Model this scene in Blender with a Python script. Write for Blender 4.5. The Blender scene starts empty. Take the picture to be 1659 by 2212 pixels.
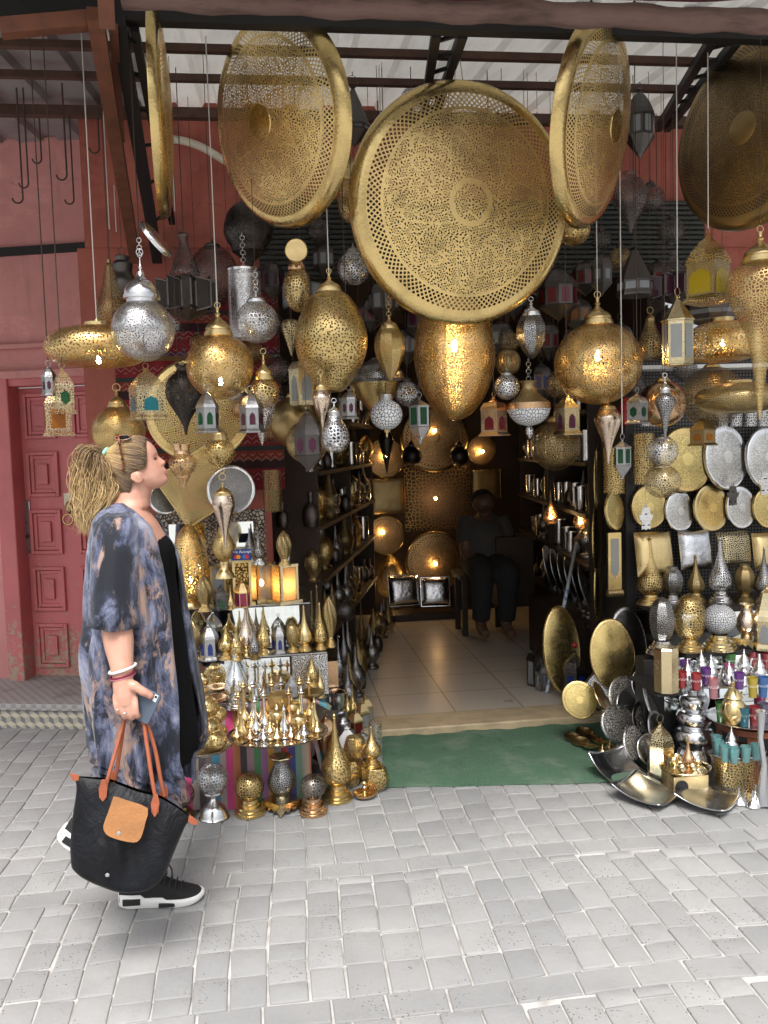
EXPO = 1.0
import bpy, math, random
from mathutils import Vector, Matrix
random.seed(7)
PI = math.pi
S = bpy.context.scene
COL = S.collection
R = math.radians

# ------------------------------------------------------------------ camera
YAW, PITCH, ROLL, EYE, FPX, PW, PH = 7.0, 4.2, -1.7, 1.55, 1855.0, 1659.0, 2212.0
_y, _p, _r = R(YAW), R(PITCH), R(ROLL)
FW = Vector((math.sin(_y)*math.cos(_p), math.cos(_y)*math.cos(_p), -math.sin(_p)))
_rt = Vector((math.cos(_y), -math.sin(_y), 0)); _up = _rt.cross(FW)
RT = _rt*math.cos(_r) + _up*math.sin(_r); UP = _up*math.cos(_r) - _rt*math.sin(_r)
EYEP = Vector((0, 0, EYE))
cd = bpy.data.cameras.new('camera'); cam = bpy.data.objects.new('camera', cd); COL.objects.link(cam)
cam.matrix_world = Matrix(((RT.x, UP.x, -FW.x, 0), (RT.y, UP.y, -FW.y, 0), (RT.z, UP.z, -FW.z, EYE), (0, 0, 0, 1)))
cd.sensor_fit = 'HORIZONTAL'; cd.sensor_width = 36; cd.lens = 36*FPX/PW; cd.clip_end = 500; cd.clip_start = .05
S.camera = cam

def ray(px, py): return FW + RT*((px-PW/2)/FPX) - UP*((py-PH/2)/FPX)
def at(px, py, Y):
    d = ray(px, py); return EYEP + d*(Y/d.y)
def on(px, py, z=0.0):
    d = ray(px, py); return EYEP + d*((z-EYE)/d.z)
def mpp(P): return (P-EYEP).dot(FW)/FPX          # metres per photo pixel at P
def zc(Y): return 2.72 + .13*Y                    # underside of the canopy roof

# ------------------------------------------------------------------ object helpers
def tag(o, label=None, cat=None, group=None, kind=None):
    if label: o['label'] = label
    if cat: o['category'] = cat
    if group: o['group'] = group
    if kind: o['kind'] = kind
    return o
def link(o, parent=None):
    COL.objects.link(o)
    if parent is not None: o.parent = parent
    return o
def thing(name, label, cat, loc=(0, 0, 0), rz=0, group=None, rot=None):
    o = bpy.data.objects.new(name, None); link(o); o.location = loc
    o.rotation_euler = rot or (0, 0, rz); o.empty_display_size = .05
    return tag(o, label, cat, group)
def copy_tree(o, loc=None, rz=None, label=None, parent=None):
    c = o.copy(); link(c, parent)
    if loc is not None: c.location = loc
    if rz is not None: c.rotation_euler = (0, 0, rz)
    if label: c['label'] = label
    for ch in list(o.children):
        k = copy_tree(ch, parent=c); k.matrix_parent_inverse = ch.matrix_parent_inverse.copy()
    return c

class MB:
    """collects faces; build() links them as one mesh object"""
    def __init__(s): s.v = []; s.f = []; s.uv = []; s.mi = []; s.sm = []
    def add(s, vs, fs, uvs=None, mi=0, smooth=True):
        b = len(s.v); s.v += [tuple(v) for v in vs]
        for f in fs:
            s.f.append([b+i for i in f]); s.mi.append(mi); s.sm.append(smooth)
            s.uv += [(uvs[i] if uvs else (0, 0)) for i in f]
        return s
    def box(s, c, d, rz=0, mi=0, R3=None):
        x, y, z = d[0]/2, d[1]/2, d[2]/2
        vs = [Vector((i*x, j*y, k*z)) for i in (-1, 1) for j in (-1, 1) for k in (-1, 1)]
        M = R3 or Matrix.Rotation(rz, 3, 'Z')
        vs = [M @ v + Vector(c) for v in vs]
        fs = [(0, 1, 3, 2), (4, 6, 7, 5), (0, 4, 5, 1), (2, 3, 7, 6), (0, 2, 6, 4), (1, 5, 7, 3)]
        return s.add(vs, fs, None, mi, False)
    def quad(s, a, b, c, d, mi=0, uv=None):
        return s.add([a, b, c, d], [(0, 1, 2, 3)], uv or [(0, 0), (1, 0), (1, 1), (0, 1)], mi, False)
    def bar(s, a, b, w, h=None, mi=0, up=Vector((0, 0, 1))):
        a, b = Vector(a), Vector(b); d = (b-a); L = d.length; d.normalize()
        x = d.cross(up)
        if x.length < 1e-4: x = d.cross(Vector((0, 1, 0)))
        x.normalize(); y = x.cross(d); h = h or w
        M = Matrix((x, d, y)).transposed()
        return s.box((a+b)/2, (w, L, h), R3=M, mi=mi)
    def tube(s, pts, rad, seg=8, mi=0, caps=True):
        pts = [Vector(p) for p in pts]; n = len(pts)
        rad = rad if hasattr(rad, '__len__') else [rad]*n
        vs = []; uv = []; prev = None
        for i, p in enumerate(pts):
            t = (pts[min(i+1, n-1)] - pts[max(i-1, 0)])
            if t.length < 1e-9: t = Vector((0, 0, 1))
            t.normalize()
            if prev is None:
                prev = t.cross(Vector((0, 0, 1)))
                if prev.length < .1: prev = t.cross(Vector((0, 1, 0)))
            x = prev - t*prev.dot(t)
            x = x.normalized() if x.length > 1e-6 else t.orthogonal().normalized()
            prev = x; y = t.cross(x)
            for k in range(seg):
                a = 2*PI*k/seg; vs.append(p + (x*math.cos(a)+y*math.sin(a))*rad[i]); uv.append((k/seg, i/max(1, n-1)))
        fs = [(i*seg+k, i*seg+(k+1) % seg, (i+1)*seg+(k+1) % seg, (i+1)*seg+k) for i in range(n-1) for k in range(seg)]
        s.add(vs, fs, uv, mi)
        if caps: s.add(vs[:seg], [tuple(range(seg))[::-1]], None, mi, False); s.add(vs[-seg:], [tuple(range(seg))], None, mi, False)
        return s
    def lathe(s, prof, seg=28, phase=None, smooth=True, mod=None, mi=0, c=(0, 0, 0), M=None, uvw=None, arc=(0, 1)):
        """prof: (r, z); uv in metres round the widest ring / along the profile"""
        ph = PI/2 if phase is None else phase
        if smooth and len(prof) > 2:      # keep turned steps crisp: split the ring where the profile bends sharply
            segs = [[prof[0]]]
            for i in range(1, len(prof)):
                segs[-1].append(prof[i])
                if i < len(prof)-1:
                    a, b, d = prof[i-1], prof[i], prof[i+1]; v1 = Vector((b[0]-a[0], b[1]-a[1])); v2 = Vector((d[0]-b[0], d[1]-b[1]))
                    if v1.length > 1e-9 and v2.length > 1e-9 and v1.angle(v2) > .7: segs.append([prof[i]])
            if len(segs) > 1:
                up = prof[0][1] <= prof[-1][1]; rm_ = max(r for r, z in prof)
                for sg in segs:
                    s._ring(sg, seg, ph, mod, mi, c, M, uvw, arc, up, rm_, min(z for r, z in prof), max(z for r, z in prof))
                return s
        rm = max(r for r, z in prof); vs = []; uv = []; L = 0; n = len(prof); c = Vector(c)
        zs = [z for r, z in prof]; z0, z1 = min(zs), max(zs)
        for i, (r, z) in enumerate(prof):
            if i: L += math.hypot(r-prof[i-1][0], z-prof[i-1][1])
            r = max(r, .0004)
            for k in range(seg+1):
                a = ph + 2*PI*(arc[0]+(arc[1]-arc[0])*k/seg)
                rr = r*(mod(a, (z-z0)/max(1e-6, z1-z0)) if mod else 1)
                p = Vector((rr*math.cos(a), rr*math.sin(a), z))
                vs.append((M @ p if M else p) + c)
                uv.append((k/seg*2*PI*rm, L) if uvw is None else (rr*math.cos(a)/uvw, rr*math.sin(a)/uvw))
        w = seg+1
        if smooth:
            fs = [(i*w+k, i*w+k+1, (i+1)*w+k+1, (i+1)*w+k) for i in range(n-1) for k in range(seg)]
            if zs[0] > zs[-1]: fs = [f[::-1] for f in fs]
            s.add(vs, fs, uv, mi, True)
        else:
            for i in range(n-1):
                for k in range(seg):
                    q = [i*w+k, i*w+k+1, (i+1)*w+k+1, (i+1)*w+k]
                    if zs[0] > zs[-1]: q = q[::-1]
                    s.add([vs[j] for j in q], [(0, 1, 2, 3)], [uv[j] for j in q], mi, False)
        return s
    def _ring(s, prof, seg, ph, mod, mi, c, M, uvw, arc, up, rm, z0, z1):
        vs = []; uv = []; c = Vector(c)
        for i, (r, z) in enumerate(prof):
            r = max(r, .0004)
            for k in range(seg+1):
                a = ph + 2*PI*(arc[0]+(arc[1]-arc[0])*k/seg); rr = r*(mod(a, (z-z0)/max(1e-6, z1-z0)) if mod else 1)
                p = Vector((rr*math.cos(a), rr*math.sin(a), z)); vs.append((M @ p if M else p)+c)
                uv.append((k/seg*2*PI*rm, z) if uvw is None else (rr*math.cos(a)/uvw, rr*math.sin(a)/uvw))
        w = seg+1; fs = [(i*w+k, i*w+k+1, (i+1)*w+k+1, (i+1)*w+k) for i in range(len(prof)-1) for k in range(seg)]
        s.add(vs, fs if up else [f[::-1] for f in fs], uv, mi, True)
    def torus(s, c, R0, r, seg=20, sg=6, mi=0, axis='Y', tilt=0):
        pts = []
        for k in range(seg+1):
            a = 2*PI*k/seg; x, z = R0*math.cos(a), R0*math.sin(a)
            v = Vector((x*math.cos(tilt), x*math.sin(tilt), z)) if axis == 'Y' else Vector((x, z, 0))
            pts.append(Vector(c)+v)
        return s.tube(pts, r, sg, mi, False)
    def build(s, name, mats, parent=None, loc=None, rot=None, bevel=0, solid=0, sub=0):
        me = bpy.data.meshes.new(name); me.from_pydata(s.v, [], s.f)
        uvl = me.uv_layers.new(name='UVMap'); uvl.data.foreach_set('uv', [c for p in s.uv for c in p])
        me.polygons.foreach_set('material_index', s.mi); me.polygons.foreach_set('use_smooth', s.sm)
        for m in (mats if isinstance(mats, (list, tuple)) else [mats]): me.materials.append(m)
        me.update(); o = bpy.data.objects.new(name, me); link(o, parent)
        if loc is not None: o.location = loc
        if rot is not None: o.rotation_euler = rot
        if solid: md = o.modifiers.new('s', 'SOLIDIFY'); md.thickness = solid; md.offset = -1
        if bevel: md = o.modifiers.new('b', 'BEVEL'); md.width = bevel; md.segments = 2; md.limit_method = 'ANGLE'
        if sub: md = o.modifiers.new('u', 'SUBSURF'); md.levels = sub; md.render_levels = sub
        return o

def crom(P, n=5):
    """Catmull-Rom through tuples"""
    out = []; P = [tuple(p) for p in P]
    Q = [P[0]] + P + [P[-1]]
    for i in range(1, len(Q)-2):
        a, b, c, d = Q[i-1], Q[i], Q[i+1], Q[i+2]
        for k in range(n):
            t = k/n
            out.append(tuple(.5*((2*b[j]) + (-a[j]+c[j])*t + (2*a[j]-5*b[j]+4*c[j]-d[j])*t*t + (-a[j]+3*b[j]-3*c[j]+d[j])*t**3) for j in range(len(b))))
    out.append(P[-1]); return out
def ball(cy, rx, ry=None, a0=-90, a1=90, n=18):
    """arc profile in photo pixels, top to bottom"""
    ry = ry or rx
    return [(rx*math.cos(R(a)), cy + ry*math.sin(R(a))) for a in [a0+(a1-a0)*i/n for i in range(n+1)]]
# ------------------------------------------------------------------ materials
class NT:
    def __init__(s, name):
        s.m = bpy.data.materials.new(name); s.m.use_nodes = True; s.t = s.m.node_tree; s.t.nodes.clear()
        s.out = s.n('ShaderNodeOutputMaterial')
    def n(s, t, **k):
        nd = s.t.nodes.new(t)
        for a, v in k.items(): setattr(nd, a, v)
        return nd
    def put(s, sock, v):
        if isinstance(v, bpy.types.NodeSocket): s.t.links.new(v, sock)
        elif v is not None:
            if hasattr(sock.default_value, '__len__') and hasattr(v, '__len__') and len(v) == 3 and len(sock.default_value) == 4: v = (*v, 1)
            sock.default_value = v
    def mth(s, op, a, b=None, c=None):
        nd = s.n('ShaderNodeMath', operation=op); s.put(nd.inputs[0], a)
        if b is not None: s.put(nd.inputs[1], b)
        if c is not None: s.put(nd.inputs[2], c)
        return nd.outputs[0]
    def mix(s, f, a, b, mode='MIX'):
        nd = s.n('ShaderNodeMix', data_type='RGBA', blend_type=mode)
        s.put(nd.inputs[0], f); s.put(nd.inputs[6], a); s.put(nd.inputs[7], b); return nd.outputs[2]
    def uv(s): return s.n('ShaderNodeUVMap').outputs[0]
    def obj(s): return s.n('ShaderNodeTexCoord').outputs['Object']
    def noise(s, vec, scale, detail=3, rough=.55, dist=0, col=False):
        nd = s.n('ShaderNodeTexNoise'); s.put(nd.inputs['Vector'], vec); nd.inputs['Scale'].default_value = scale
        nd.inputs['Detail'].default_value = detail; nd.inputs['Roughness'].default_value = rough; nd.inputs['Distortion'].default_value = dist
        return nd.outputs[1 if col else 0]
    def vor(s, vec, scale, feat='F1', dim='2D', rnd=1.0):
        nd = s.n('ShaderNodeTexVoronoi', feature=feat, voronoi_dimensions=dim); s.put(nd.inputs['Vector'], vec)
        nd.inputs['Scale'].default_value = scale; nd.inputs['Randomness'].default_value = rnd; return nd
    def ramp(s, f, stops, interp='LINEAR'):
        nd = s.n('ShaderNodeValToRGB'); s.put(nd.inputs[0], f); cr = nd.color_ramp; cr.interpolation = interp
        while len(cr.elements) < len(stops): cr.elements.new(.5)
        for e, (p, c) in zip(cr.elements, stops): e.position = p; e.color = (*c, 1) if len(c) == 3 else c
        return nd.outputs[0]
    def step(s, v, lo, hi):
        nd = s.n('ShaderNodeMapRange', interpolation_type='SMOOTHSTEP'); s.put(nd.inputs[0], v)
        nd.inputs[1].default_value = lo; nd.inputs[2].default_value = hi; return nd.outputs[0]
    def sep(s, v):
        nd = s.n('ShaderNodeSeparateXYZ'); s.put(nd.inputs[0], v); return nd.outputs
    def vm(s, op, a, b):
        nd = s.n('ShaderNodeVectorMath', operation=op); s.put(nd.inputs[0], a); s.put(nd.inputs[1], b); return nd.outputs[0]
    def bump(s, h, strength, dist=.01):
        nd = s.n('ShaderNodeBump'); s.put(nd.inputs['Height'], h); nd.inputs['Strength'].default_value = strength; nd.inputs['Distance'].default_value = dist
        return nd.outputs[0]
    def bsdf(s, col, rough=.5, metal=0, normal=None, **k):
        nd = s.n('ShaderNodeBsdfPrincipled'); s.put(nd.inputs['Base Color'], col); s.put(nd.inputs['Roughness'], rough)
        s.put(nd.inputs['Metallic'], metal)
        if normal is not None: s.put(nd.inputs['Normal'], normal)
        for a, v in k.items(): s.put(nd.inputs[a.replace('_', ' ')], v)
        return nd.outputs[0]
    def mixs(s, f, a, b):
        nd = s.n('ShaderNodeMixShader'); s.put(nd.inputs[0], f); s.put(nd.inputs[1], a); s.put(nd.inputs[2], b); return nd.outputs[0]
    def transp(s, c=(1, 1, 1)):
        nd = s.n('ShaderNodeBsdfTransparent'); s.put(nd.inputs[0], c); return nd.outputs[0]
    def done(s, sh): s.t.links.new(sh, s.out.inputs[0]); return s.m

def swirl(t, vec, scale, n=7, wind=9., thr=.15, rnd=.75):
    """rosette swirls: 1 where metal is cut away"""
    v = t.vor(vec, scale, rnd=rnd); d = v.outputs['Distance']
    loc = t.sep(t.vm('SUBTRACT', vec, v.outputs['Position']))
    ang = t.mth('ARCTAN2', loc[1], loc[0])
    sw = t.mth('SINE', t.mth('ADD', t.mth('MULTIPLY', ang, n), t.mth('MULTIPLY', d, wind)))
    rg = t.mth('SINE', t.mth('ADD', t.mth('MULTIPLY', d, 26.), t.mth('MULTIPLY', ang, 2.)))
    e = t.vor(vec, scale, 'DISTANCE_TO_EDGE', rnd=rnd).outputs['Distance']
    m = t.mth('GREATER_THAN', t.mth('ADD', sw, t.mth('MULTIPLY', rg, .75)), thr)
    return t.mth('MULTIPLY', m, t.mth('GREATER_THAN', e, .045))
def leaf(t, vec, scale, thr=.1, rnd=.9):
    e = t.vor(vec, scale, 'DISTANCE_TO_EDGE', rnd=rnd).outputs['Distance']
    return t.mth('GREATER_THAN', e, thr)
def dots(t, vec, scale, thr=.25):
    return t.mth('LESS_THAN', t.vor(vec, scale, rnd=.8).outputs['Distance'], thr)
def star(t, vec, scale, thr=.15):
    """girih-like radial wedge cuts round cell centres"""
    v = t.vor(vec, scale, rnd=.35); d = v.outputs['Distance']
    loc = t.sep(t.vm('SUBTRACT', vec, v.outputs['Position'])); ang = t.mth('ARCTAN2', loc[1], loc[0])
    w = t.mth('SINE', t.mth('MULTIPLY', ang, 8)); g = t.mth('SINE', t.mth('MULTIPLY', d, 24.))
    return t.mth('GREATER_THAN', t.mth('MULTIPLY', w, g), thr)
def discmask(t, vec, sc=11., lat=60, boss='ring'):
    """big tray: solid rim, diamond lattice ring, swirl field, centre ring or boss"""
    x, y, z = t.sep(vec); r = t.mth('SQRT', t.mth('ADD', t.mth('MULTIPLY', x, x), t.mth('MULTIPLY', y, y)))
    a = t.mth('ARCTAN2', y, x); la = t.mth('MULTIPLY', a, lat/2.); lr = t.mth('MULTIPLY', r, 36*lat/60.)
    p = t.mth('SINE', t.mth('ADD', la, lr)); q = t.mth('SINE', t.mth('SUBTRACT', la, lr))
    di = t.mth('GREATER_THAN', t.mth('MINIMUM', t.mth('ABSOLUTE', p), t.mth('ABSOLUTE', q)), .55)
    ring = t.mth('MULTIPLY', di, t.mth('MULTIPLY', t.mth('GREATER_THAN', r, .765), t.mth('LESS_THAN', r, .875)))
    sw = swirl(t, vec, sc, 8, 8., .45)
    # broad strapwork lines of a big star, left solid
    st = t.mth('ABSOLUTE', t.mth('SUBTRACT', r, t.mth('ADD', .47, t.mth('MULTIPLY', t.mth('SINE', t.mth('MULTIPLY', a, 8.)), .13))))
    st2 = t.mth('ABSOLUTE', t.mth('SUBTRACT', r, t.mth('ADD', .52, t.mth('MULTIPLY', t.mth('COSINE', t.mth('MULTIPLY', a, 8.)), .17))))
    keep = t.mth('MULTIPLY', t.mth('GREATER_THAN', st, .011), t.mth('GREATER_THAN', st2, .011))
    sw = t.mth('MULTIPLY', sw, keep)
    f = t.mth('MULTIPLY', sw, t.mth('LESS_THAN', r, .74))
    if boss == 'ring':
        cr = t.mth('MULTIPLY', t.mth('GREATER_THAN', r, .15), t.mth('LESS_THAN', r, .195)); f = t.mth('MULTIPLY', f, t.mth('SUBTRACT', 1., cr))
    else: f = t.mth('MULTIPLY', f, t.mth('GREATER_THAN', r, boss))
    return t.mth('MAXIMUM', f, ring)

def metal(name, col, rough=.3, pat=None, scale=60, thr=None, bump=.25, hscale=90, var=.25, hole='cut', dark=(.02, .015, .01), tarn=None, **k):
    t = NT(name); ob = t.obj(); uv = t.uv()
    nz = t.noise(ob, 9, 4); tn = tarn or tuple(c*.55 for c in col)
    c = t.mix(t.mth('MULTIPLY', t.step(nz, .42, .75), var*2.2), col, tn)
    fine = t.noise(ob, 160, 2)
    ro = t.mth('ADD', t.mth('MULTIPLY', t.mth('SUBTRACT', t.noise(ob, 30, 3), .5), .22), rough)
    ham = t.vor(ob, hscale, 'SMOOTH_F1', '3D').outputs['Distance']
    h = t.mth('ADD', t.mth('MULTIPLY', ham, .5), t.mth('MULTIPLY', fine, .25))
    mask = None
    if pat == 'leaf': mask = leaf(t, uv, scale, thr or .11)
    elif pat == 'swirl': mask = swirl(t, uv, scale)
    elif pat == 'dots': mask = dots(t, uv, scale, thr or .26)
    elif pat == 'star': mask = star(t, uv, scale, thr or .15)
    elif pat == 'disc': mask = discmask(t, uv, scale, **k)
    if mask is not None and hole == 'dark': c = t.mix(mask, c, dark)
    if mask is not None: h = t.mth('SUBTRACT', h, t.mth('MULTIPLY', mask, .6))
    sh = t.bsdf(c, ro, 1.0 if hole != 'dark' or mask is None else t.mth('SUBTRACT', 1., mask), t.bump(h, bump, .004))
    if mask is not None and hole == 'cut': sh = t.mixs(mask, sh, t.transp())
    return t.done(sh)

BR = (.69, .515, .225); BRD = (.40, .27, .10); AG = (.74, .74, .75); GU = (.16, .145, .14); CO = (.70, .46, .27); PB = (.74, .62, .38)
M = {}
M['brass'] = metal('brass', BR, .26)
M['brassw'] = metal('warm_brass', (.73, .56, .28), .3, bump=.12)
M['brassp'] = metal('pierced_brass', BR, .3, 'leaf', 75, .13)
M['brassf'] = metal('finely_pierced_brass', BR, .33, 'dots', 80, .3)
M['brasss'] = metal('swirl_cut_brass', (.66, .50, .24), .32, 'swirl', 26)
M['brassst'] = metal('star_cut_brass', BR, .32, 'star', 26)
M['brasse'] = metal('engraved_brass', BR, .3, 'leaf', 130, .1, hole='dark', dark=(.12, .08, .03))
M['bronze'] = metal('dark_brass', (.34, .25, .12), .36, 'leaf', 80, .12)
M['bronzes'] = metal('solid_dark_brass', (.34, .25, .12), .36)
M['silver'] = metal('silver', AG, .2, bump=.18, var=.12)
M['silverh'] = metal('hammered_silver', AG, .17, bump=.7, hscale=60, var=.15)
M['silverp'] = metal('pierced_silver', AG, .26, 'leaf', 75, .12, var=.15)
M['silvers'] = metal('swirl_cut_silver', (.7, .7, .71), .3, 'swirl', 33, var=.15)
M['silvere'] = metal('engraved_silver', (.6, .6, .6), .3, 'leaf', 110, .1, hole='dark', var=.4)
M['gun'] = metal('blackened_metal', GU, .4, 'leaf', 80, .14)
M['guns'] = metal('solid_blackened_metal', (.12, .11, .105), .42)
M['gund'] = metal('dotted_black_metal', (.075, .07, .068), .45, 'dots', 60, .17)
M['copper'] = metal('copper', CO, .24)
M['copperp'] = metal('pierced_copper', CO, .28, 'leaf', 80, .12)
M['pale'] = metal('pale_brass', PB, .24)
M['palep'] = metal('pierced_pale_brass', PB, .3, 'leaf', 90, .13)
M['punched'] = metal('punched_brass', (.66, .50, .2), .27, 'dots', 55, .17, hole='dark', bump=.1)
M['rosy'] = metal('rosy_nickel', (.72, .58, .46), .25, 'dots', 110, .16, hole='dark')
M['pewter'] = metal('pewter', (.42, .42, .43), .3, bump=.3)
M['alu'] = metal('polished_aluminium', (.70, .71, .74), .2, bump=.05, var=.1)
M['disc_a'] = metal('cut_brass_tray', (.76, .56, .245), .42, 'disc', 11.5, bump=.3, var=.3, lat=112)
M['disc_b'] = metal('cut_brass_tray_with_boss', (.76, .56, .245), .42, 'disc', 10.5, bump=.3, var=.3, boss=.17, lat=110)
M['disc_d'] = metal('tarnished_and_shaded_cut_tray', (.30, .21, .10), .36, 'disc', 10.5, bump=.3, var=.4, boss=.17, lat=110, hole='dark')  # darker cut brass: tarnish on the plate, painted shade on the hanging tray
M['disc_s'] = metal('small_cut_brass_disc', (.78, .6, .24), .3, 'disc', 7, bump=.3, lat=44, boss=.2, hole='dark', dark=(.05, .035, .015))
M['disc_g'] = metal('small_cut_gold_disc', (.85, .58, .2), .28, 'disc', 7, bump=.3, lat=44, boss=.2, hole='dark', dark=(.06, .035, .01))
M['disc_ag'] = metal('small_cut_silver_disc', (.72, .70, .66), .28, 'disc', 7, bump=.3, lat=44, boss=.2, var=.15, hole='dark', dark=(.04, .038, .036))
M['disc_y'] = metal('star_cut_tray', (.62, .48, .2), .36, 'star', 5.5, .12)

def plain(name, col, rough=.6, metal_=0, nscale=8, var=.2, bump=.15, bscale=60, **k):
    t = NT(name); ob = t.obj(); n = t.noise(ob, nscale, 5, .6)
    c = t.mix(t.mth('MULTIPLY', t.step(n, .35, .75), var*2), col, tuple(x*.6 for x in col))
    return t.done(t.bsdf(c, rough, metal_, t.bump(t.noise(ob, bscale, 4), bump, .004), **k))
def glass(name, col, rough=.12, lit=0):
    t = NT(name); ob = t.obj(); b = t.bump(t.noise(ob, 90, 2), .35, .004)
    pr = t.bsdf(col, rough, 0, b, Specular_IOR_Level=.6, Coat_Weight=.5)
    tr = t.transp(tuple(min(1, c*1.6+.02) for c in col))
    return t.done(t.mixs(.45, pr, tr))
def clear(name, col, dens=.25, rough=.05):
    t = NT(name); g = t.n('ShaderNodeBsdfGlossy'); g.inputs['Roughness'].default_value = rough
    fr = t.n('ShaderNodeFresnel'); fr.inputs[0].default_value = 1.45
    tr = t.transp(col); df = t.bsdf(col, .3)
    a = t.mixs(dens, tr, df)
    return t.done(t.mixs(t.mth('ADD', t.mth('MULTIPLY', fr.outputs[0], .9), .03), a, g.outputs[0]))
def emis(name, col, st):
    t = NT(name); e = t.n('ShaderNodeEmission'); t.put(e.inputs[0], col); e.inputs[1].default_value = st; return t.done(e.outputs[0])
M['bulb'] = emis('lit_bulb', (1, .62, .25), 60)
M['green'] = glass('green_glass', (.01, .09, .03)); M['amber'] = glass('amber_glass', (.4, .14, .01)); M['teal'] = glass('teal_glass', (.01, .2, .26))
M['red'] = glass('red_glass', (.22, .012, .02)); M['yellow'] = glass('yellow_glass', (.62, .46, .01)); M['blue'] = glass('blue_glass', (.02, .05, .28))
M['grey'] = glass('frosted_glass', (.42, .45, .47), .3); M['plum'] = glass('plum_glass', (.13, .03, .07)); M['pinkg'] = glass('pink_glass', (.4, .03, .12))
M['clear'] = clear('clear_glass', (.9, .95, .93), .08)
M['etched'] = metal('etched_brown_nickel', (.24, .20, .18), .34, 'leaf', 80, .1, hole='dark', bump=.5)
M['purlin'] = plain('brown_purlin_steel', (.085, .038, .024), .7, 0, 14, .5)
M['rust'] = plain('rusty_red_steel', (.17, .058, .028), .7, 0, 14, .5)
M['blacksteel'] = plain('black_steel', (.010, .009, .009), .6)
M['wire'] = plain('rusty_wire', (.06, .035, .025), .6)
M['string'] = plain('white_string', (.72, .68, .62), .85)
M['black'] = plain('black_paint', (.011, .010, .010), .55)
M['wood'] = plain('dark_wood', (.03, .017, .010), .55, 0, 20)
M['redwood'] = plain('carved_red_wood', (.2, .06, .025), .5, 0, 30, .4)
M['mirror'] = (lambda t: t.done(t.bsdf((.86, .9, .89), .025, 1.0)))(NT('mirror_glass'))
M['bone'] = plain('bone_inlay', (.75, .68, .55), .45)
M['redpaint'] = plain('red_enamel', (.35, .01, .015), .25)
M['white'] = plain('white_paint', (.8, .8, .78), .4)

def mosaic(name, cell, line, scale, glow=0):
    t = NT(name); uv = t.uv(); e = t.vor(uv, scale, 'DISTANCE_TO_EDGE', rnd=.8).outputs['Distance']
    m = t.mth('LESS_THAN', e, .09); v = t.vor(uv, scale, rnd=.8).outputs['Color']
    c = t.mix(m, t.mix(.04, cell, v), line)
    return t.done(t.bsdf(c, .22, t.mth('MULTIPLY', m, .8), t.bump(m, .5, .004)))
M['mosaic'] = mosaic('white_bone_mosaic', (.78, .79, .8), (.12, .12, .13), 62)
M['mosaicg'] = mosaic('grey_silver_mosaic', (.62, .63, .64), (.07, .07, .08), 85)
def carved(name, col, scale, bump=.8):
    t = NT(name); ob = t.obj(); v = t.vor(ob, scale, 'DISTANCE_TO_EDGE', '3D').outputs['Distance']
    m = t.step(v, .02, .16)
    return t.done(t.bsdf(t.mix(m, tuple(c*.15 for c in col), col), .38, .9, t.bump(m, bump, .006)))
M['frame'] = carved('carved_metal_frame', (.36, .31, .26), 55)
M['orn'] = carved('ornate_silver_tray', (.5, .48, .44), 85)
M['honey'] = carved('brass_mosaic', (.75, .5, .18), 60)
def wallmat(name, col, col2, sc=3, chips=None):
    t = NT(name); ob = t.obj(); x, y, z = t.sep(ob)
    n = t.noise(ob, sc, 6, .62); c = t.mix(t.step(n, .35, .7), col, col2); c = t.mix(t.mth('MULTIPLY', t.step(t.noise(ob, 1.4, 6, .7, .5), .52, .62), .35), c, tuple(min(1, k*1.35+.03) for k in col)); c = t.mix(t.mth('MULTIPLY', t.step(t.noise(ob, 9, 7, .75, .8), .63, .67), .5), c, tuple(k*.55 for k in col))
    st = t.n('ShaderNodeMapping'); t.put(st.inputs[0], ob); st.inputs['Scale'].default_value = (14, 14, 1.2)
    c = t.mix(t.mth('MULTIPLY', t.step(t.noise(st.outputs[0], 1.5, 5), .55, .8), .35), c, tuple(k*.45 for k in col))
    if chips: c = t.mix(t.step(t.noise(ob, 26, 5, .7, .6), .64, .68), c, chips)
    return t.done(t.bsdf(c, .75, 0, t.bump(t.noise(ob, 22, 6, .65), .35, .012)))
M['pink'] = wallmat('faded_pink_plaster', (.66, .29, .275), (.57, .245, .23))
M['redwall'] = wallmat('brick_red_plaster', (.42, .115, .08), (.32, .085, .06))
M['darkred'] = wallmat('dark_red_plaster', (.17, .04, .03), (.12, .03, .025))
# ------------------------------------------------------------------ world, sun
W = bpy.data.worlds.new('World'); S.world = W; W.use_nodes = True
wt = W.node_tree; bg = wt.nodes['Background']; sky = wt.nodes.new('ShaderNodeTexSky'); sky.sky_type = 'NISHITA'
sky.sun_disc = False; sky.sun_elevation = R(60); sky.sun_rotation = R(192); sky.air_density = 1.2; sky.dust_density = 6; sky.ozone_density = 1
hs = wt.nodes.new('ShaderNodeHueSaturation'); hs.inputs['Saturation'].default_value = .3
wt.links.new(sky.outputs[0], hs.inputs['Color']); wt.links.new(hs.outputs[0], bg.inputs[0]); bg.inputs[1].default_value = .11
sl = bpy.data.lights.new('sun', 'SUN'); sl.energy = 1.6; sl.angle = R(26); sl.color = (1, .975, .94)
so = bpy.data.objects.new('sun', sl); link(so)
az, el = R(192), R(60)
sd = Vector((math.sin(az)*math.cos(el), math.cos(az)*math.cos(el), math.sin(el)))
so.rotation_euler = sd.to_track_quat('Z', 'Y').to_euler(); so.location = (0, -3, 6)
S.view_settings.view_transform = 'Standard'; S.view_settings.look = 'None'; S.view_settings.exposure = EXPO; S.view_settings.gamma = 1
S.cycles.use_denoising = True; S.cycles.max_bounces = 7; S.cycles.transparent_max_bounces = 10; S.cycles.glossy_bounces = 4
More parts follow.
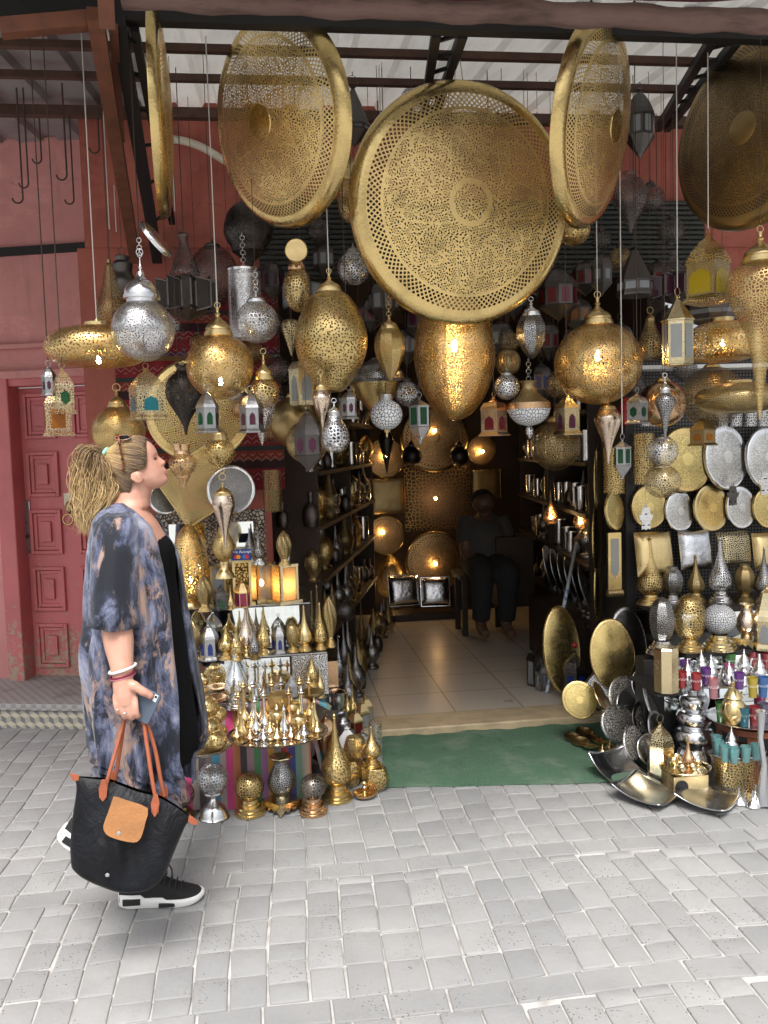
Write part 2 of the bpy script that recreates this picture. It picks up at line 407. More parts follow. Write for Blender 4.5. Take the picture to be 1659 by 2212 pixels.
S.cycles.diffuse_bounces = 3; S.cycles.transmission_bounces = 4; S.cycles.sample_clamp_indirect = 4; S.cycles.caustics_reflective = False; S.cycles.caustics_refractive = False

# ------------------------------------------------------------------ ground and pavement
t = NT('grey_ground'); ob = t.obj(); br = t.n('ShaderNodeTexBrick'); t.put(br.inputs[0], ob); br.inputs['Scale'].default_value = 4
br.inputs['Color1'].default_value = (.30, .30, .29, 1); br.inputs['Color2'].default_value = (.36, .36, .35, 1); br.inputs['Mortar'].default_value = (.5, .49, .46, 1)
br.inputs['Mortar Size'].default_value = .015
gm = t.done(t.bsdf(br.outputs[0], .8))
t = NT('joint_mortar'); ob = t.obj(); n = t.noise(ob, 12, 5)
jm = t.done(t.bsdf(t.ramp(n, [(.3, (.30, .275, .25)), (.5, (.45, .435, .42)), (.7, (.54, .53, .515))]), .9, 0, t.bump(t.noise(ob, 120, 3), .4, .004)))
MB().quad((-60, -60, -.03), (60, -60, -.03), (60, 60, -.03), (-60, 60, -.03)).build('ground', gm)['kind'] = 'structure'
t = NT('paving_stone'); ob = t.obj(); geo = t.n('ShaderNodeNewGeometry'); rnd = geo.outputs['Random Per Island']
c = t.ramp(rnd, [(0, (.245, .247, .248)), (.35, (.27, .272, .272)), (.7, (.29, .291, .29)), (1, (.318, .318, .315))])
c = t.mix(t.mth('MULTIPLY', t.step(t.noise(ob, 7, 6, .65), .4, .75), .35), c, (.21, .21, .212))
c = t.mix(t.mth('MULTIPLY', t.step(t.noise(ob, 1.1, 3), .45, .7), .3), c, (.42, .41, .39)); c = t.mix(t.mth('MULTIPLY', t.step(t.noise(ob, 2.3, 7, .72, .6), .56, .70), .30), c, (.20, .19, .18)); c = t.mix(t.mth('MULTIPLY', t.step(t.noise(ob, 19, 4, .7, .5), .62, .70), .35), c, (.17, .165, .16))
pit = t.vor(ob, 70, 'F1', '3D').outputs['Distance']; pm = t.mth('MULTIPLY', t.mth('LESS_THAN', pit, .17), t.step(t.noise(ob, 5, 2), .48, .6))
c = t.mix(pm, c, (.09, .085, .08))
pv = t.done(t.bsdf(c, .72, 0, t.bump(t.mth('SUBTRACT', t.noise(ob, 60, 5, .7), pm), .45, .006)))
rp = random.Random(3); pav = MB()
def wob(x, y): return .012*math.sin(1.7*y+.8*x)+.009*math.sin(4.1*y+2.3*x+1), .014*math.sin(1.3*x+.4)+.008*math.sin(5*x+y)
X = -3.2; ci = 0; bands = (2.22, 3.02)
while X < 4.6:
    w = rp.uniform(.104, .122); y = 1.15 + rp.uniform(0, .19)
    while y < 5.15:
        hit = [b for b in bands if b-.001 <= y < b+.10]
        if hit: y = hit[0]+.105
        L = rp.uniform(.138, .172) if rp.random() > .12 else rp.uniform(.08, .11)
        for b in bands:
            if y < b < y+L: L = b-y
        if L < .04: y += L; continue
        g = rp.uniform(.0016, .0038); zt = rp.uniform(-.002, .0015); cs = []
        for (a, bb) in ((X+g, y+g), (X+w-g, y+g), (X+w-g, y+L-g), (X+g, y+L-g)):
            dx, dy = wob(a, bb); cs.append(Vector((a+dx+rp.uniform(-.003, .003), bb+dy+rp.uniform(-.004, .004), 0)))
        m = sum(cs, Vector())/4; rings = []
        for (ins, z) in ((0, -.02), (.0, -.005), (.03, -.001), (.07, 0)):
            for i in range(4):
                p = cs[i].lerp(m, ins); q = cs[(i+1) % 4].lerp(m, ins); o_ = cs[i-1].lerp(m, ins); k = .035
                rings += [Vector((*(p.lerp(o_, k))[:2], z+zt)), Vector((*(p.lerp(m, .03))[:2], z+zt)), Vector((*(p.lerp(q, k))[:2], z+zt))]
        fs = [(r*12+i, r*12+(i+1) % 12, (r+1)*12+(i+1) % 12, (r+1)*12+i) for r in range(3) for i in range(12)] + [tuple(range(36, 48))]
        pav.add(rings, fs); y += L
    X += w; ci += 1
def brick(x0, y0, x1, y1):
    cs = []
    for (a, bb) in ((x0, y0), (x1, y0), (x1, y1), (x0, y1)):
        dx, dy = wob(a, bb); cs.append(Vector((a+dx+rp.uniform(-.003, .003), bb+dy+rp.uniform(-.003, .003), 0)))
    m = sum(cs, Vector())/4; rings = []; zt = rp.uniform(-.002, .0015)
    for (ins, z) in ((0, -.02), (.0, -.005), (.03, -.001), (.07, 0)):
        for i in range(4):
            p = cs[i].lerp(m, ins); rings.append(Vector((p.x, p.y, z+zt)))
    pav.add(rings, [(r*4+i, r*4+(i+1) % 4, (r+1)*4+(i+1) % 4, (r+1)*4+i) for r in range(3) for i in range(4)]+[(12, 13, 14, 15)], None, 0, False)
for b in bands:
    x = -3.2
    while x < 4.6: w = rp.uniform(.15, .2); brick(x+.003, b+.003, x+w-.003, b+.102); x += w
pav.build('pavement', pv)['kind'] = 'structure'
MB().quad((-3.3, 1, -.0065), (4.7, 1, -.0065), (4.7, 5.4, -.0065), (-3.3, 5.4, -.0065)).build('pavement_joint_bed', jm)['kind'] = 'structure'

# shop floor, threshold
FZ = .038
t = NT('beige_floor_tile'); ob = t.obj(); br = t.n('ShaderNodeTexBrick'); mp = t.n('ShaderNodeMapping'); t.put(mp.inputs[0], ob); mp.inputs['Location'].default_value = (-.16, .06, 0)
t.put(br.inputs[0], mp.outputs[0]); br.offset = 0; br.inputs['Scale'].default_value = 1; br.inputs['Brick Width'].default_value = .4; br.inputs['Row Height'].default_value = .4
br.inputs['Mortar Size'].default_value = .004; br.inputs['Color1'].default_value = (.56, .50, .42, 1); br.inputs['Color2'].default_value = (.60, .54, .46, 1); br.inputs['Mortar'].default_value = (.16, .13, .1, 1)
c = t.mix(t.mth('MULTIPLY', t.noise(ob, 6, 4), .3), br.outputs[0], (.48, .42, .34))
fm = t.done(t.bsdf(c, t.mth('ADD', .2, t.mth('MULTIPLY', t.noise(ob, 5, 5), .25)), 0, t.bump(t.noise(ob, 40, 2), .02)))
YF = 4.47
MB().box((1.35, (YF+.24+7.75)/2, FZ/2), (3.3, 7.75-YF-.24, FZ)).build('floor', fm)['kind'] = 'structure'
tm = plain('tan_threshold_stone', (.56, .44, .28), .4, 0, 10, .4)
o = MB().box((1.2, YF+.12, FZ/2+.006), (1.85, .24, FZ+.012)).build('threshold_step', tm, bevel=.008); o['kind'] = 'structure'
# carpet
t = NT('green_turf_carpet'); ob = t.obj(); n = t.noise(ob, 260, 3); big = t.noise(ob, 4, 5)
c = t.mix(t.step(n, .3, .7), (.06, .14, .08), (.12, .235, .145)); c = t.mix(t.mth('MULTIPLY', t.step(big, .45, .75), .6), c, (.27, .33, .26)); c = t.mix(t.mth('MULTIPLY', t.step(t.noise(ob, 11, 6, .7, .6), .56, .66), .4), c, (.045, .085, .05)); c = t.mix(t.step(t.noise(ob, 90, 3, .7), .69, .73), c, (.33, .31, .25))
cm = t.done(t.bsdf(c, .95, 0, t.bump(n, .9, .01)))
a, b, c_, d = [on(*p) for p in ((826, 1703), (1400, 1690), (1400, 1552), (826, 1594))]
mb = MB(); nn = 48
for i in range(nn+1):
    f = i/nn
    for p in (a.lerp(b, f)+Vector((0, .004*math.sin(f*17), 0)), d.lerp(c_, f)):
        mb.v += [(p.x, p.y, .002), (p.x, p.y, .012+.004*math.sin(f*23)+.003*math.sin(f*61+1))]
for i in range(nn):
    q = i*4
    for f in ((q+1, q+5, q+7, q+3), (q, q+4, q+5, q+1)): mb.f.append(list(f)); mb.mi.append(0); mb.sm.append(False); mb.uv += [(0, 0)]*4
tag(mb.build('carpet', cm), 'worn green turf carpet laid on the paving before the shop step', 'carpet')

# ------------------------------------------------------------------ building on the left with the red door
TH = R(15); BO = Vector((-1.0, 5.42, 0)); U = Vector((-math.cos(TH), math.sin(TH), 0)); N_ = Vector((-math.sin(TH), -math.cos(TH), 0))
BM = Matrix((( -U.x, -N_.x, 0), (-U.y, -N_.y, 0), (0, 0, 1)))   # local x right, y into the wall
house = thing('pink_building', 'faded pink plastered building with a flat band above its old red door', 'building', BO)
house.rotation_euler = BM.to_euler()
def hp(u, d, z): return Vector((-u, -d, z))       # u to the left, d out to the street
DW, DT, DZ = .66, 2.0, .15
mb = MB()
mb.box((-1.86, .17, 1.75), (2.2, .2, 3.5))                          # wall left of the door
mb.box((-.37, .17, (DT+.06+3.5)/2), (.78, .2, 3.5-DT-.06))             # above
mb.box((-.0, .17, 1.0), (.1, .2, 2.1))
mb.build('wall', M['pink'], house)
mb = MB(); mb.box((-1.3, .045, 2.25), (3.1, .05, .03)); mb.box((-1.3, .04, 2.075), (3.1, .06, .05)); mb.build('cornice', M['pink'], house, bevel=.006)
mb = MB(); mb.box((-1.15, .062, 2.83), (2.3, .03, .05)); mb.box((-.035, .062, 2.5), (.05, .03, .75)); mb.build('dark_channel', M['blacksteel'], house)
t = NT('worn_red_paint'); ob = t.obj(); x, y, z = t.sep(ob); n1 = t.noise(ob, 34, 6, .72, .8); n2 = t.noise(ob, 5, 4)
low = t.step(z, 1.1, .15)
wear = t.mth('GREATER_THAN', t.mth('ADD', n1, t.mth('MULTIPLY', t.mth('ADD', t.mth('MULTIPLY', t.mth('MULTIPLY', low, low), .17), t.mth('MULTIPLY', t.mth('SUBTRACT', n2, .5), .14)), 1.)), .665)
c = t.mix(t.step(n2, .35, .7), (.60, .165, .168), (.52, .145, .15)); c = t.mix(wear, c, (.42, .33, .25))
dm = t.done(t.bsdf(c, .5, 0, t.bump(t.mth('SUBTRACT', n1, t.mth('MULTIPLY', wear, .6)), .35, .006)))
mb = MB(); mb.box((-DW-.06, .08, 1.06), (.11, .14, 2.0)); mb.box((-.37, .09, DT+.035), (.62, .12, .06)); mb.box((-.035, .1, 1.0), (.04, .1, 2.0))
mb.build('door_frame', dm, house, bevel=.008)
door = MB().box((-DW/2-.03, .17, (DT+DZ)/2), (DW+.02, .05, DT-DZ)).build('door', dm, house)
pan = MB()
for r in range(5):
    zc_ = DZ+.20+r*.368
    for cx_ in (-.53, -.205):
        for w, h, dd, tk in ((.215, .285, .0, .022), (.165, .235, .0, .012), (.07, .13, .0, .02)):
            if w > .1:
                for sx in (-1, 1): pan.box((cx_+sx*(w/2-.011), .145-tk/2, zc_), (.022, tk, h)); 
                for sz in (-1, 1): pan.box((cx_, .1455-tk/2, zc_+sz*(h/2-.011)), (w-.044, tk, .022))
            else: pan.box((cx_, .145-tk/2, zc_), (w, tk, h))
pan.build('raised_panel', dm, door, bevel=.004)
lk = MB().box((-.655, .139, 1.12), (.045, .012, .34)).build('lock_plate', M['pewter'], door, bevel=.01)
MB().lathe([(.011, 0), (.011, .012), (.004, .014), (.0, .014)], 12, M=Matrix.Rotation(PI/2, 3, 'X'), c=(-.655, .133, 1.06)).build('keyhole', M['black'], lk)
kn = MB().lathe([(.034, 0), (.033, .012), (.02, .03), (.0, .034)], 14, M=Matrix.Rotation(PI/2, 3, 'X') @ Matrix.Diagonal((1, 1.35, 1)), c=(-.36, .145, 1.24)).build('door_knocker', M['bronzes'], door)
MB().torus((-.36, .10, 1.165), .033, .006).build('ring', M['brass'], kn)
MB().box((-.36, .1435, 1.29), (.085, .004, .08)).build('backing_plate', M['bone'], kn, bevel=.001)
# doorstep
t = NT('steel_checker'); ob = t.obj(); ck = t.n('ShaderNodeTexChecker'); t.put(ck.inputs[0], ob); ck.inputs['Scale'].default_value = 32
ck.inputs[1].default_value = (.30, .295, .29, 1); ck.inputs[2].default_value = (.42, .415, .41, 1)
stm = t.done(t.bsdf(t.mix(t.mth('MULTIPLY', t.step(t.noise(ob, 6, 5), .45, .7), .5), ck.outputs[0], (.17, .16, .15)), .6))
t = NT('cube_tile'); uv = t.uv(); x, y, z = t.sep(uv)
v = t.vm('MULTIPLY', t.vm('ADD', uv, (.5, .5, 0)), (17., 17., 0)); RR = (1., 1.7320508, 1.)
ha = t.vm('SUBTRACT', t.vm('MODULO', v, RR), (.5, .8660254, 0)); hb = t.vm('SUBTRACT', t.vm('MODULO', t.vm('ADD', v, (.5, .8660254, 0)), RR), (.5, .8660254, 0))
def sq_(q): w = t.sep(q); return t.mth('ADD', t.mth('MULTIPLY', w[0], w[0]), t.mth('MULTIPLY', w[1], w[1]))
pick = t.mth('LESS_THAN', sq_(ha), sq_(hb)); A_, B_ = t.sep(ha), t.sep(hb)
gx = t.mth('ADD', t.mth('MULTIPLY', pick, A_[0]), t.mth('MULTIPLY', t.mth('SUBTRACT', 1., pick), B_[0])); gy = t.mth('ADD', t.mth('MULTIPLY', pick, A_[1]), t.mth('MULTIPLY', t.mth('SUBTRACT', 1., pick), B_[1]))
top_ = t.mth('GREATER_THAN', gy, t.mth('MULTIPLY', t.mth('ABSOLUTE', gx), .577))
c = t.mix(top_, t.mix(t.mth('GREATER_THAN', gx, 0.), (.20, .205, .21), (.44, .41, .34)), (.60, .54, .42)); c = t.mix(t.mth('MULTIPLY', t.step(t.noise(t.obj(), 8, 5), .5, .75), .3), c, (.25, .23, .2))
ctm = t.done(t.bsdf(c, .35))
stp = thing('tiled_doorstep', 'low doorstep faced with beige and grey cube pattern tiles', 'doorstep', BO); stp.rotation_euler = house.rotation_euler
MB().box((-1.0, -.16, DZ-.02), (2.2, .62, .04)).build('tread', stm, stp, bevel=.004)
MB().quad((-2.1, -.455, 0), (.1, -.455, 0), (.1, -.455, DZ-.04), (-2.1, -.455, DZ-.04), uv=[(0, 0), (2.2, 0), (2.2, .11), (0, .11)]).quad((.1, -.455, 0), (.1, .15, 0), (.1, .15, DZ-.04), (.1, -.455, DZ-.04)).build('tile_riser', ctm, stp)

# ------------------------------------------------------------------ shop front walls
def walls(name, label, boxes, m, **k):
    mb = MB(); [mb.box(*b) for b in boxes]; return tag(mb.build(name, m, **k), label, 'wall')
walls('shop_front_wall', 'brick red plaster wall over and beside the lantern shop entrance', [((2.07, 4.85, 3.15), (6.05, .2, 1.0)), ((-.52, 4.87, 1.4), (.96, .2, 2.5)), ((3.6, 4.86, 1.4), (2.0, .2, 2.5))], M['redwall'])
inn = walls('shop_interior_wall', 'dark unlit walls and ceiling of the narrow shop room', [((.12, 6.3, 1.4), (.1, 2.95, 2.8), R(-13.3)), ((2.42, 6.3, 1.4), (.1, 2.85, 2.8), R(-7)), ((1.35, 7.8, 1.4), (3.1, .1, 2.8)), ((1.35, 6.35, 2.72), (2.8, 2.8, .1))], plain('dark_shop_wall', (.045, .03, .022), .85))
sh = MB()
for k in range(15):
    z = 2.88-k*.027
    sh.lathe([(.013, 0), (.013, 2.5)], 10, M=Matrix.Rotation(PI/2, 3, 'Y'), c=(-.05, 4.70, z))
sh.box((1.2, 4.735, 2.69), (2.5, .02, .42))
tag(sh.build('roller_shutter', plain('grey_green_steel', (.055, .06, .056), .5, .5)), 'rolled grey steel shutter above the shop entrance', 'shutter')
t = NT('red_kilim'); uv = t.uv(); x, y, z = t.sep(uv)
st = t.mth('FRACT', t.mth('MULTIPLY', y, 9)); zz = t.mth('FRACT', t.mth('ADD', t.mth('MULTIPLY', y, 30), t.mth('MULTIPLY', t.mth('PINGPONG', t.mth('MULTIPLY', x, 24), 1.), .8)))
c = t.ramp(t.mth('FRACT', t.mth('MULTIPLY', y, 2.3)), [(0, (.20, .010, .016)), (.3, (.035, .01, .012)), (.42, (.22, .03, .015)), (.55, (.03, .035, .03)), (.62, (.21, .012, .016)), (.86, (.16, .09, .03)), (.93, (.10, .015, .06))], 'CONSTANT')
c = t.mix(t.mth('MULTIPLY', t.mth('LESS_THAN', zz, .14), t.mth('GREATER_THAN', st, .55)), c, (.30, .26, .22))
km = t.done(t.bsdf(c, .95, 0, t.bump(t.noise(t.obj(), 150, 2), .5)))
mb = MB(); n = 30
for i in range(n+1):
    x = -.82+i*.86/n; y = 4.70+.012*math.sin(i*1.3)
    for z in (1.35, 1.9, 2.4): mb.v.append((x, y-.03*(2.5-z), z))
for i in range(n):
    for j in range(2):
        q = i*3+j; mb.f.append([q, q+3, q+4, q+1]); mb.mi.append(0); mb.sm.append(True)
        for (a_, b_) in ((i, j), (i+1, j), (i+1, j+1), (i, j+1)): mb.uv.append((a_/n*1.5, b_/2*1.25))
tag(mb.build('hanging_kilim', km, solid=.006), 'red striped woven kilim hung on the wall behind the left lanterns', 'rug')

# ------------------------------------------------------------------ canopy
can = thing('canopy', 'steel framed canopy roofed with pale corrugated sheets over the shop front', 'canopy', (0, 0, 0))
def corr(x0, x1, y0, y1, dz, m, name, pitch=.21):
    mb = MB(); n = int((x1-x0)/pitch); prev = []
    for i in range(n+1):
        for (fx, h) in ((0, 0), (.42, 0), (.5, .03), (.78, .03), (.86, 0)):
            x = x0+(i+fx)*pitch
            prev.append([(x, y, zc(y)+dz+h+.03) for y in (y0, y1)])
    for i, p in enumerate(prev): mb.v += p
    for i in range(len(prev)-1): mb.f.append([2*i, 2*i+1, 2*i+3, 2*i+2]); mb.mi.append(0); mb.sm.append(False); mb.uv += [(0, 0)]*4
    return mb.build(name, m, can)
t = NT('pale_translucent_sheet'); ob = t.obj(); x, y, z = t.sep(ob)
mp = t.n('ShaderNodeMapping'); t.put(mp.inputs[0], ob); mp.inputs['Scale'].default_value = (3, .6, 1)
c = t.ramp(t.noise(mp.outputs[0], 3, 5), [(.3, (.52, .51, .47)), (.55, (.64, .63, .59)), (.8, (.45, .43, .39))])
tl = t.n('ShaderNodeBsdfTranslucent'); t.put(tl.inputs[0], c)
rsm = t.done(t.mixs(.2, t.bsdf(c, .6), tl.outputs[0]))
corr(-.62, 5.2, 2.62, 4.76, 0, rsm, 'roof_sheet')
corr(-4.2, -.64, 2.65, 5.7, 0, plain('grey_roof_steel', (.30, .30, .30), .55, .2, 4, .3), 'dark_roof_sheet', .25)
def bar(a, b, w, m, name, h=None): return MB().bar(a, b, w, h).build(name, m, can)
for Y, nm, m, w in ((3.6, 'purlin', 'purlin', .03), (4.0, 'purlin', 'purlin', .03), (4.62, 'purlin', 'purlin', .05)):
    bar((-4, Y, zc(Y)-.03), (5.2, Y, zc(Y)-.03), w, M[m], nm)
bar((-1.02, 3.2, zc(3.2)-.04), (5.2, 3.2, zc(3.2)-.04), .05, M['blacksteel'], 'front_beam', .075)
mb = MB(); x = -.9
while x < 5:
    mb.bar((x, 3.2, zc(3.2)), (x+.13, 3.2, zc(3.2)+.13), .014); mb.bar((x+.26, 3.2, zc(3.2)), (x+.13, 3.2, zc(3.2)+.13), .014); x += .52
mb.bar((-1.02, 3.2, zc(3.2)+.14), (5.2, 3.2, zc(3.2)+.14), .03)
mb.build('truss_web', M['blacksteel'], can)
# rafters trusses running into depth
for px0, px1 in ((1000, 930), (1590, 1440)):
    a = at(px0, 70, 3.22); b = at(px1, 215, 4.6); mb = MB()
    a.z = zc(3.22)-.07; b.z = zc(4.6)-.07
    mb.bar(a, b, .035); c2 = a+Vector((-.1, 0, .0)); d2 = b+Vector((-.05, 0, -.0)); mb.bar(c2, d2, .035)
    for k in range(7): mb.bar(a.lerp(b, k/7), c2.lerp(d2, (k+.5)/7), .013)
    mb.build('rafter', M['blacksteel'], can)
p = lambda x, y, Y: at(x, y, Y)
bar(p(205, 30, 3.0), p(292, 560, 4.7), .052, M['rust'], 'strut'); bar(p(0, 62, 3.0), p(205, 43, 3.05), .05, M['rust'], 'side_beam')
bar(p(228, -10, 2.9), p(232, 60, 2.95), .05, M['rust'], 'bracket')
bar(p(255, 45, 3.15), p(340, 560, 4.68), .05, M['blacksteel'], 'strut'); bar(p(290, 60, 3.2), p(372, 480, 4.6), .03, M['blacksteel'], 'strut')
bar(p(245, 60, 3.1), p(262, 300, 4.0), .03, M['rust'], 'strut')
for k in range(6): bar(p(262+k*14, 70+k*82, 3.2+k*.26), p(292+k*14, 95+k*72, 3.25+k*.25), .012, M['blacksteel'], 'brace')
# rolled awning and red cloth at the front edge
t = NT('brown_awning_cloth'); ob = t.obj(); mp = t.n('ShaderNodeMapping'); t.put(mp.inputs[0], ob); mp.inputs['Scale'].default_value = (1, 4, 4)
c = t.ramp(t.noise(mp.outputs[0], 5, 6, .65), [(.3, (.075, .045, .035)), (.52, (.17, .10, .085)), (.75, (.20, .125, .10))])
am = t.done(t.bsdf(c, .85, 0, t.bump(t.noise(mp.outputs[0], 20, 4), .4, .01)))
aw = thing('rolled_awning', 'brown cloth awning rolled up along the front edge of the canopy', 'awning', (0, 2.95, 0))
a, b = at(262, -8, 2.95), at(1700, 50, 2.95); pts = [a.lerp(b, i/40)-Vector((0, 2.95, 0)) for i in range(41)]
MB().tube([q+Vector((0, 0, 0.004*math.sin(i*.9))) for i, q in enumerate(pts)], [0.04+.003*math.sin(i*1.7) for i in range(41)], 14).build('cloth_roll', am, aw)
rc = plain('dark_red_cloth', (.12, .012, .018), .9, 0, 6, .4)
a, b = at(262, -22, 2.86), at(2300, 12, 2.86); mb = MB()
for i in range(41):
    q = a.lerp(b, i/40)-Vector((0, 2.95, 0)); mb.v += [(q.x, -.95, 3.36), (q.x, q.y+.012*math.sin(i*1.1), q.z+.01*math.sin(i*.8))]  # cloth carried on out of view over the street, added to shade the shop front
for i in range(40): mb.f.append([2*i, 2*i+2, 2*i+3, 2*i+1]); mb.mi.append(0); mb.sm.append(True); mb.uv += [(0, 0)]*4
mb.build('red_cloth_light_blocker', rc, aw, solid=.005)
# iron hooks and strings on the canopy
def hook(px, y0, y1, Y, group='bare iron hooks hanging from the left canopy', label='thin rusty iron hook rod hanging empty by the pink wall', m='wire', r=.004, curl=True):
    a = at(px, y0, Y); b = at(px, y1, Y); s = mpp(b); a.x = b.x; a.y = b.y; L = a.z-b.z
    pts = [(0, 0, L), (0, 0, .03)]
    if curl: pts += [(math.cos(q)*.022-.022, 0, math.sin(q)*.022+.02) for q in [-i*PI/7 for i in range(8)]]
    o = MB().tube(pts, r, 6).build('hook_rod' if curl else 'hanging_string', M[m]); o.location = b
    return tag(o, label, 'hook' if curl else 'string', group)
for (x, y0, y1, Y) in ((50, 190, 438, 4.0), (62, 190, 405, 4.4), (145, 180, 388, 4.0), (160, 250, 440, 4.6), (90, 255, 352, 4.6), (215, 235, 330, 4.0)): hook(x, y0, y1, Y)
L2 = 'white string with a frayed knotted end dangling free under the canopy'
for (x, y0, y1, Y) in ((237, 240, 510, 4.0), (252, 400, 515, 4.2), (379, 195, 472, 3.9), (822, 130, 262, 4.0), (1160, 135, 250, 4.0), (828, 130, 268, 4.0)): hook(x, y0, y1, Y, 'loose white strings', L2, 'string', .0022, False)
# pale bent conduit on the red wall
mb = MB(); mb.tube([at(x, y, 4.68) for x, y in crom([(362, 300), (400, 305), (440, 320), (490, 350)], 5)], .02, 10)
tag(mb.build('bent_conduit', M['bone']), 'pale bent pipe fixed on the red wall behind the left brass tray', 'pipe')
# ------------------------------------------------------------------ lanterns and lamps, traced as profiles in photo pixels
def prof(spec):
    k = spec[0]
    if k == 'B': return ball(*spec[1:])
    if k == 'S': return crom(spec[1:], 5)
    return list(spec[1:])
LIT = []
def lamp(name, label, cx, Y, parts, cat='lantern', group=None, z=None, yb=None, lit=None, seg=28, ring=None, cord=None, chain=None, rz=0, bulb=.010, watt=.35):
    """parts: (part name, material, profile spec, options). Hung at depth Y, or stood on height z at bottom pixel yb."""
    ys = [q[1] for p in parts for q in prof(p[2])]
    yb = yb or max(ys)
    P = on(cx, yb, z) if z is not None else at(cx, yb, Y)
    s = mpp(P); root = thing(name, label, cat, P, rz, group)
    def mk(p, parent):
        o = (p[3] if len(p) > 3 else {})
        mb = MB(); pr = [(r*s, (yb-y)*s) for r, y in prof(p[2])]
        mb.lathe(pr, o.get('seg', seg), o.get('phase'), o.get('smooth', True), o.get('mod'), c=(o.get('dx', 0)*s, 0, 0))
        ob = mb.build(p[0], M[p[1]], parent)
        return ob
    obs = {}
    for p in parts:
        par = obs.get(p[3].get('on')) if len(p) > 3 and p[3].get('on') else root
        obs[p[0]] = mk(p, par)
    if ring:
        y, r = ring; MB().torus((0, 0, (yb-y)*s), r*s, max(.0016, r*s*.13)).build('ring', M[parts[-1][1]], root)
    ytop = min(ys)
    if chain:
        y0, y1 = chain; r = 5; k = 0; y = y1; mb = MB()
        while y > y0: mb.torus((0, 0, (yb-y+r)*s), r*s, .0013, 12, 5, tilt=(PI/2)*(k % 2)); y -= r*1.55; k += 1
        mb.build('chain', M[parts[-1][1]] if parts[-1][1] not in ('pierced_brass',) else M['brass'], root)
    if cord is not None:
        y, m = cord; z0 = (yb-y)*s; z1 = zc(P.y)-.03-P.z
        if z1 > z0+.02:
            MB().tube([(0, 0, z0), (0, 0, z1)], .0022 if m == 'string' else .0013, 6).build('cord' if m == 'string' else 'hook_rod', M[m], root)
    if lit:
        zl = (yb-lit)*s
        MB().lathe([(0, -bulb*1.3), (bulb*.7, -bulb), (bulb, 0), (bulb*.6, bulb*1.2), (bulb*.4, bulb*2), (0, bulb*2.2)], 12, c=(0, 0, zl)).build('bulb', M['bulb'], root)
        l = bpy.data.lights.new('lamp_light', 'POINT'); l.energy = watt*.35; l.color = (1, .62, .3); l.shadow_soft_size = bulb
        lo = bpy.data.objects.new('lamp_light', l); link(lo, root); lo.location = (0, 0, zl)
    return root
def cap(cx_w, y0, y1, m='brassw', neck=True, nm='cap'):
    """bell cap: finial knob at y0, bell spreading to half width cx_w at y1"""
    h = y1-y0; w = cx_w
    return (nm, m, ('L', *crom([(.5, y0), (w*.12, y0+.02*h), (w*.1, y0+.18*h), (w*.2, y0+.24*h), (w*.13, y0+.3*h), (w*.24, y0+.4*h), (w*.46, y0+.5*h), (w*.74, y0+.62*h), (w*.86, y0+.72*h), (w*.88, y0+.78*h)], 3), (w*.8, y0+.785*h), (w*.8, y0+.83*h), (w*.95, y0+.84*h), (w*.95, y0+.91*h), (w, y0+.92*h), (w, y1), (w*.9, y1+1)))
def globe(label, cx, cy, r, Y, m, capw=None, captop=None, mc='brassw', ry=None, group='round pierced lanterns', name='globe_lantern', **k):
    ry = ry or r; capw = capw or r*.42; a0 = -90+math.degrees(math.asin(min(.95, capw*.92/r)))
    yt = cy+ry*math.sin(R(a0)); captop = captop or yt-r*.8
    return lamp(name, label, cx, Y, [('body', m, ('B', cy, r, ry, a0, 90, 24)), cap(capw, captop, yt+1, mc)], 'lantern', group, seg=40 if r > 40 else 28, **k)
def drop(label, cx, Y, pts, m, capw, captop, mc='brassw', group='drop shaped hanging lamps', name='drop_lamp', **k):
    return lamp(name, label, cx, Y, [('body', m, ('S', *pts)), cap(capw, captop, pts[0][1]+1, mc)], 'hanging lamp', group, **k)
def lobed(n, d): return lambda a, t: 1+d*(abs(math.cos(a*n/2))-.6)

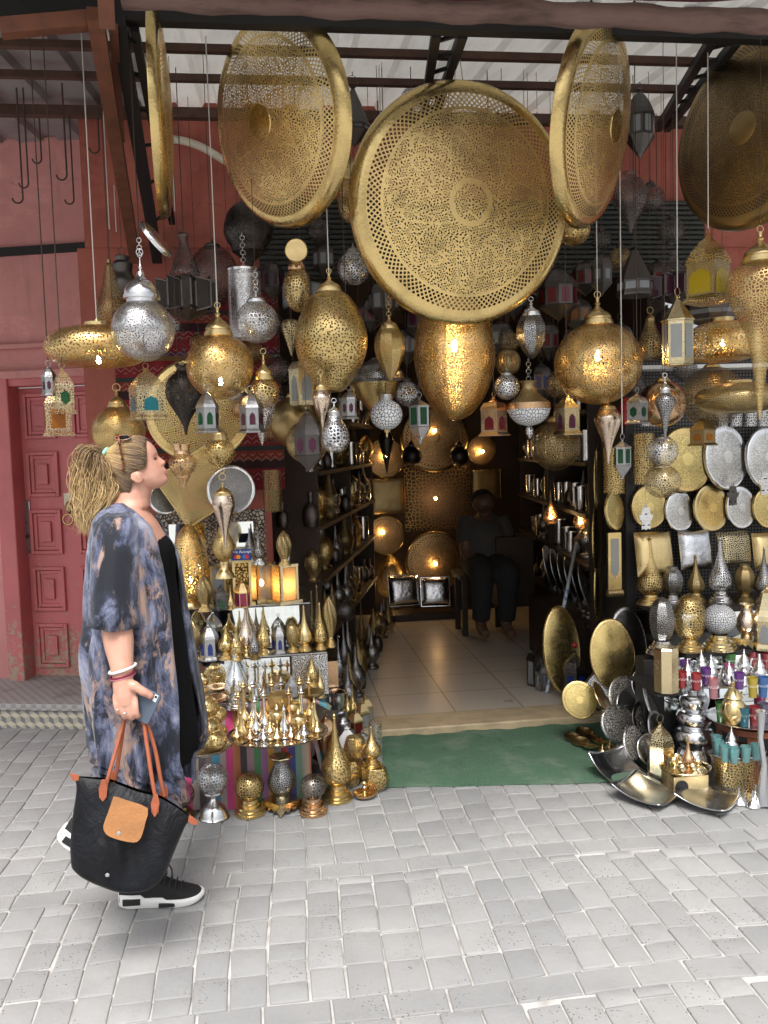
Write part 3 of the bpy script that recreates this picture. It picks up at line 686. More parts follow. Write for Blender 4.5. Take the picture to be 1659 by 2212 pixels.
def boxlan(label, cx, y0, y1, w, Y, m, glassm, n=4, rz=.5, shape='arch', dome=.38, z=None, group='small glass and metal lanterns', flange=1.22, win=(.18, .8, .5), mcap=None, ring=6, cord=None, tail=None, cat='lantern', name='box_lantern', ogee=True):
    """house shaped lantern between pixel rows y0..y1, w wide: flanged foot, n sided body with window panes, pointed dome"""
    h = y1-y0; yd = y0+dome*h; rr = w/2/math.cos(PI/n)*(.92 if n == 4 else 1)
    P = on(cx, y1, z) if z is not None else at(cx, y1, Y); s = mpp(P); root = thing(name, label, cat, P, rz, group)
    q = lambda prf: [(r*s, (y1-y)*s) for r, y in prf]
    ph = PI/n - PI/2
    bt = y1-.10*h if flange > 1 else y1-.02*h
    if tail: bt = y1-tail*h
    MB().lathe(q([(rr, bt), (rr, yd)]), n, ph, False).build('body', M[m], root)
    if tail: MB().lathe(q([(rr, bt), (rr*1.08, bt+2), (rr*.7, bt+(y1-bt)*.4), (rr*.25, bt+(y1-bt)*.75), (1.5, y1-2), (2, y1), (0, y1)]), n, ph, False).build('pointed_base', M[m], root)
    else: MB().lathe(q([(rr, bt), (rr*flange, y1-.035*h), (rr*flange, y1), (0, y1)]), n, ph, False).build('base', M[mcap or m], root)
    if ogee: dp = [(rr*1.06, yd+.01*h), (rr*1.06, yd-.01*h), (rr*.97, yd-.08*h), (rr*.78, yd-.17*h), (rr*.42, y0+.12*h), (rr*.15, y0+.06*h)]
    else: dp = [(rr*1.08, yd+.01*h), (rr*1.08, yd-.01*h), (rr*.16, y0+.07*h)]
    dm_ = MB().lathe(q(dp), n, ph, False).build('dome', M[mcap or m], root)
    MB().lathe(q([(rr*.15, y0+.065*h), (rr*.1, y0+.04*h), (rr*.2, y0+.025*h), (rr*.1, y0+.01*h), (.4, y0)]), 10).build('finial', M[mcap or m], dm_)
    MB().torus((0, 0, (y1-y0+ring*.8)*s), ring*s, .0013, 14, 5).build('ring', M[mcap or m], root)
    ap = rr*math.cos(PI/n); side = 2*rr*math.sin(PI/n)
    f0, f1, fw = win
    for k in range(n):
        a = ph + PI/n + 2*PI*k/n; nx, ny = math.cos(a), math.sin(a); tx, ty = -ny, nx
        zb = y1-(bt+(yd-bt)*f0); zt = y1-(bt+(yd-bt)*f1); ww = side*fw/2
        if shape == 'arch': pl = [(-ww, zb), (ww, zb), (ww, zb+(zt-zb)*.6), (ww*.8, zb+(zt-zb)*.8), (0, zt), (-ww*.8, zb+(zt-zb)*.8), (-ww, zb+(zt-zb)*.6)]
        elif shape == 'hex': pl = [(0, zb), (ww, zb+(zt-zb)*.25), (ww, zb+(zt-zb)*.75), (0, zt), (-ww, zb+(zt-zb)*.75), (-ww, zb+(zt-zb)*.25)]
        else: pl = [(-ww, zb), (ww, zb), (ww, zt), (-ww, zt)]
        for off, grow, mm, nm in ((.05, 1.0, M[glassm], 'pane'),):
            e = ap*s+.0015
            MB().add([Vector((nx*e+tx*u*s, ny*e+ty*u*s, v*s)) for u, v in pl], [tuple(range(len(pl)))], None, 0, False).build(nm, mm, root)
    if cord is not None:
        z1 = zc(P.y)-.03-P.z; z0 = (y1-y0+ring*1.8)*s
        if z1 > z0: MB().tube([(0, 0, z0), (0, 0, z1)], .0022, 6).build('cord' if cord == 'string' else 'hook_rod', M[cord], root)
    return root

def disc(name, label, cx, cy, dia, Y, az, mat, tilt=0, roll=0, depth=.10, rimw=.12, group='large round pierced brass trays', cord=None, cat='tray', boss=None, pos=None, parts=True, seg=72, ell=1.0, backmat=None, dome=.06):
    """shallow dish tray whose face looks along azimuth az (0 = to the street, + = right)"""
    P = pos or at(cx, cy, Y); D = dia*mpp(P); r0 = D/2
    root = thing(name, label, cat, P, 0, group)
    f = Vector((math.sin(R(az))*math.cos(R(tilt)), -math.cos(R(az))*math.cos(R(tilt)), -math.sin(R(tilt))))
    zax = f; xax = Vector((0, 0, 1)).cross(zax).normalized(); yax = zax.cross(xax)
    cr, sr = math.cos(R(roll)), math.sin(R(roll)); x2 = xax*cr+yax*sr; y2 = yax*cr-xax*sr
    root.rotation_euler = Matrix((x2, y2, zax)).transposed().to_euler()
    h = r0*depth*1.15; dm = r0*dome; rf = r0*(1-rimw)
    EM = Matrix.Diagonal((ell, 1, 1))
    mb = MB().lathe([(0, h+dm), (rf*.2, h+dm*.97), (rf*.4, h+dm*.86), (rf*.6, h+dm*.65), (rf*.8, h+dm*.36), (rf*.93, h+dm*.12), (rf, h*.985)], seg, uvw=r0, M=EM)
    face = mb.build('pierced_face', M[mat], root)
    rm = MB().lathe(crom([(rf, h*.985), (r0*.945, h*.86), (r0*.985, h*.52), (r0, h*.1), (r0*1.0, 0)], 4)+[(r0*.985, 0), (r0*.965, h*.4), (rf, h*.9)], seg, uvw=r0, M=EM)
    rm.build('rim', M[backmat or {'disc_ag': 'silver', 'disc_g': 'brassw'}.get(mat, 'brass')], root)
    if boss: MB().lathe([(r0*boss, h+dm*.975), (r0*boss*.96, h+dm*1.02), (r0*boss*.5, h+dm*1.06), (0, h+dm*1.08)], 32, uvw=r0, M=EM).build('boss', M[backmat or 'brass'], root)
    if cord:
        Z = zc(P.y)-.03-P.z; top = f*0+Vector((0, 0, r0*math.cos(R(tilt))))
        inv = root.rotation_euler.to_matrix().inverted(); mb = MB()
        for dx in (-.02, .02): mb.tube([inv @ (top+Vector((dx, 0, 0))), inv @ Vector((dx*.3, 0, Z))], .0022, 5)
        mb.build('cord', M['string'], root)
    return root

# the big trays
disc('hanging_tray', 'largest pierced brass tray with a centre ring, hanging full face over the entrance', 997, 445, 505, 3.6, 10, 'disc_a', 7, 0, .09, cord=1, dome=.11)
disc('hanging_tray', 'tall brass tray with a plain boss, turned left beneath the front beam', 610, 265, 436, 3.5, -53, 'disc_b', 12, 4, .10, boss=.165, cord=1, dome=.17)
disc('hanging_tray', 'narrow looking brass tray turned right, overlapping the top of the largest tray', 1273, 272, 424, 3.3, 51, 'disc_b', 12, -5, .10, boss=.16, cord=1, dome=.17)
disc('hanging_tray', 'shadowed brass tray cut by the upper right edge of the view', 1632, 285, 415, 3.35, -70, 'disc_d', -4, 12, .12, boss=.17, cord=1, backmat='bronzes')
disc('hanging_tray', 'brass tray hanging edge on beside the rusty strut on the left', 334, 250, 428, 3.4, 94, 'disc_b', 0, -2, .10, boss=.17, cord=1)
disc('round_tray', 'wide star cut brass tray on the wall behind the woman', 430, 885, 232, 4.3, -4, 'disc_y', -6, 0, .05, rimw=.16, group='trays by the left pier')
disc('round_plate', 'thin clear edged silver plate above the carved mirror frame', 499, 1058, 106, 4.05, -8, 'silvere', -8, 0, .06, group='trays by the left pier', backmat='silver')
disc('round_plate', 'small silver plate showing past the woman\'s throat', 357, 1078, 70, 4.2, 15, 'silvere', -20, 0, .06, group='trays by the left pier', backmat='silver')
disc('ceiling_plate', 'silver lamp ceiling plate tilted on its hook above the silver globe lantern', 334, 520, 92, 3.3, 75, 'silver', -36, 0, .2, group=None, cat='ceiling plate', seg=40, backmat='silver')
disc('ceiling_plate', 'brass lamp ceiling plate with screw hole above the small brass egg lantern', 640, 541, 50, 3.6, -5, 'brassw', 12, 0, .2, group='brass ceiling plates', cat='ceiling plate', seg=36, boss=.12)
disc('ceiling_plate', 'brass lamp ceiling plate between the two largest trays', 752, 364, 46, 4.0, -5, 'brassw', 8, 0, .2, group='brass ceiling plates', cat='ceiling plate', seg=36, boss=.12)
# square diamond hung tray
def square_tray(label, cx, cy, w, Y, rotd, m, az=0, tilt=-4, group=None, dome=.12, h=None, name='square_tray', cat='tray', pos=None, mrim=None):
    P = pos or at(cx, cy, Y); a = w*mpp(P)/2; b = (h or w)*mpp(P)/2; root = thing(name, label, cat, P, 0, group)
    f = Vector((math.sin(R(az))*math.cos(R(tilt)), -math.cos(R(az))*math.cos(R(tilt)), -math.sin(R(tilt)))); x = Vector((0, 0, 1)).cross(f).normalized(); y = f.cross(x)
    c_, s_ = math.cos(R(rotd)), math.sin(R(rotd)); root.rotation_euler = Matrix((x*c_+y*s_, y*c_-x*s_, f)).transposed().to_euler()
    mb = MB(); n = 14; vs = []; uv = []
    for i in range(n+1):
        for j in range(n+1):
            u, v = i/n*2-1, j/n*2-1; pinch = 1-.06*(1-abs(u)**3)*0
            e = (1-u**4)*(1-v**4); vs.append((a*u*(1-.05*(1-v*v)*0), b*v, a*dome*2*e**.6)); uv.append((u*a, v*a))
    mb.add(vs, [(i*(n+1)+j, (i+1)*(n+1)+j, (i+1)*(n+1)+j+1, i*(n+1)+j+1) for i in range(n) for j in range(n)], uv)
    mb.build('panel', M[m], root)
    if mrim == 'none': return root
    mb = MB()
    for sx in (-1, 1): mb.box((sx*a, 0, -.003), (.008, 2*b+.008, .012)); mb.box((0, sx*b, -.003), (2*a-.008, .008, .012))
    mb.build('rim', M[mrim or 'brass'], root, bevel=.002)
    return root
square_tray('diamond hung star cut brass tray with a plain round centre', 425, 1052, 128, 4.15, 32, 'brassst', group='trays by the left pier', dome=.03, mrim='brass')

# lanterns of the left half
lamp('saucer_lamp', 'lit wide flat saucer shaped brass lamp before the pink wall', 214, 3.42, [('body', 'brassf', ('S', (30, 792), (60, 791), (90, 782), (108, 764), (111, 750), (104, 732), (86, 718), (60, 710), (28, 706))), ('cap', 'brassw', ('L', (26, 706), (26, 698), (5, 697), (3, 690), (.5, 690)))], 'hanging lamp', 'flat saucer lamps', lit=779, seg=48, cord=(690, 'string'))
lamp('globe_lantern', 'large silver pierced globe lantern with bell lid before the pink wall', 313, 3.25, [('body', 'silvers', ('B', 714, 67, 67, -62, 90, 24)), ('collar', 'silver', ('L', (33, 657), (33, 649), (39, 648), (39, 640), (37, 639))), ('cap', 'silver', ('S', (37, 639), (35, 628), (26, 614), (14, 606), (9, 598), (7, 590), (3, 586), (4, 580), (2, 574), (1, 560)))], 'lantern', 'round pierced lanterns', seg=40, ring=(549, 7), chain=(525, 560), cord=(520, 'wire'))
lamp('bottle_lantern', 'tall dark brass bottle shaped lantern behind the silver globe', 242, 3.75, [('body', 'bronze', ('S', (26, 702), (34, 680), (32, 660), (22, 630), (14, 600), (9, 575))), ('cap', 'bronzes', ('S', (9, 575), (5, 572), (4, 562), (1, 558)))], cord=(558, 'wire'))
lamp('black_lantern', 'small blackened lantern behind the tall dark brass bottle lantern', 268, 4.0, [('body', 'guns', ('S', (10, 650), (26, 640), (28, 610), (20, 590), (22, 572), (14, 565), (16, 556), (2, 552)))], ring=(545, 8), cord=(538, 'wire'), group='black lanterns')
def starlan(label, cx, cy, w, h, Y, dtop, m='gun', gm='etched', pts=8, rz=0, group='star shaped dark lanterns', cord='wire'):
    P = at(cx, cy, Y); s = mpp(P); root = thing('star_lantern', label, 'lantern', P, rz, group); r = w/2
    for k in range(pts):
        a = 2*PI*k/pts; mb = MB(); pn = MB()
        d0, d1 = Vector((math.cos(a-PI/pts), math.sin(a-PI/pts), 0)), Vector((math.cos(a+PI/pts), math.sin(a+PI/pts), 0)); dm = Vector((math.cos(a), math.sin(a), 0))
        i0, i1, o = d0*r*.62*s, d1*r*.62*s, dm*r*s; hz = h/2*s; up = Vector((0, 0, 1))
        for p_, q_ in ((i0, o), (o, i1)):
            A, B, C, D = p_-up*hz*.8, q_-up*hz*.62, q_+up*hz*.62, p_+up*hz*.8
            mb.bar(A, B, .006); mb.bar(B, C, .007); mb.bar(D, C, .006); ins = lambda v: v*.97
            pn.quad(ins(A), ins(B), ins(C), ins(D))
        mb.add([o+up*hz*.62, i0+up*hz*.8, up*hz*1.1, i1+up*hz*.8], [(0, 1, 2), (0, 2, 3)], None, 0, False); mb.add([o-up*hz*.62, i0-up*hz*.8, -up*hz*1.25, i1-up*hz*.8], [(0, 2, 1), (0, 3, 2)], None, 0, False)
        rb = mb.build('star_point', M['guns' if m == 'gun' else m], root); pn.build('pane', M[gm], rb)
    H = (cy-dtop)*s; z0 = h/2*s
    MB().lathe(crom([(r*.5*s, z0), (r*.48*s, z0+.12*(H-z0)), (r*.34*s, z0+.35*(H-z0)), (r*.2*s, z0+.6*(H-z0)), (r*.15*s, z0+.8*(H-z0)), (r*.19*s, z0+.9*(H-z0)), (.004, H)], 4), 20).build('dome', M[m], root)
    if cord: MB().tube([(0, 0, H), (0, 0, zc(P.y)-.03-P.z)], .002, 6).build('hook_rod', M['wire'], root)
    return root
starlan('dark star lantern with etched panes and tall dome left of the kilim', 402, 640, 128, 88, 3.85, 500, rz=.25)
globe('dark openwork globe lantern half hidden behind the dark star lantern', 464, 598, 54, 4.25, 'gun', 18, 520, 'guns', ry=66, group='dark hanging lanterns')
lamp('urn_lantern', 'black dotted urn lantern with pointed tip under the left brass tray', 540, 4.15, [('body', 'gund', ('S', (2, 592), (8, 570), (26, 552), (36, 545), (38, 536), (50, 515), (52, 492), (42, 462), (26, 446), (10, 440)))], group='dark hanging lanterns', cord=(440, 'wire'))
lamp('cylinder_lantern', 'bright silver cylinder lantern with cut arabesques hung on chains', 532, 3.95, [('body', 'silvers', ('L', (35, 732), (35, 587))), ('rim', 'silver', ('L', (36, 590), (36, 585), (33, 585)))], seg=36, chain=(515, 585), cord=(515, 'wire'), group=None)
globe('silver pierced globe lantern in front of the silver cylinder', 557, 696, 46, 3.6, 'silverp', 21, 630, 'silver', chain=(588, 632), cord=(585, 'wire'))
globe('lit brass globe lantern with conical cap hung low beside the woman\'s head', 478, 792, 72, 3.45, 'brasss', 31, 666, lit=826, cord=(670, 'string'), ring=(662, 6), ry=71)
boxlan('silver gilt lantern with green hexagon panes, leftmost of the small lanterns', 139, 795, 895, 40, 3.3, 'palep', 'green', 4, .45, 'hex', .42, mcap='palep', cord='wire', win=(.2, .85, .5))
boxlan('pale brass lantern with amber panes hanging just under the green paned one', 127, 850, 942, 56, 3.36, 'palep', 'amber', 4, .3, 'rect', .26, mcap='palep', win=(.12, .8, .55))
boxlan('tiny pewter lantern behind the green paned lantern', 108, 790, 856, 26, 3.5, 'pewter', 'plum', 6, .2, 'hex', .4, cord='wire')
boxlan('brass domed lantern with teal panes below the silver globe lantern', 320, 796, 907, 66, 3.35, 'palep', 'teal', 4, .42, 'arch', .42, mcap='palep', win=(.15, .72, .5), cord='wire')
globe('pierced brass globe lantern right above the woman\'s head', 259, 932, 56, 3.65, 'brassst', 21, 842, ring=(838, 8), cord=(830, 'wire'))
lamp('urn_lantern', 'black urn lantern with wide neck and pointed tail on a chain', 402, 3.7, [('body', 'gund', ('S', (2, 940), (8, 915), (22, 890), (36, 865), (40, 842), (33, 820), (17, 806), (14, 797), (20, 788)))], group='dark hanging lanterns', chain=(715, 785), cord=(712, 'wire'))
boxlan('little silver lantern with green panes under the lit brass globe', 450, 843, 935, 42, 3.3, 'pewter', 'green', 6, .3, 'arch', .42, cord=None)
globe('small brass ball lantern just above the silver plate', 477, 977, 32, 3.55, 'brassp', 18, 905, ring=(896, 6), chain=(872, 905), cord=(870, 'wire'))
boxlan('little silver lantern with dark red panes below the brass and silver globe', 545, 845, 935, 44, 3.4, 'pewter', 'plum', 6, .1, 'arch', .42)
globe('brass ball lantern with tall finial right of the lit brass globe', 573, 848, 32, 3.45, 'brassp', 20, 768, ring=(760, 6), ry=34)
drop('silver drop lamp hanging behind the brass ball lantern with tall finial', 567, 3.8, [(24, 858), (30, 878), (26, 905), (12, 930), (5, 950), (1.5, 962)], 'silverp', 16, 820, 'silver')
lamp('egg_lantern', 'small brass egg lantern with copper collar and no finial', 644, 3.7, [('body', 'brassp', ('S', (3, 674), (16, 666), (27, 645), (30, 622), (26, 600), (18, 585))), ('collar', 'copper', ('L', (18, 586), (19, 580), (16, 572), (14, 568), (14, 566)))], group='egg shaped lanterns', cord=(566, 'wire'))
lamp('egg_lantern', 'dark brass egg lantern below the ceiling plate between the largest trays', 755, 4.2, [('body', 'brassp', ('S', (3, 482), (14, 474), (23, 455), (25, 432), (20, 408))), ('collar', 'brassw', ('L', (20, 408), (20, 402), (12, 398), (12, 392)))], group='egg shaped lanterns', cord=(392, 'wire'))
drop('very large upside down teardrop brass lantern, finely dotted', 719, 3.55, [(28, 635), (46, 648), (64, 680), (76, 715), (78, 745), (70, 780), (52, 812), (36, 832), (22, 845), (4, 848)], 'brassf', 28, 594, seg=48, group='large brass lanterns', cord=(596, 'string'), ring=(590, 5))
globe('dark silver globe lantern touching the left rim of the largest tray', 765, 580, 36, 3.95, 'silverp', 17, 528, 'pewter', cord=(528, 'wire'))
lamp('facet_lamp', 'eight sided pointed brass lamp with cut rosettes on three rings', 844, 3.78, [('body', 'brassst', ('S', (21, 712), (29, 725), (33, 745), (31, 765), (20, 795), (8, 817), (1, 826)), dict(seg=8, smooth=False)), cap(21, 682, 713)], 'hanging lamp', 'faceted pointed lamps', chain=(640, 685), cord=(638, 'wire'))
lamp('egg_lantern', 'huge lit brass egg lantern directly beneath the largest tray', 985, 3.9, [('body', 'brasss', ('S', (3, 908), (30, 898), (58, 868), (78, 825), (87, 780), (85, 735), (76, 700), (62, 672), (40, 652), (20, 645)))], group='large brass lanterns', lit=752, seg=48, bulb=.016, watt=.8, cord=(645, 'wire'))
lamp('facet_lamp', 'eight sided pointed silver lamp with domed lid, right of the huge egg', 1149, 3.8, [('body', 'silvere', ('S', (22, 684), (30, 700), (33, 718), (29, 742), (15, 765), (1, 776)), dict(seg=8, smooth=False)), cap(22, 650, 685, 'silver')], 'hanging lamp', 'faceted pointed lamps', ring=(648, 5), cord=(643, 'wire'))
globe('big lit brass globe lantern with swirl cuts on the right', 1293, 786, 93, 3.5, 'brasss', 33, 640, lit=772, seg=48, ry=88, group='large brass lanterns', bulb=.014, watt=.8, cord=(645, 'string'), ring=(640, 7)) if False else lamp('globe_lantern', 'big lit brass globe lantern with swirl cuts on the right', 1293, 3.72, [('body', 'brasss', ('B', 786, 93, 88, -70, 90, 28)), cap(33, 645, 704)], 'lantern', 'large brass lanterns', lit=772, seg=48, bulb=.014, watt=.8, cord=(645, 'string'), ring=(640, 7))
drop('slender brass drop lamp with needle tip before the round brass pair', 697, 3.3, [(12, 843), (19, 855), (20, 865), (14, 885), (6, 905), (3, 925), (1, 932)], 'rosy', 13, 812, ring=(806, 5))
lamp('pear_lantern', 'pear shaped silver lantern hanging right of the needle tip drop lamp', 725, 3.25, [('body', 'silverp', ('S', (2, 978), (18, 974), (29, 960), (31, 945), (26, 925), (17, 908), (13, 897))), cap(14, 868, 898, 'silver')], ring=(866, 5), group=None)
boxlan('tiny silver lantern with red panes high beside the pear shaped silver lantern', 755, 842, 905, 30, 3.6, 'pewter', 'plum', 6, .2, 'hex', .35, cord='wire')
lamp('mosaic_lantern', 'white mosaic ball lantern over the doorway', 836, 3.75, [('body', 'mosaic', ('B', 896, 35, 33, -68, 90, 18)), ('collar', 'pewter', ('L', (14, 866), (15, 860), (14, 853), (12, 852))), ('pendant_tip', 'brassw', ('L', (7, 929), (5, 934), (2, 937), (3, 940), (1, 945)))], group=None, cord=(852, 'wire'))
boxlan('hexagonal pewter lantern with long green and red panes and pointed foot', 908, 858, 960, 42, 3.76, 'pewter', 'green', 6, .25, 'rect', .2, tail=.38, win=(.08, .94, .62), cord='wire', ogee=False)
boxlan('dark pointed hexagonal lantern before the round brass pair', 668, 884, 1020, 54, 3.3, 'guns', 'plum', 6, .3, 'hex', .42, tail=.28, win=(.08, .92, .5))
globe('smooth brass ball lantern behind the dark pointed hexagonal lantern', 665, 955, 46, 3.75, 'brasse', 16, 880, cord=(880, 'wire'), group='plain round brass lanterns')
globe('larger smooth brass ball lantern, rear one of the round pair', 640, 912, 56, 4.05, 'bronzes', 18, 835, cord=(835, 'wire'), group='plain round brass lanterns')
boxlan('pale brass hexagonal lantern with white panes behind the large teardrop', 660, 775, 876, 58, 3.85, 'pale', 'grey', 6, .1, 'arch', .25, flange=.9, win=(.1, .85, .6), cord='wire')
lamp('parasol_lantern', 'umbrella topped brass lantern with round cut flowers behind the eight sided brass lamp', 815, 3.95, [('body', 'brassst', ('S', (2, 905), (20, 885), (40, 855), (52, 828))), ('shade', 'silvere', ('S', (62, 822), (58, 805), (40, 790), (16, 780), (8, 775)))], group=None, seg=32, cord=(775, 'wire'))
boxlan('dull red four sided lantern with red arch panes', 1068, 858, 942, 44, 3.78, 'redpaint' if False else 'copper', 'red', 4, .75, 'arch', .32, win=(.1, .7, .55), mcap='copper', cord='wire')
lamp('bowl_lantern', 'white mosaic bowl lantern with flared brass neck on three chains', 1144, 3.76, [('bowl', 'mosaic', ('S', (6, 920), (25, 914), (40, 900), (46, 884))), ('band', 'copper', ('L', (47, 884), (47, 871), (44, 870))), ('neck', 'brasse', ('S', (44, 870), (26, 856), (17, 843), (15, 832), (19, 824))), ('pendant_tip', 'silverp', ('S', (5, 920), (9, 928), (8, 938), (3, 947)))], group=None, seg=32, chain=(782, 824), cord=(780, 'wire'))
boxlan('pale brass tower lantern with plum pane in front of the dark brass ball', 1226, 850, 940, 40, 3.72, 'pale', 'plum', 4, .25, 'arch', .36, mcap='pale', win=(.12, .75, .42), cord='wire', ogee=False)
globe('dark brass ball lantern with fine cuts at the right of the doorway', 1200, 962, 54, 3.9, 'bronze', 17, 890, group='plain round brass lanterns', cord=(885, 'wire'))
boxlan('two tier glass and brass lantern with crossed straps', 1464, 640, 790, 56, 3.35, 'pale', 'grey', 6, .5, 'rect', .36, win=(.14, .9, .72), cord='string', ring=9, ogee=False, flange=.85)
lamp('pear_lantern', 'small dark brass pear lantern beside the big lit globe', 1405, 3.75, [('body', 'bronze', ('S', (3, 781), (20, 775), (27, 755), (24, 735), (14, 710), (10, 695))), ('cap', 'bronzes', ('S', (10, 695), (9, 688), (2, 680)))], ring=(672, 7), cord=(664, 'wire'), group=None)
drop('brass drop lamp with studs hanging under the big lit globe', 1314, 3.75, [(17, 884), (28, 900), (27, 915), (15, 945), (7, 970), (1.5, 1002)], 'rosy', 18, 866)
drop('silver drop lamp with needle tip in front of the double silver balls', 1437, 3.25, [(13, 850), (21, 862), (20, 875), (10, 900), (5, 925), (1, 952)], 'silvere', 13, 816, 'silver', ring=(812, 5), cord=(805, 'wire'))
globe('dark silver ball lantern, upper of the double balls at the wall display', 1432, 975, 33, 3.55, 'silverp', 18, 938, 'pewter', group='double ball lanterns')
globe('nickel brass ball lantern, lower of the double balls at the wall display', 1431, 1040, 39, 3.6, 'palep', 20, 1000, 'pale', ry=36, group='double ball lanterns')
boxlan('onion domed brass lantern with yellow glass under the shadowed tray', 1530, 508, 655, 70, 3.3, 'brasse', 'yellow', 4, .55, 'arch', .42, mcap='brassp', win=(.06, .8, .78), cord='string')
drop('huge swirl cut brass drop lamp cut by the right edge of the view', 1641, 3.15, [(36, 572), (60, 590), (68, 620), (62, 655), (42, 695), (24, 740), (14, 800), (7, 870), (4, 890), (2, 906)], 'brassp', 38, 508, seg=40, ring=(503, 7), cord=(497, 'wire'), group='large brass lanterns')
lamp('saucer_lamp', 'lit saucer shaped brass lamp behind the huge brass drop lamp', 1560, 3.55, [('body', 'brassf', ('S', (30, 781), (60, 776), (76, 760), (78, 740), (70, 718), (50, 702), (24, 696))), ('cap', 'brassw', ('L', (24, 696), (24, 688), (4, 686)))], 'hanging lamp', 'flat saucer lamps', lit=745, seg=40, cord=(686, 'wire'))
lamp('saucer_lamp', 'unlit flat brass lamp lowest of the saucers at the right', 1594, 3.35, [('body', 'brasse', ('S', (30, 893), (62, 887), (85, 872), (90, 858), (80, 843), (55, 832), (28, 828))), ('cap', 'brassw', ('L', (28, 829), (29, 823), (26, 822)))], 'hanging lamp', 'flat saucer lamps', seg=40)
globe('big pierced brass ball lantern behind the lowest saucer lamp', 1538, 858, 66, 3.75, 'bronze', 18, 778, group='plain round brass lanterns', cord=(778, 'wire'))
globe('coppery ball lantern left of the big pierced brass ball', 1432, 872, 50, 3.9, 'copper', 16, 806, group='plain round brass lanterns', cord=(806, 'wire'))
boxlan('small brown brass house lantern with amber arches before the silver wall disc', 1518, 903, 963, 40, 3.35, 'bronzes', 'amber', 4, .4, 'arch', .45, mcap='bronzes')
boxlan('little silver lantern with diamond panes hanging left of the silver drop lamp', 1377, 848, 915, 34, 3.6, 'pewter', 'green', 4, .6, 'hex', .35, cord='wire')
boxlan('silver lantern with green and pink panes and red tassel by the brass cylinder', 1345, 948, 1035, 32, 3.5, 'pewter', 'green', 6, .4, 'rect', .22, tail=.36, win=(.08, .92, .6), cord='string', ogee=False)
globe('silver and brass ball lantern between the huge egg and the mosaic bowl', 1096, 836, 28, 3.75, 'silverp', 13, 795, 'pewter', cord=(795, 'wire'))
lamp('saucer_lamp', 'small brass saucer lamp peeping out right of the huge egg', 1098, 4.05, [('body', 'brasse', ('S', (8, 808), (20, 803), (27, 785), (22, 764), (8, 755)))], 'hanging lamp', 'flat saucer lamps', cord=(755, 'wire'))
globe('ribbed brass ball lantern half hidden behind the big lit globe', 1207, 832, 30, 3.95, 'bronze', 12, 795, group='plain round brass lanterns', cord=(795, 'wire'))
lamp('vase_lantern', 'reddish brass vase lantern hanging by the woman\'s face', 397, 3.5, [('body', 'copperp', ('S', (3, 1060), (5, 1045), (14, 1032), (15, 1027), (26, 1015), (30, 1000), (27, 990), (17, 981))), ('neck', 'copper', ('S', (17, 981), (16, 972), (19, 960)))], group=None, chain=(920, 960), cord=(918, 'wire'))
drop('brass drop lamp with bulbous body hanging before the carved mirror', 487, 3.5, [(20, 1070), (24, 1086), (23, 1098), (15, 1122), (7, 1150), (1.5, 1186)], 'rosy', 20, 1042, ring=(1030, 7), chain=(985, 1022))
globe('dark brass globe lantern tucked behind the right rim of the largest tray', 1240, 495, 36, 3.95, 'brassf', 14, 445, group='plain round brass lanterns', cord=(445, 'wire'))
# dark glass lanterns high at the back
boxlan('dark faceted lantern with pale glass hanging between two trays near the roof', 766, 190, 318, 62, 3.85, 'guns', 'grey', 8, .2, 'rect', .68, tail=.25, win=(.1, .9, .7), cord='wire', ogee=False, ring=12, group='dark glass lanterns')
boxlan('dark tin lantern with round holes high beside the shadowed tray', 1382, 195, 345, 58, 3.9, 'guns', 'grey', 8, .2, 'rect', .4, tail=.32, win=(.1, .9, .6), cord='wire', group='dark glass lanterns')
lamp('urn_lantern', 'dark openwork urn lantern with pointed tip right of the narrow tray', 1362, 4.0, [('body', 'gun', ('S', (2, 505), (10, 485), (22, 462), (36, 440), (38, 420), (30, 398), (14, 385), (18, 375)))], group='dark hanging lanterns', cord=(375, 'wire'))
lamp('bell_lantern', 'dark pierced lantern top showing over the largest tray', 895, 4.1, [('body', 'gun', ('S', (32, 240), (30, 215), (24, 200), (12, 190), (4, 180)))], group='dark hanging lanterns', cord=(180, 'wire'))
boxlan('dark bell shaped lantern with frosted white panes left of the yellow glass lantern', 1371, 535, 640, 70, 3.8, 'guns', 'grey', 8, .2, 'rect', .72, flange=1.05, win=(.1, .9, .8), cord='wire', ogee=False, group='dark glass lanterns')
boxlan('dark lantern with red and white panes right of the largest tray\'s lower rim', 1207, 575, 695, 74, 3.9, 'guns', 'red', 8, .1, 'rect', .4, tail=.28, win=(.1, .9, .55), cord='wire', group='dark glass lanterns')
starlan('dark star lantern with coloured glass behind the pale strapwork lantern', 1455, 620, 100, 60, 4.1, 540, gm='plum')
lamp('chandelier', 'dark wide glass paned chandelier above the lit saucer lamp', 1540, 3.85, [('body', 'guns', ('L', (18, 705), (52, 692), (66, 672), (62, 655), (30, 640), (8, 625)), dict(seg=10, smooth=False)), ('pane', 'grey', ('L', (50, 694), (65, 674)), dict(seg=10, smooth=False))], 'chandelier', None, cord=(625, 'wire'))
starlan('dark star lantern with pale panes behind the small brass egg lantern', 660, 640, 96, 64, 4.2, 585, gm='grey')
lamp('cone_lantern', 'pale brass cone lantern behind the left flank of the large teardrop', 630, 4.1, [('body', 'palep', ('S', (2, 768), (9, 745), (16, 725), (20, 708), (17, 695), (6, 690)))], group=None, cord=(690, 'wire'))
boxlan('tiny dark lantern with white panes among the dark glass ones', 1300, 545, 640, 40, 4.2, 'guns', 'grey', 6, .3, 'rect', .35, tail=.3, cord='wire', group='dark glass lanterns')
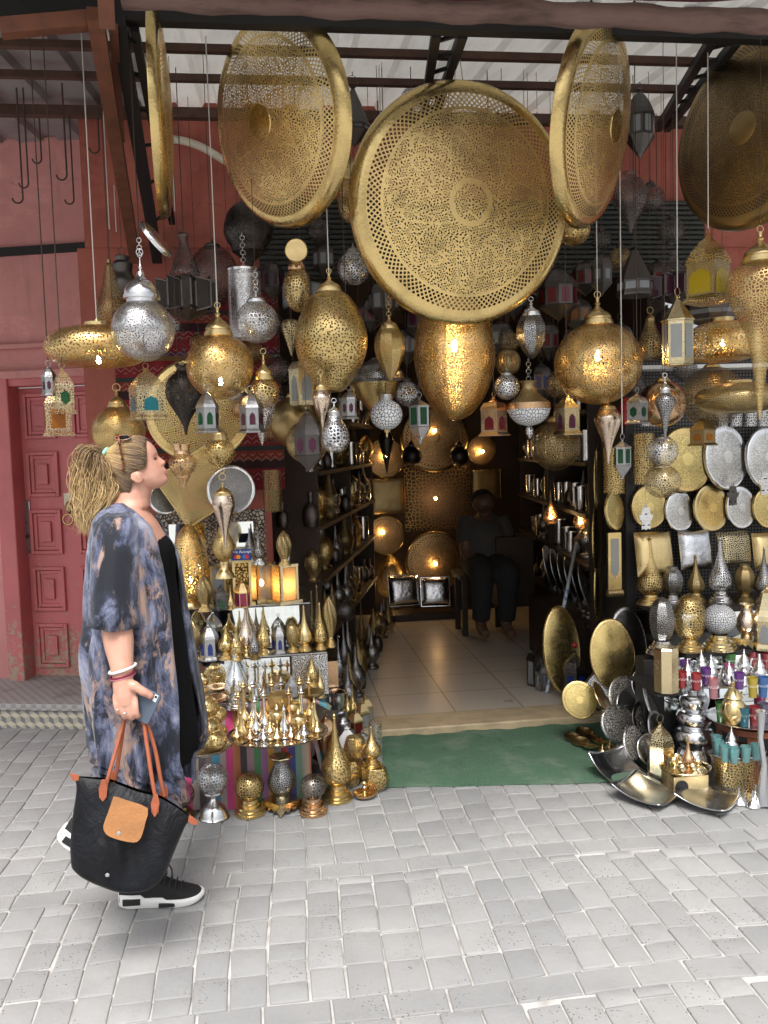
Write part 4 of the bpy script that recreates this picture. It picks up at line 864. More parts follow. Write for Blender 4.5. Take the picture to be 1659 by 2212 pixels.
for (cx, y0, y1, w, Y, g, lb) in ((830, 600, 700, 60, 4.3, 'grey', 'dim many paned lantern in the dark just below the largest tray\'s left rim'), (905, 640, 740, 60, 4.45, 'plum', 'dim many paned lantern in the dark left of the huge egg'), (1080, 690, 770, 52, 4.4, 'grey', 'dim paned lantern in the dark right of the huge egg'), (1250, 640, 720, 50, 4.3, 'amber', 'dim amber paned lantern behind the left of the big lit globe'), (1340, 690, 800, 50, 4.4, 'grey', 'dim paned lantern behind the right of the big lit globe'), (1170, 780, 870, 44, 4.45, 'blue', 'dim blue paned lantern behind the mosaic bowl')):
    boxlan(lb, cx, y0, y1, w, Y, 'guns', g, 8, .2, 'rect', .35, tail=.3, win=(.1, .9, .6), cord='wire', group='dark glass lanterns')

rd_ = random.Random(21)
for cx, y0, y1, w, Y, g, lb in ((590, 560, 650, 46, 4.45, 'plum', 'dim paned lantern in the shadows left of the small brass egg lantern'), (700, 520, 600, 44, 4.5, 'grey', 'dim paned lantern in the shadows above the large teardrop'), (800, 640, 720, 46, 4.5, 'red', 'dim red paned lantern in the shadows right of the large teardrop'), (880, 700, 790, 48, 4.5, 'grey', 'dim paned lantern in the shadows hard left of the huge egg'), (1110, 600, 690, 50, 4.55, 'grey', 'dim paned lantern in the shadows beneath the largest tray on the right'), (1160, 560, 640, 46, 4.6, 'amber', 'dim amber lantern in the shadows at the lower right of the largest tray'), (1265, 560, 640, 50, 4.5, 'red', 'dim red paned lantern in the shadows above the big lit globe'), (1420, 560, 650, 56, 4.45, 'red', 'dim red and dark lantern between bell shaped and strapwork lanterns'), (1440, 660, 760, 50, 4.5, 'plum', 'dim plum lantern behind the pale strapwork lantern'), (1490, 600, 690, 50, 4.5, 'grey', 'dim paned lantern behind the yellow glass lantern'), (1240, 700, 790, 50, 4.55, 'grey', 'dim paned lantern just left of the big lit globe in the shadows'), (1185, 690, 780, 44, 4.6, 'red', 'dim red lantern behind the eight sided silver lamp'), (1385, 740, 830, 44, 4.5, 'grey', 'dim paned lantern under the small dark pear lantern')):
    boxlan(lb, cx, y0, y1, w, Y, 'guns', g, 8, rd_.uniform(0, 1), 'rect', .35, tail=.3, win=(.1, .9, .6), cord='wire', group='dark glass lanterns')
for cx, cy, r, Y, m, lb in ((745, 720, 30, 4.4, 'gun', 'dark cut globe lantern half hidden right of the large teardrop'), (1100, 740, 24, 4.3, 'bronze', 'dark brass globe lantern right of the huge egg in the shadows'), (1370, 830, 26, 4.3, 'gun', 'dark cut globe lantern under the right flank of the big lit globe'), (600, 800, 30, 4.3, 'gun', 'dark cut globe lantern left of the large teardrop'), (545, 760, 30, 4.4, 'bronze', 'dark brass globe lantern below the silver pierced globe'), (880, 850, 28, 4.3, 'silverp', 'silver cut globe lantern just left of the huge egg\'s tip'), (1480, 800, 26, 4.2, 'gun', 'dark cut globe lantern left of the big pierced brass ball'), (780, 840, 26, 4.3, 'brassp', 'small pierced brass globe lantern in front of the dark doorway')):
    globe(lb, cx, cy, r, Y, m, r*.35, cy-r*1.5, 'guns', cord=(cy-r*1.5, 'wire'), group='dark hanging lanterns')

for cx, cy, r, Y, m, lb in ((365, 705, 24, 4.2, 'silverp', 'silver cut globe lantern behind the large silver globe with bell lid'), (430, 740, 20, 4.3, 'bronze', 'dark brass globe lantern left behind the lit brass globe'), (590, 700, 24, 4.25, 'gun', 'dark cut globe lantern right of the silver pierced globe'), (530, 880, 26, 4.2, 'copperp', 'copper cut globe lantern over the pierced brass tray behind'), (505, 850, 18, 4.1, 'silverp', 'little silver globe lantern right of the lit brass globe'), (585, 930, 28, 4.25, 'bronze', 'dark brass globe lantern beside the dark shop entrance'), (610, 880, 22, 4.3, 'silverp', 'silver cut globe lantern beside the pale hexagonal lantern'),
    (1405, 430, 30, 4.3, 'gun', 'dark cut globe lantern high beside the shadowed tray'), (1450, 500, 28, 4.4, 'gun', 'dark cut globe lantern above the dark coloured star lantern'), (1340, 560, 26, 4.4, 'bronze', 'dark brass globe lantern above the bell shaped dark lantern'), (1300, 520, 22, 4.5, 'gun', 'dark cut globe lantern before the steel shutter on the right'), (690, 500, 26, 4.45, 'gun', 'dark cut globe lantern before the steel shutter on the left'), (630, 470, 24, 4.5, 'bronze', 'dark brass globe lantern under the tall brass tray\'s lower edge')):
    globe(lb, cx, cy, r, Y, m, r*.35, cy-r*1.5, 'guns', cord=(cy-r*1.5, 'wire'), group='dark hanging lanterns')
# ------------------------------------------------------------------ standing lamps
def stepbase(r, y0, y1):
    h = y1-y0
    return ('L', (r*.5, y0), (r*.52, y0+.2*h), (r*.6, y0+.22*h), (r*.58, y0+.42*h), (r*.8, y0+.45*h), (r*.8, y0+.62*h), (r*.92, y0+.66*h), (r*.92, y0+.8*h), (r, y0+.82*h), (r, y1), (0, y1))
def genie(label, cx, y0, y1, r, z, m='brassf', mb='brassw', bh=None, br=None, group='onion shaped spire lamps', seg=28, faceted=False, **k):
    h = y1-y0; bh = bh or min(.22*h, r*.95); yb = y1-bh; yc = yb-r*.82; o = dict(seg=8, smooth=False) if faceted else {}
    top = y0+.06*h; n = yc-top
    return lamp('onion_lamp', label, cx, None, [('body', m, ('S', (r*.5, yb+1), (r*.93, yc+r*.42), (r, yc), (r*.9, yc-.16*n), (r*.6, yc-.34*n), (r*.33, yc-.55*n), (r*.17, yc-.78*n), (r*.1, top)), o),
        ('base', mb, stepbase(br or r*1.0, yb, y1)), ('finial', mb, ('S', (r*.1, top), (r*.16, top-.012*h), (r*.07, top-.025*h), (r*.12, top-.035*h), (.3, y0)))], 'table lamp', group, z=z, yb=y1, seg=seg, **k)
def twist(label, cx, y0, y1, r, z, m='brasse', **k):
    h = y1-y0; yb = y1-.2*h
    return lamp('twisted_lamp', label, cx, None, [('body', m, ('S', (r*.45, yb), (r*.8, yb-.2*h), (r, y0+.4*h), (r*.8, y0+.2*h), (r*.35, y0+.07*h), (1, y0)), dict(mod=lambda a, t: 1+.1*math.sin(6*a+t*7))),
        ('base', 'brassw', stepbase(r*.85, yb, y1))], 'table lamp', 'twisted leaf shaped lamps', z=z, yb=y1, seg=48, **k)
def egglamp(label, cx, y0, y1, r, z, m, mb, bf=.2, br=.85, faceted=0, group='egg shaped table lamps', top=1, wide=.5, cutoff=.02, **k):
    h = y1-y0; yb = y1-bf*h; H = yb-y0; o = dict(seg=faceted, smooth=False) if faceted else {}
    return lamp('egg_lamp', label, cx, None, [('body', m, ('S', (r*.5, yb+1), (r*.85, yb-.18*H), (r, yb-(1-wide)*H), (r*.82, y0+.24*H), (r*.5, y0+.09*H), (max(r*cutoff, .5), y0+1), (.4, y0)), o), ('base', mb, stepbase(r*br, yb, y1))], 'table lamp', group, z=z, yb=y1, **k)
def balllamp(label, cx, cy, r, y1, z, m, mb, br=1.0, ped=False, **k):
    yb = cy+r*.86
    bs = stepbase(r*br, yb, y1) if not ped else ('S', (r*.62, yb-2), (r*.6, yb+3), (r*.25, yb+8), (r*.18, yb+14), (r*.35, yb+22), (r*.7, yb+34), (r*.9, y1-4), (r*.92, y1), (0, y1))
    return lamp('ball_lamp', label, cx, None, [('body', m, ('B', cy, r, None, -88, 62, 22)), ('base', mb, bs)], 'table lamp', 'ball lamps on the paving before the striped cloth', z=z, yb=y1, seg=36, **k)
M['cutb'] = metal('open_cut_brass', (.66, .49, .22), .33, 'leaf', 75, .15); M['cuts'] = metal('open_cut_silver', (.72, .72, .73), .28, 'leaf', 80, .13, bump=.4); M['cutd'] = metal('open_cut_dark_nickel', (.30, .27, .24), .33, 'leaf', 75, .15)
M['lat'] = metal('lattice_brass', (.6, .45, .2), .3, 'leaf', 38, .14)
balllamp('dark nickel ball lamp on the paving, half hidden by the tote bag', 392, 1715, 30, 1764, 0, 'cutd', 'bronzes')
balllamp('bright silver ball lamp on a bell shaped pedestal before the striped cloth', 463, 1680, 34, 1765, 0, 'cuts', 'silver', 1, True)
balllamp('open cut brass ball lamp on a stepped foot before the striped cloth', 541, 1697, 32, 1757, 0, 'cutb', 'brassw', 1.06)
balllamp('dark nickel ball lamp between the silver vase and the tall onion lamp', 677, 1698, 28, 1756, 0, 'cutd', 'copper', 1.08)
def sqvase(label, cx, y0, y1, r, z, m, mp_, w, lip, group='vases on scalloped square stands', lipn=8):
    h = y1-y0; P = on(cx, y1, z); s = mpp(P); root = thing('stand_vase', label, 'vase', P, R(38), group); ps = .22*h; ya = y1-ps; Hh = ya-y0
    q = lambda pr: [(a*s, (y1-b)*s) for a, b in pr]
    MB().lathe(q([(r*.55, ya)]+crom([(r*.55, ya-.1*Hh), (r*.9, ya-.25*Hh), (r, ya-.42*Hh), (r*.85, ya-.6*Hh), (r*.55, ya-.78*Hh), (r*.5, ya-.9*Hh)], 5)), 32).build('body', M[m], root)
    MB().lathe(q([(r*.5, ya-.89*Hh), (lip, y0+.02*Hh), (lip*.97, y0), (r*.4, y0+.1*Hh)]), lipn, 0, False).build('lip', M[mp_], root)
    mb = MB(); zz = ps*s; W_ = w*s
    mb.box((0, 0, zz-.006), (W_, W_, .012))
    for k in range(4):
        Mz = Matrix.Rotation(k*PI/2, 3, 'Z'); pts = []
        for i in range(13):
            t_ = i/12*2-1; pts.append((t_*W_/2, -W_/2+.001, (zz-.012)*(.0 if abs(t_) > .84 else .45+.2*math.cos(t_*12)*1)))
        for i in range(12):
            a, b = pts[i], pts[i+1]
            if abs(a[0]) < W_*.43 or True:
                mb.add([Mz @ Vector(v) for v in ((a[0], a[1], zz-.011), (a[0], a[1], a[2]), (b[0], b[1], b[2]), (b[0], b[1], zz-.011))], [(0, 1, 2, 3)], None, 0, False)
    mb.build('square_stand', M[mp_], root); return root
sqvase('silver vase with eight sided lip on a square scalloped stand under the big tray', 611, 1630, 1750, 30, 0, 'silvere', 'pale', 62, 26)
genie('tallest gold onion lamp standing on the paving at the carpet\'s corner', 728, 1537, 1727, 33, 0, 'brassf', 'brassw', bh=33, br=34, seg=36)
genie('small gold onion lamp on top of the gold lobed pots by the carpet', 804, 1567, 1656, 21, .10, 'brassf')
def lobepot(label, cx, y0, y1, r, z): return lamp('lobed_pot', label, cx, None, [('body', 'brassf', ('S', (r*.6, y1), (r*.92, y1-.25*(y1-y0)), (r, y1-.55*(y1-y0)), (r*.8, y0+.08*(y1-y0)), (r*.72, y0)), dict(seg=8, smooth=False)), ('rim', 'brasse', ('L', (r*.72, y0), (r*.5, y0+2), (r*.45, y0+8)), dict(seg=8, smooth=False))], 'pot', 'gold eight sided pots', z=z, yb=y1)
lobepot('gold eight sided pot by the corner of the carpet, lowest and nearest', 813, 1655, 1706, 28, 0); lobepot('gold eight sided pot wedged behind the tallest onion lamp', 757, 1640, 1697, 25, 0); lobepot('gold eight sided pot stacked above another beside the tallest onion lamp', 768, 1590, 1642, 25, .11); lobepot('gold eight sided pot under the small onion lamp', 798, 1640, 1690, 24, .0)
d = lamp('candle_dish', 'shallow copper candle dish with a small candlestick on the paving', 788, None, [('dish', 'copper', ('S', (6, 1722), (20, 1719), (26, 1712), (24, 1711), (10, 1716), (4, 1716))), ('candlestick', 'brassw', ('S', (4, 1716), (3, 1708), (5, 1700), (3, 1696), (6, 1690)))], 'candle holder', z=0, yb=1722)
boxlan('tall copper lantern with bright pointed top left of the tallest gold onion lamp', 706, 1543, 1640, 40, .25, 'copper', 'amber', 4, .5, 'arch', .4, z=.06)
# small lanterns lined up on the threshold
for i, (cx, y0, y1, g, lb) in enumerate(((769, 1533, 1584, 'red', 'nearest of the small brass lanterns lined up on the threshold, with dark red panes'), (783, 1512, 1570, 'grey', 'middle one of the small brass lanterns lined up on the threshold'), (791, 1503, 1556, 'grey', 'rear one of the small brass lanterns lined up on the threshold'))):
    boxlan(lb, cx, y0, y1, 25, None, 'brasse', g, 4, .5, 'rect', .46, z=FZ+.01, win=(.05, .9, .75), flange=1.0, mcap='brassw', group='small brass lanterns on the threshold', ring=3)
genie('gold onion lamp leaning pair behind the threshold lanterns, taller one', 763, 1477, 1560, 14, FZ); genie('gold onion lamp in front of its taller twin behind the threshold lanterns', 752, 1494, 1560, 14, FZ)
lamp('pierced_cylinder', 'grey green pierced metal cylinder candle holder by the carpet', 811, None, [('body', 'silverp', ('L', (14, 1602), (15, 1602), (15, 1560), (14, 1560)))], 'candle holder', z=.1, yb=1602)
for cx, y, r_, lb in ((752, 1592, 20, 'clear glass fishbowl globe nearer the tallest onion lamp'), (783, 1603, 20, 'clear glass fishbowl globe nearer the pierced cylinder')):
    lamp('glass_globe', lb, cx, None, [('globe', 'clear', ('S', (2, y+r_), (r_*.7, y+r_*.75), (r_, y), (r_*.8, y-r_*.6), (r_*.4, y-r_*.9))), ('collar', 'silver', ('L', (r_*.42, y-r_*.88), (r_*.3, y-r_*1.0), (2, y-r_*1.1), (1.5, y-r_*1.4)))], 'glass globe', 'clear glass globes', z=.06, yb=y+r_)
boxlan('lantern with blank white pyramid top among the gold pots', 752, 1570, 1640, 44, None, 'white', 'grey', 4, .75, 'rect', .55, z=.08, mcap='white', ogee=False, flange=1.0, win=(.1, .8, .7), ring=2, group=None)
lamp('milk_can', 'dull pewter can with wire handle behind the tallest onion lamp', 741, None, [('body', 'pewter', ('S', (15, 1590), (17, 1580), (17, 1560), (12, 1552), (10, 1545), (12, 1540)))], 'can', z=.1, yb=1590, ring=(1560, 12))
lamp('silver_pot', 'wide silver cooking pot with flared rim behind the copper lantern', 727, None, [('body', 'silver', ('S', (14, 1530), (18, 1515), (18, 1498), (22, 1492))), ('lid', 'silver', ('S', (20, 1493), (10, 1488), (2, 1486)))], 'pot', z=.2, yb=1530)

# ------------------------------------------------------------------ cloth covered table and mirrored tiers
t = NT('striped_cloth'); ob = t.obj(); x, y, z = t.sep(ob)
cols = [(.10, .08, .07), (.02, .22, .34), (.30, .24, .22), (.48, .02, .16), (.42, .13, .04), (.035, .02, .03), (.33, .2, .22), (.06, .22, .08), (.30, .12, .28), (.55, .27, .03), (.28, .23, .22), (.38, .015, .02), (.02, .03, .17), (.14, .27, .2), (.34, .27, .2), (.40, .1, .03), (.36, .2, .2), (.02, .24, .34), (.06, .14, .06), (.5, .03, .17), (.3, .24, .2), (.04, .03, .04)]
n = len(cols); f = t.mth('FRACT', t.mth('MULTIPLY', t.mth('ADD', x, 3.), 1/.66))
c = t.ramp(f, [(i/n, tuple(min(.8, q_*1.45) for q_ in cols[i])) for i in range(n)], 'CONSTANT')
c = t.mix(t.mth('MULTIPLY', t.noise(ob, 300, 2), .3), c, (.4, .36, .32))
clm = t.done(t.bsdf(c, .95, 0, t.bump(t.noise(ob, 220, 2), .4, .004), Sheen_Weight=.2))
cloth = None
def drape(name, label, x0, x1, y0, y1, z0, z1, seed):
    mb = MB(); nx, rows = 60, []
    prof_ = [(y1, z1), (y0+.06, z1), (y0+.012, z1-.002), (y0, z1-.02), (y0-.004, (z0+z1)/2), (y0-.008, z0)]
    for j, (yy, zz) in enumerate(prof_):
        amp = [0, 0, .001, .003, .009, .014][j]
        for i in range(nx+1):
            u = i/nx; mb.v.append((x0+(x1-x0)*u, yy-amp*(math.sin(u*19+seed)+.6*math.sin(u*41+seed)), zz+(.006*math.sin(u*13) if j == 5 else 0)))
    for j in range(5):
        for i in range(nx): q = j*(nx+1)+i; mb.f.append([q, q+1, q+nx+2, q+nx+1]); mb.mi.append(0); mb.sm.append(True); mb.uv += [(0, 0)]*4
    # right side hanging down with a fold
    s0 = len(mb.v); ns = 8
    for j in range(ns+1):
        yy = y0+(y1-y0)*j/ns
        for k in range(4): zz = z1+(z0+.05-z1)*k/3; mb.v.append((x1+.02*k+.014*math.sin(j*1.6)*k/3, yy-.008*(j == 0), zz))
    for j in range(ns):
        for k in range(3): q = s0+j*4+k; mb.f.append([q, q+1, q+5, q+4]); mb.mi.append(0); mb.sm.append(True); mb.uv += [(0, 0)]*4
    return tag(mb.build(name, clm), label, 'tablecloth', 'striped cloths')
XL, XR = at(360, 1650, 3.72).x, at(672, 1650, 3.72).x
drape('striped_cloth', 'multicoloured striped cloth covering the low front table down to the paving', XL, XR, 3.72, 4.3, .004, .335, 0)
drape('striped_cloth', 'multicoloured striped cloth over the raised step behind the big tray', XL+.04, at(683, 1550, 3.8).x, 3.79, 4.2, .338, .425, 2)
tb = thing('tiered_stand', 'mirror fronted tiered stand carrying the left display of lamps', 'display stand', (0, 0, 0))
MB().box(((XL+XR)/2, 4.0, .165), (XR-XL-.05, .5, .32)).build('lower_box', M['wood'], tb)
a3, b3 = at(350, 1425, 3.86).x, at(706, 1405, 3.86).x; a4, b4 = a3-.02, at(642, 1310, 3.9).x+.06
MB().box(((a3+b3)/2, 4.12, .53), (b3-a3, .5, .20)).build('tier', M['wood'], tb); MB().box(((a4+b4)/2, 4.22, .74), (b4-a4, .5, .21)).build('tier', M['wood'], tb)
MB().quad((a3+.01, 3.866, .435), (b3-.17, 3.866, .435), (b3-.17, 3.866, .622), (a3+.01, 3.866, .622)).build('mirror_riser', M['mirror'], tb)
MB().quad((a4+.01, 3.966, .645), (b4-.05, 3.966, .645), (b4-.05, 3.966, .838), (a4+.01, 3.966, .838)).build('mirror_riser', M['mirror'], tb)
MB().box(((a3+b3)/2, 4.1, .633), (b3-a3, .49, .006)).box(((a4+b4)/2, 4.2, .848), (b4-a4, .49, .006)).build('shelf_board', M['pewter'], tb)
MB().quad((b3-.16, 3.865, .44), (b3+.002, 3.865, .44), (b3+.002, 3.865, .625), (b3-.16, 3.865, .625), uv=[(0, 0), (.16, 0), (.16, .18), (0, .18)]).quad((b3+.003, 3.865, .44), (b3+.003, 4.3, .44), (b3+.003, 4.3, .625), (b3+.003, 3.865, .625), uv=[(0, 0), (.43, 0), (.43, .18), (0, .18)]).build('pierced_panel', M['silvers'], tb)
# big round tray and its sprinklers
def rtray(label, cx, cy, rx, z, m, ry=None, group='round serving trays', name='serving_tray', scal=0, cat='tray'):
    P = on(cx, cy, z); r = rx*mpp(P); root = thing(name, label, cat, P, 0, group); E_ = Matrix.Diagonal((1, ry or 1, 1))
    MB().lathe([(0, .004), (r*.82, .004)], 48, uvw=1, M=E_).build('plate', M[m], root)
    MB().lathe([(r*.82, .004), (r*.9, .014), (r*.98, .018), (r, .016), (r*.97, .012), (r*.88, .004), (r*.8, 0), (0, 0)], 64, uvw=1, M=E_, mod=(lambda a, t: 1+scal*abs(math.sin(a*14))) if scal else None).build('rim', M[m], root)
    return root, P, r
M['traym'] = metal('worn_tinned_tray', (.46, .42, .36), .28, bump=.4, hscale=40, var=.4)
tr, TP, TR = rtray('big oval scalloped tray crowded with small brass sprinklers', 600, 1590, 108, .345, 'traym', .86, scal=.025)
rtray('second round tray holding the heap of gold balls', 425, 1622, 76, .345, 'traym', .8)
def goldball(label, cx, cy, r, z=None, Y=3.6):
    return lamp('gold_ball', label, cx, Y, [('body', 'brassf', ('B', cy, r, r*.9, -68, 90, 18)), ('collar', 'brassw', ('L', (r*.38, cy-r*.82), (r*.38, cy-r*.95), (r*.3, cy-r*.95)))], 'gold ball', 'heap of gold balls on the tray')
for cx, cy, r_, Y, lb in ((446, 1526, 27, 3.60, 'topmost gold ball of the heap beside the woman\'s dress'), (470, 1543, 21, 3.68, 'gold ball at the upper right of the heap'), (451, 1574, 29, 3.52, 'gold ball in the middle of the heap, touching the dress'), (474, 1580, 18, 3.62, 'small gold ball squeezed between two bigger ones of the heap'), (464, 1600, 27, 3.46, 'lowest gold ball of the heap, at the front'), (425, 1600, 26, 3.6, 'gold ball of the heap hidden by the dress')): goldball(lb, cx, cy, r_, None, Y)
def proto(kind, m, sc):
    """small perfume sprinklers and incense burners in metres"""
    h = {'tall': .175, 'burner': .075, 'cone': .13, 'urn': .11}[kind]*sc; root = thing({'tall': 'perfume_sprinkler', 'burner': 'incense_burner', 'cone': 'perfume_bottle', 'urn': 'lidded_urn'}[kind], None, {'tall': 'sprinkler', 'burner': 'incense burner', 'cone': 'perfume bottle', 'urn': 'urn'}[kind], (0, 0, 0), 0, 'small metal wares on the big oval tray')
    P_ = {'tall': ([(.020, 0), (.018, .006), (.006, .014), (.008, .02), (.019, .034), (.018, .046), (.008, .066), (.0045, .09), (.004, .14)], [(.004, .14), (.012, .148), (.013, .152), (.006, .158), (.003, .166), (.0005, .175)]),
          'burner': ([(.017, 0), (.015, .006), (.006, .014), (.007, .02), (.02, .03), (.023, .036)], [(.023, .036), (.016, .046), (.007, .056), (.008, .06), (.003, .066), (.0005, .075)]),
          'cone': ([(.022, 0), (.020, .005), (.016, .008), (.021, .025), (.016, .045), (.008, .07), (.004, .1)], [(.004, .1), (.007, .108), (.004, .115), (.0005, .13)]),
          'urn': ([(.022, 0), (.016, .008), (.008, .018), (.018, .034), (.028, .06), (.026, .075)], [(.028, .075), (.024, .083), (.01, .093), (.006, .1), (.0005, .11)])}[kind]
    MB().lathe([(a*sc*1.12, b*sc) for a, b in crom(P_[0], 3)], 16).build('body', M[m], root); MB().lathe([(a*sc*1.12, b*sc) for a, b in crom(P_[1], 3)], 14).build('lid' if kind != 'tall' else 'sprinkler_head', M[m], root)
    return root
rs = random.Random(11); protos = {}
WORDS = {'brassw': 'gold', 'silver': 'silver', 'copper': 'coppery'}; KW = {'tall': 'long necked sprinkler', 'burner': 'footed incense burner', 'cone': 'cone shaped perfume bottle', 'urn': 'plump lidded urn'}
def ware(kind, m, x, y, z, where, sc=1.0):
    k = (kind, m, sc)
    if k not in protos: protos[k] = o = proto(*k); o.location = (x, y, z)
    else: o = copy_tree(protos[k], (x, y, z), rs.uniform(0, 6))
    o['label'] = f'small {WORDS[m]} {KW[kind]} {where} of the big oval tray'; return o
for i in range(7): a = -.78+i*.26; ware('burner', ['brassw', 'silver', 'copper'][i*2 % 3 if i % 3 else 0], TP.x+TR*a, TP.y-TR*.66*math.sqrt(1-a*a)*.95, .352, 'along the front edge', 1.05)
for i in range(6): a = -.7+i*.28; ware(['cone', 'tall', 'burner', 'cone', 'urn', 'cone'][i], ['brassw', 'silver', 'brassw', 'silver', 'brassw', 'brassw'][i], TP.x+TR*a, TP.y-TR*.25+.012*(i % 2), .352, 'in the front half', 1.1)
for i in range(7): a = -.75+i*.25; ware(['tall', 'burner', 'tall', 'urn', 'tall', 'tall', 'cone'][i], ['brassw', 'brassw', 'silver', 'brassw', 'copper', 'silver', 'brassw'][i], TP.x+TR*a, TP.y+TR*.08, .352, 'across the middle', 1.15)
for i in range(8): a = -.66+i*.19; ware(['tall', 'tall', 'cone', 'tall', 'tall', 'urn', 'tall', 'tall'][i], ['brassw', 'silver', 'copper', 'brassw', 'silver', 'brassw', 'brassw', 'brassw'][i], TP.x+TR*a, TP.y+TR*.42, .352, 'along the back', 1.3)
# row on the upper cloth
Z2, Z3, Z4, Z5 = .43, .64, .852, 1.05
genie('brilliant silver onion lamp standing on the upper striped cloth', 512, 1377, 1528, 25, Z2, 'silverh', 'silver', bh=27)
lamp('footed_bowl', 'shiny copper footed bowl on the upper striped cloth', 467, None, [('bowl', 'copper', ('S', (8, 1530), (5, 1524), (10, 1519), (22, 1512), (25, 1505), (22, 1506), (10, 1514), (0, 1516)))], 'bowl', z=Z2, yb=1531)
genie('plump gold bottle lamp with plain long neck, front one of two', 450, 1418, 1512, 22, Z2, 'brassw', bh=10); genie('plump gold bottle lamp with plain long neck, rear one of two', 437, 1425, 1490, 19, Z2+.06, 'brassw', bh=8)
lamp('brass_pot', 'squat brass pot with wide lid at the back of the oval tray', 604, None, [('body', 'brassw', ('S', (16, 1535), (24, 1520), (26, 1505), (27, 1500))), ('lid', 'brasse', ('S', (27, 1500), (20, 1495), (6, 1490), (0, 1489)))], 'pot', z=Z2, yb=1535)
lamp('footed_bowl', 'bronze footed fruit dish beside the clear glass lantern', 675, None, [('bowl', 'bronzes', ('S', (9, 1530), (4, 1520), (6, 1512), (24, 1500), (27, 1493), (24, 1494), (6, 1506), (0, 1507)))], 'bowl', z=Z2, yb=1530)
boxlan('clear glass lantern framed in silver with pyramid top on the upper cloth', 648, 1422, 1492, 44, None, 'silver', 'clear', 4, .35, 'rect', .34, z=Z2, mcap='clear', flange=1.0, win=(.02, .98, .88), ogee=False, ring=7, group='glass lanterns framed in silver')
boxlan('clear glass lantern framed in silver in front of the mirror, left one', 484, 1424, 1495, 38, None, 'silver', 'clear', 6, .2, 'rect', .42, z=Z2+.02, mcap='clear', flange=1.0, win=(.02, .98, .88), ogee=False, ring=4, group='glass lanterns framed in silver')
for cx, y0, y1, w, lb in ((572, 1442, 1500, 32, 'small pewter lantern with domed lid in front of the mirrored riser, left of three'), (607, 1438, 1500, 34, 'small pewter lantern with domed lid in front of the mirrored riser, right of three'), (556, 1430, 1480, 26, 'small pewter lantern with domed lid in front of the mirrored riser, the rear one'), (536, 1430, 1492, 30, 'dark brass pointed lantern beside the brilliant silver onion lamp')):
    boxlan(lb, cx, y0, y1, w, None, 'pewter' if 'pewter' in lb else 'bronzes', 'grey', 6, .2, 'rect', .55, z=Z2+.01, flange=1.02, win=(.1, .9, .5), ring=5, group='small lanterns before the mirrored riser')
genie('small gold onion lamp at the right end of the upper cloth row', 675, 1410, 1482, 14, Z2+.06)
lamp('copper_box', 'dull copper box with rounded corners leaning by the pierced panel', 710, None, [('body', 'copper', ('L', (26, 1480), (26, 1424), (0, 1424)), dict(seg=4, smooth=False, phase=.9))], 'box', z=.30, yb=1482)
for cx, y0, y1, r_, m, lb in ((520, 1420, 1492, 13, 'brassp', 'pierced gold onion lamp just behind the brilliant silver one'), (592, 1432, 1498, 11, 'silvere', 'thin silver spire lamp between small pewter lanterns before the mirror'), (626, 1425, 1500, 13, 'brassf', 'gold onion lamp left of the clear glass lantern'), (540, 1452, 1512, 12, 'pale', 'pale gold onion lamp at the front of the upper cloth row'), (420, 1400, 1490, 14, 'brassf', 'gold onion lamp beside the woman\'s dress on the upper cloth'), (692, 1440, 1506, 11, 'brassw', 'small gold spire lamp at the far right of the upper cloth')): genie(lb, cx, y0, y1, r_, Z2, m, 'brassw' if m != 'silvere' else 'silver')
for cx, y0, y1, w, lb in ((588, 1448, 1506, 28, 'small pewter lantern at the front before the mirrored riser'), (630, 1450, 1504, 26, 'small pewter lantern nearest the clear glass lantern')): boxlan(lb, cx, y0, y1, w, None, 'pewter', 'grey', 6, .4, 'rect', .55, z=Z2+.005, flange=1.02, win=(.1, .9, .5), ring=5, group='small lanterns before the mirrored riser')
# third row
R3 = [('twist', 'twisted gold leaf lamp at the left end of the third row', 418, 1338, 1426, 17), ('box', 'dark silver lantern with blue arches on the third row', 453, 1345, 1424, 36), ('lat', 'round lattice brass lamp at the back of the third row', 493, 1326, 1395, 24), ('genie', 'gold gourd lamp on the third row with a short neck', 490, 1350, 1423, 19, 'brassf'), ('genie', 'pale silver onion lamp in the middle of the third row', 533, 1308, 1417, 19, 'rosy'),
      ('genie', 'gold onion lamp right of the pale silver one on the third row', 570, 1318, 1414, 15, 'brassf'), ('genie', 'large pierced brass onion lamp behind the middle of the third row', 580, 1295, 1395, 20, 'brassp'), ('box', 'small silver lantern with blue panes on the third row', 603, 1345, 1410, 28), ('cone', 'thin silver cone lamp behind the small silver lantern', 615, 1298, 1395, 13), ('egg', 'plain gold egg lamp on the third row', 633, 1344, 1408, 15),
      ('genie', 'dark gold onion lamp second from the right on the third row', 659, 1306, 1405, 16, 'brassw'), ('genie', 'gold onion lamp with narrow body right of the dark gold one', 693, 1300, 1402, 14, 'brassf'), ('genie', 'tall brown brass spire lamp at the back right of the third row', 676, 1275, 1390, 15, 'bronze'), ('genie', 'tallest brown brass spire lamp at the back right of the third row', 688, 1262, 1392, 15, 'bronze'), ('twist', 'twisted gold leaf lamp at the right end of the third row', 714, 1287, 1397, 15), ('cone', 'silver cone lamp with mottled sides at the back of the third row', 557, 1318, 1392, 13), ('genie', 'short gold onion lamp at the front between the gourd and pale silver lamps', 512, 1350, 1426, 13, 'brassf'), ('genie', 'small silver onion lamp at the front of the third row', 551, 1345, 1424, 12, 'silvere'), ('genie', 'gold spire lamp behind the plain gold egg lamp', 645, 1310, 1396, 12, 'brassp'), ('genie', 'grey spire lamp showing between dark silver lantern and lattice lamp', 455, 1308, 1398, 16, 'silvere')]
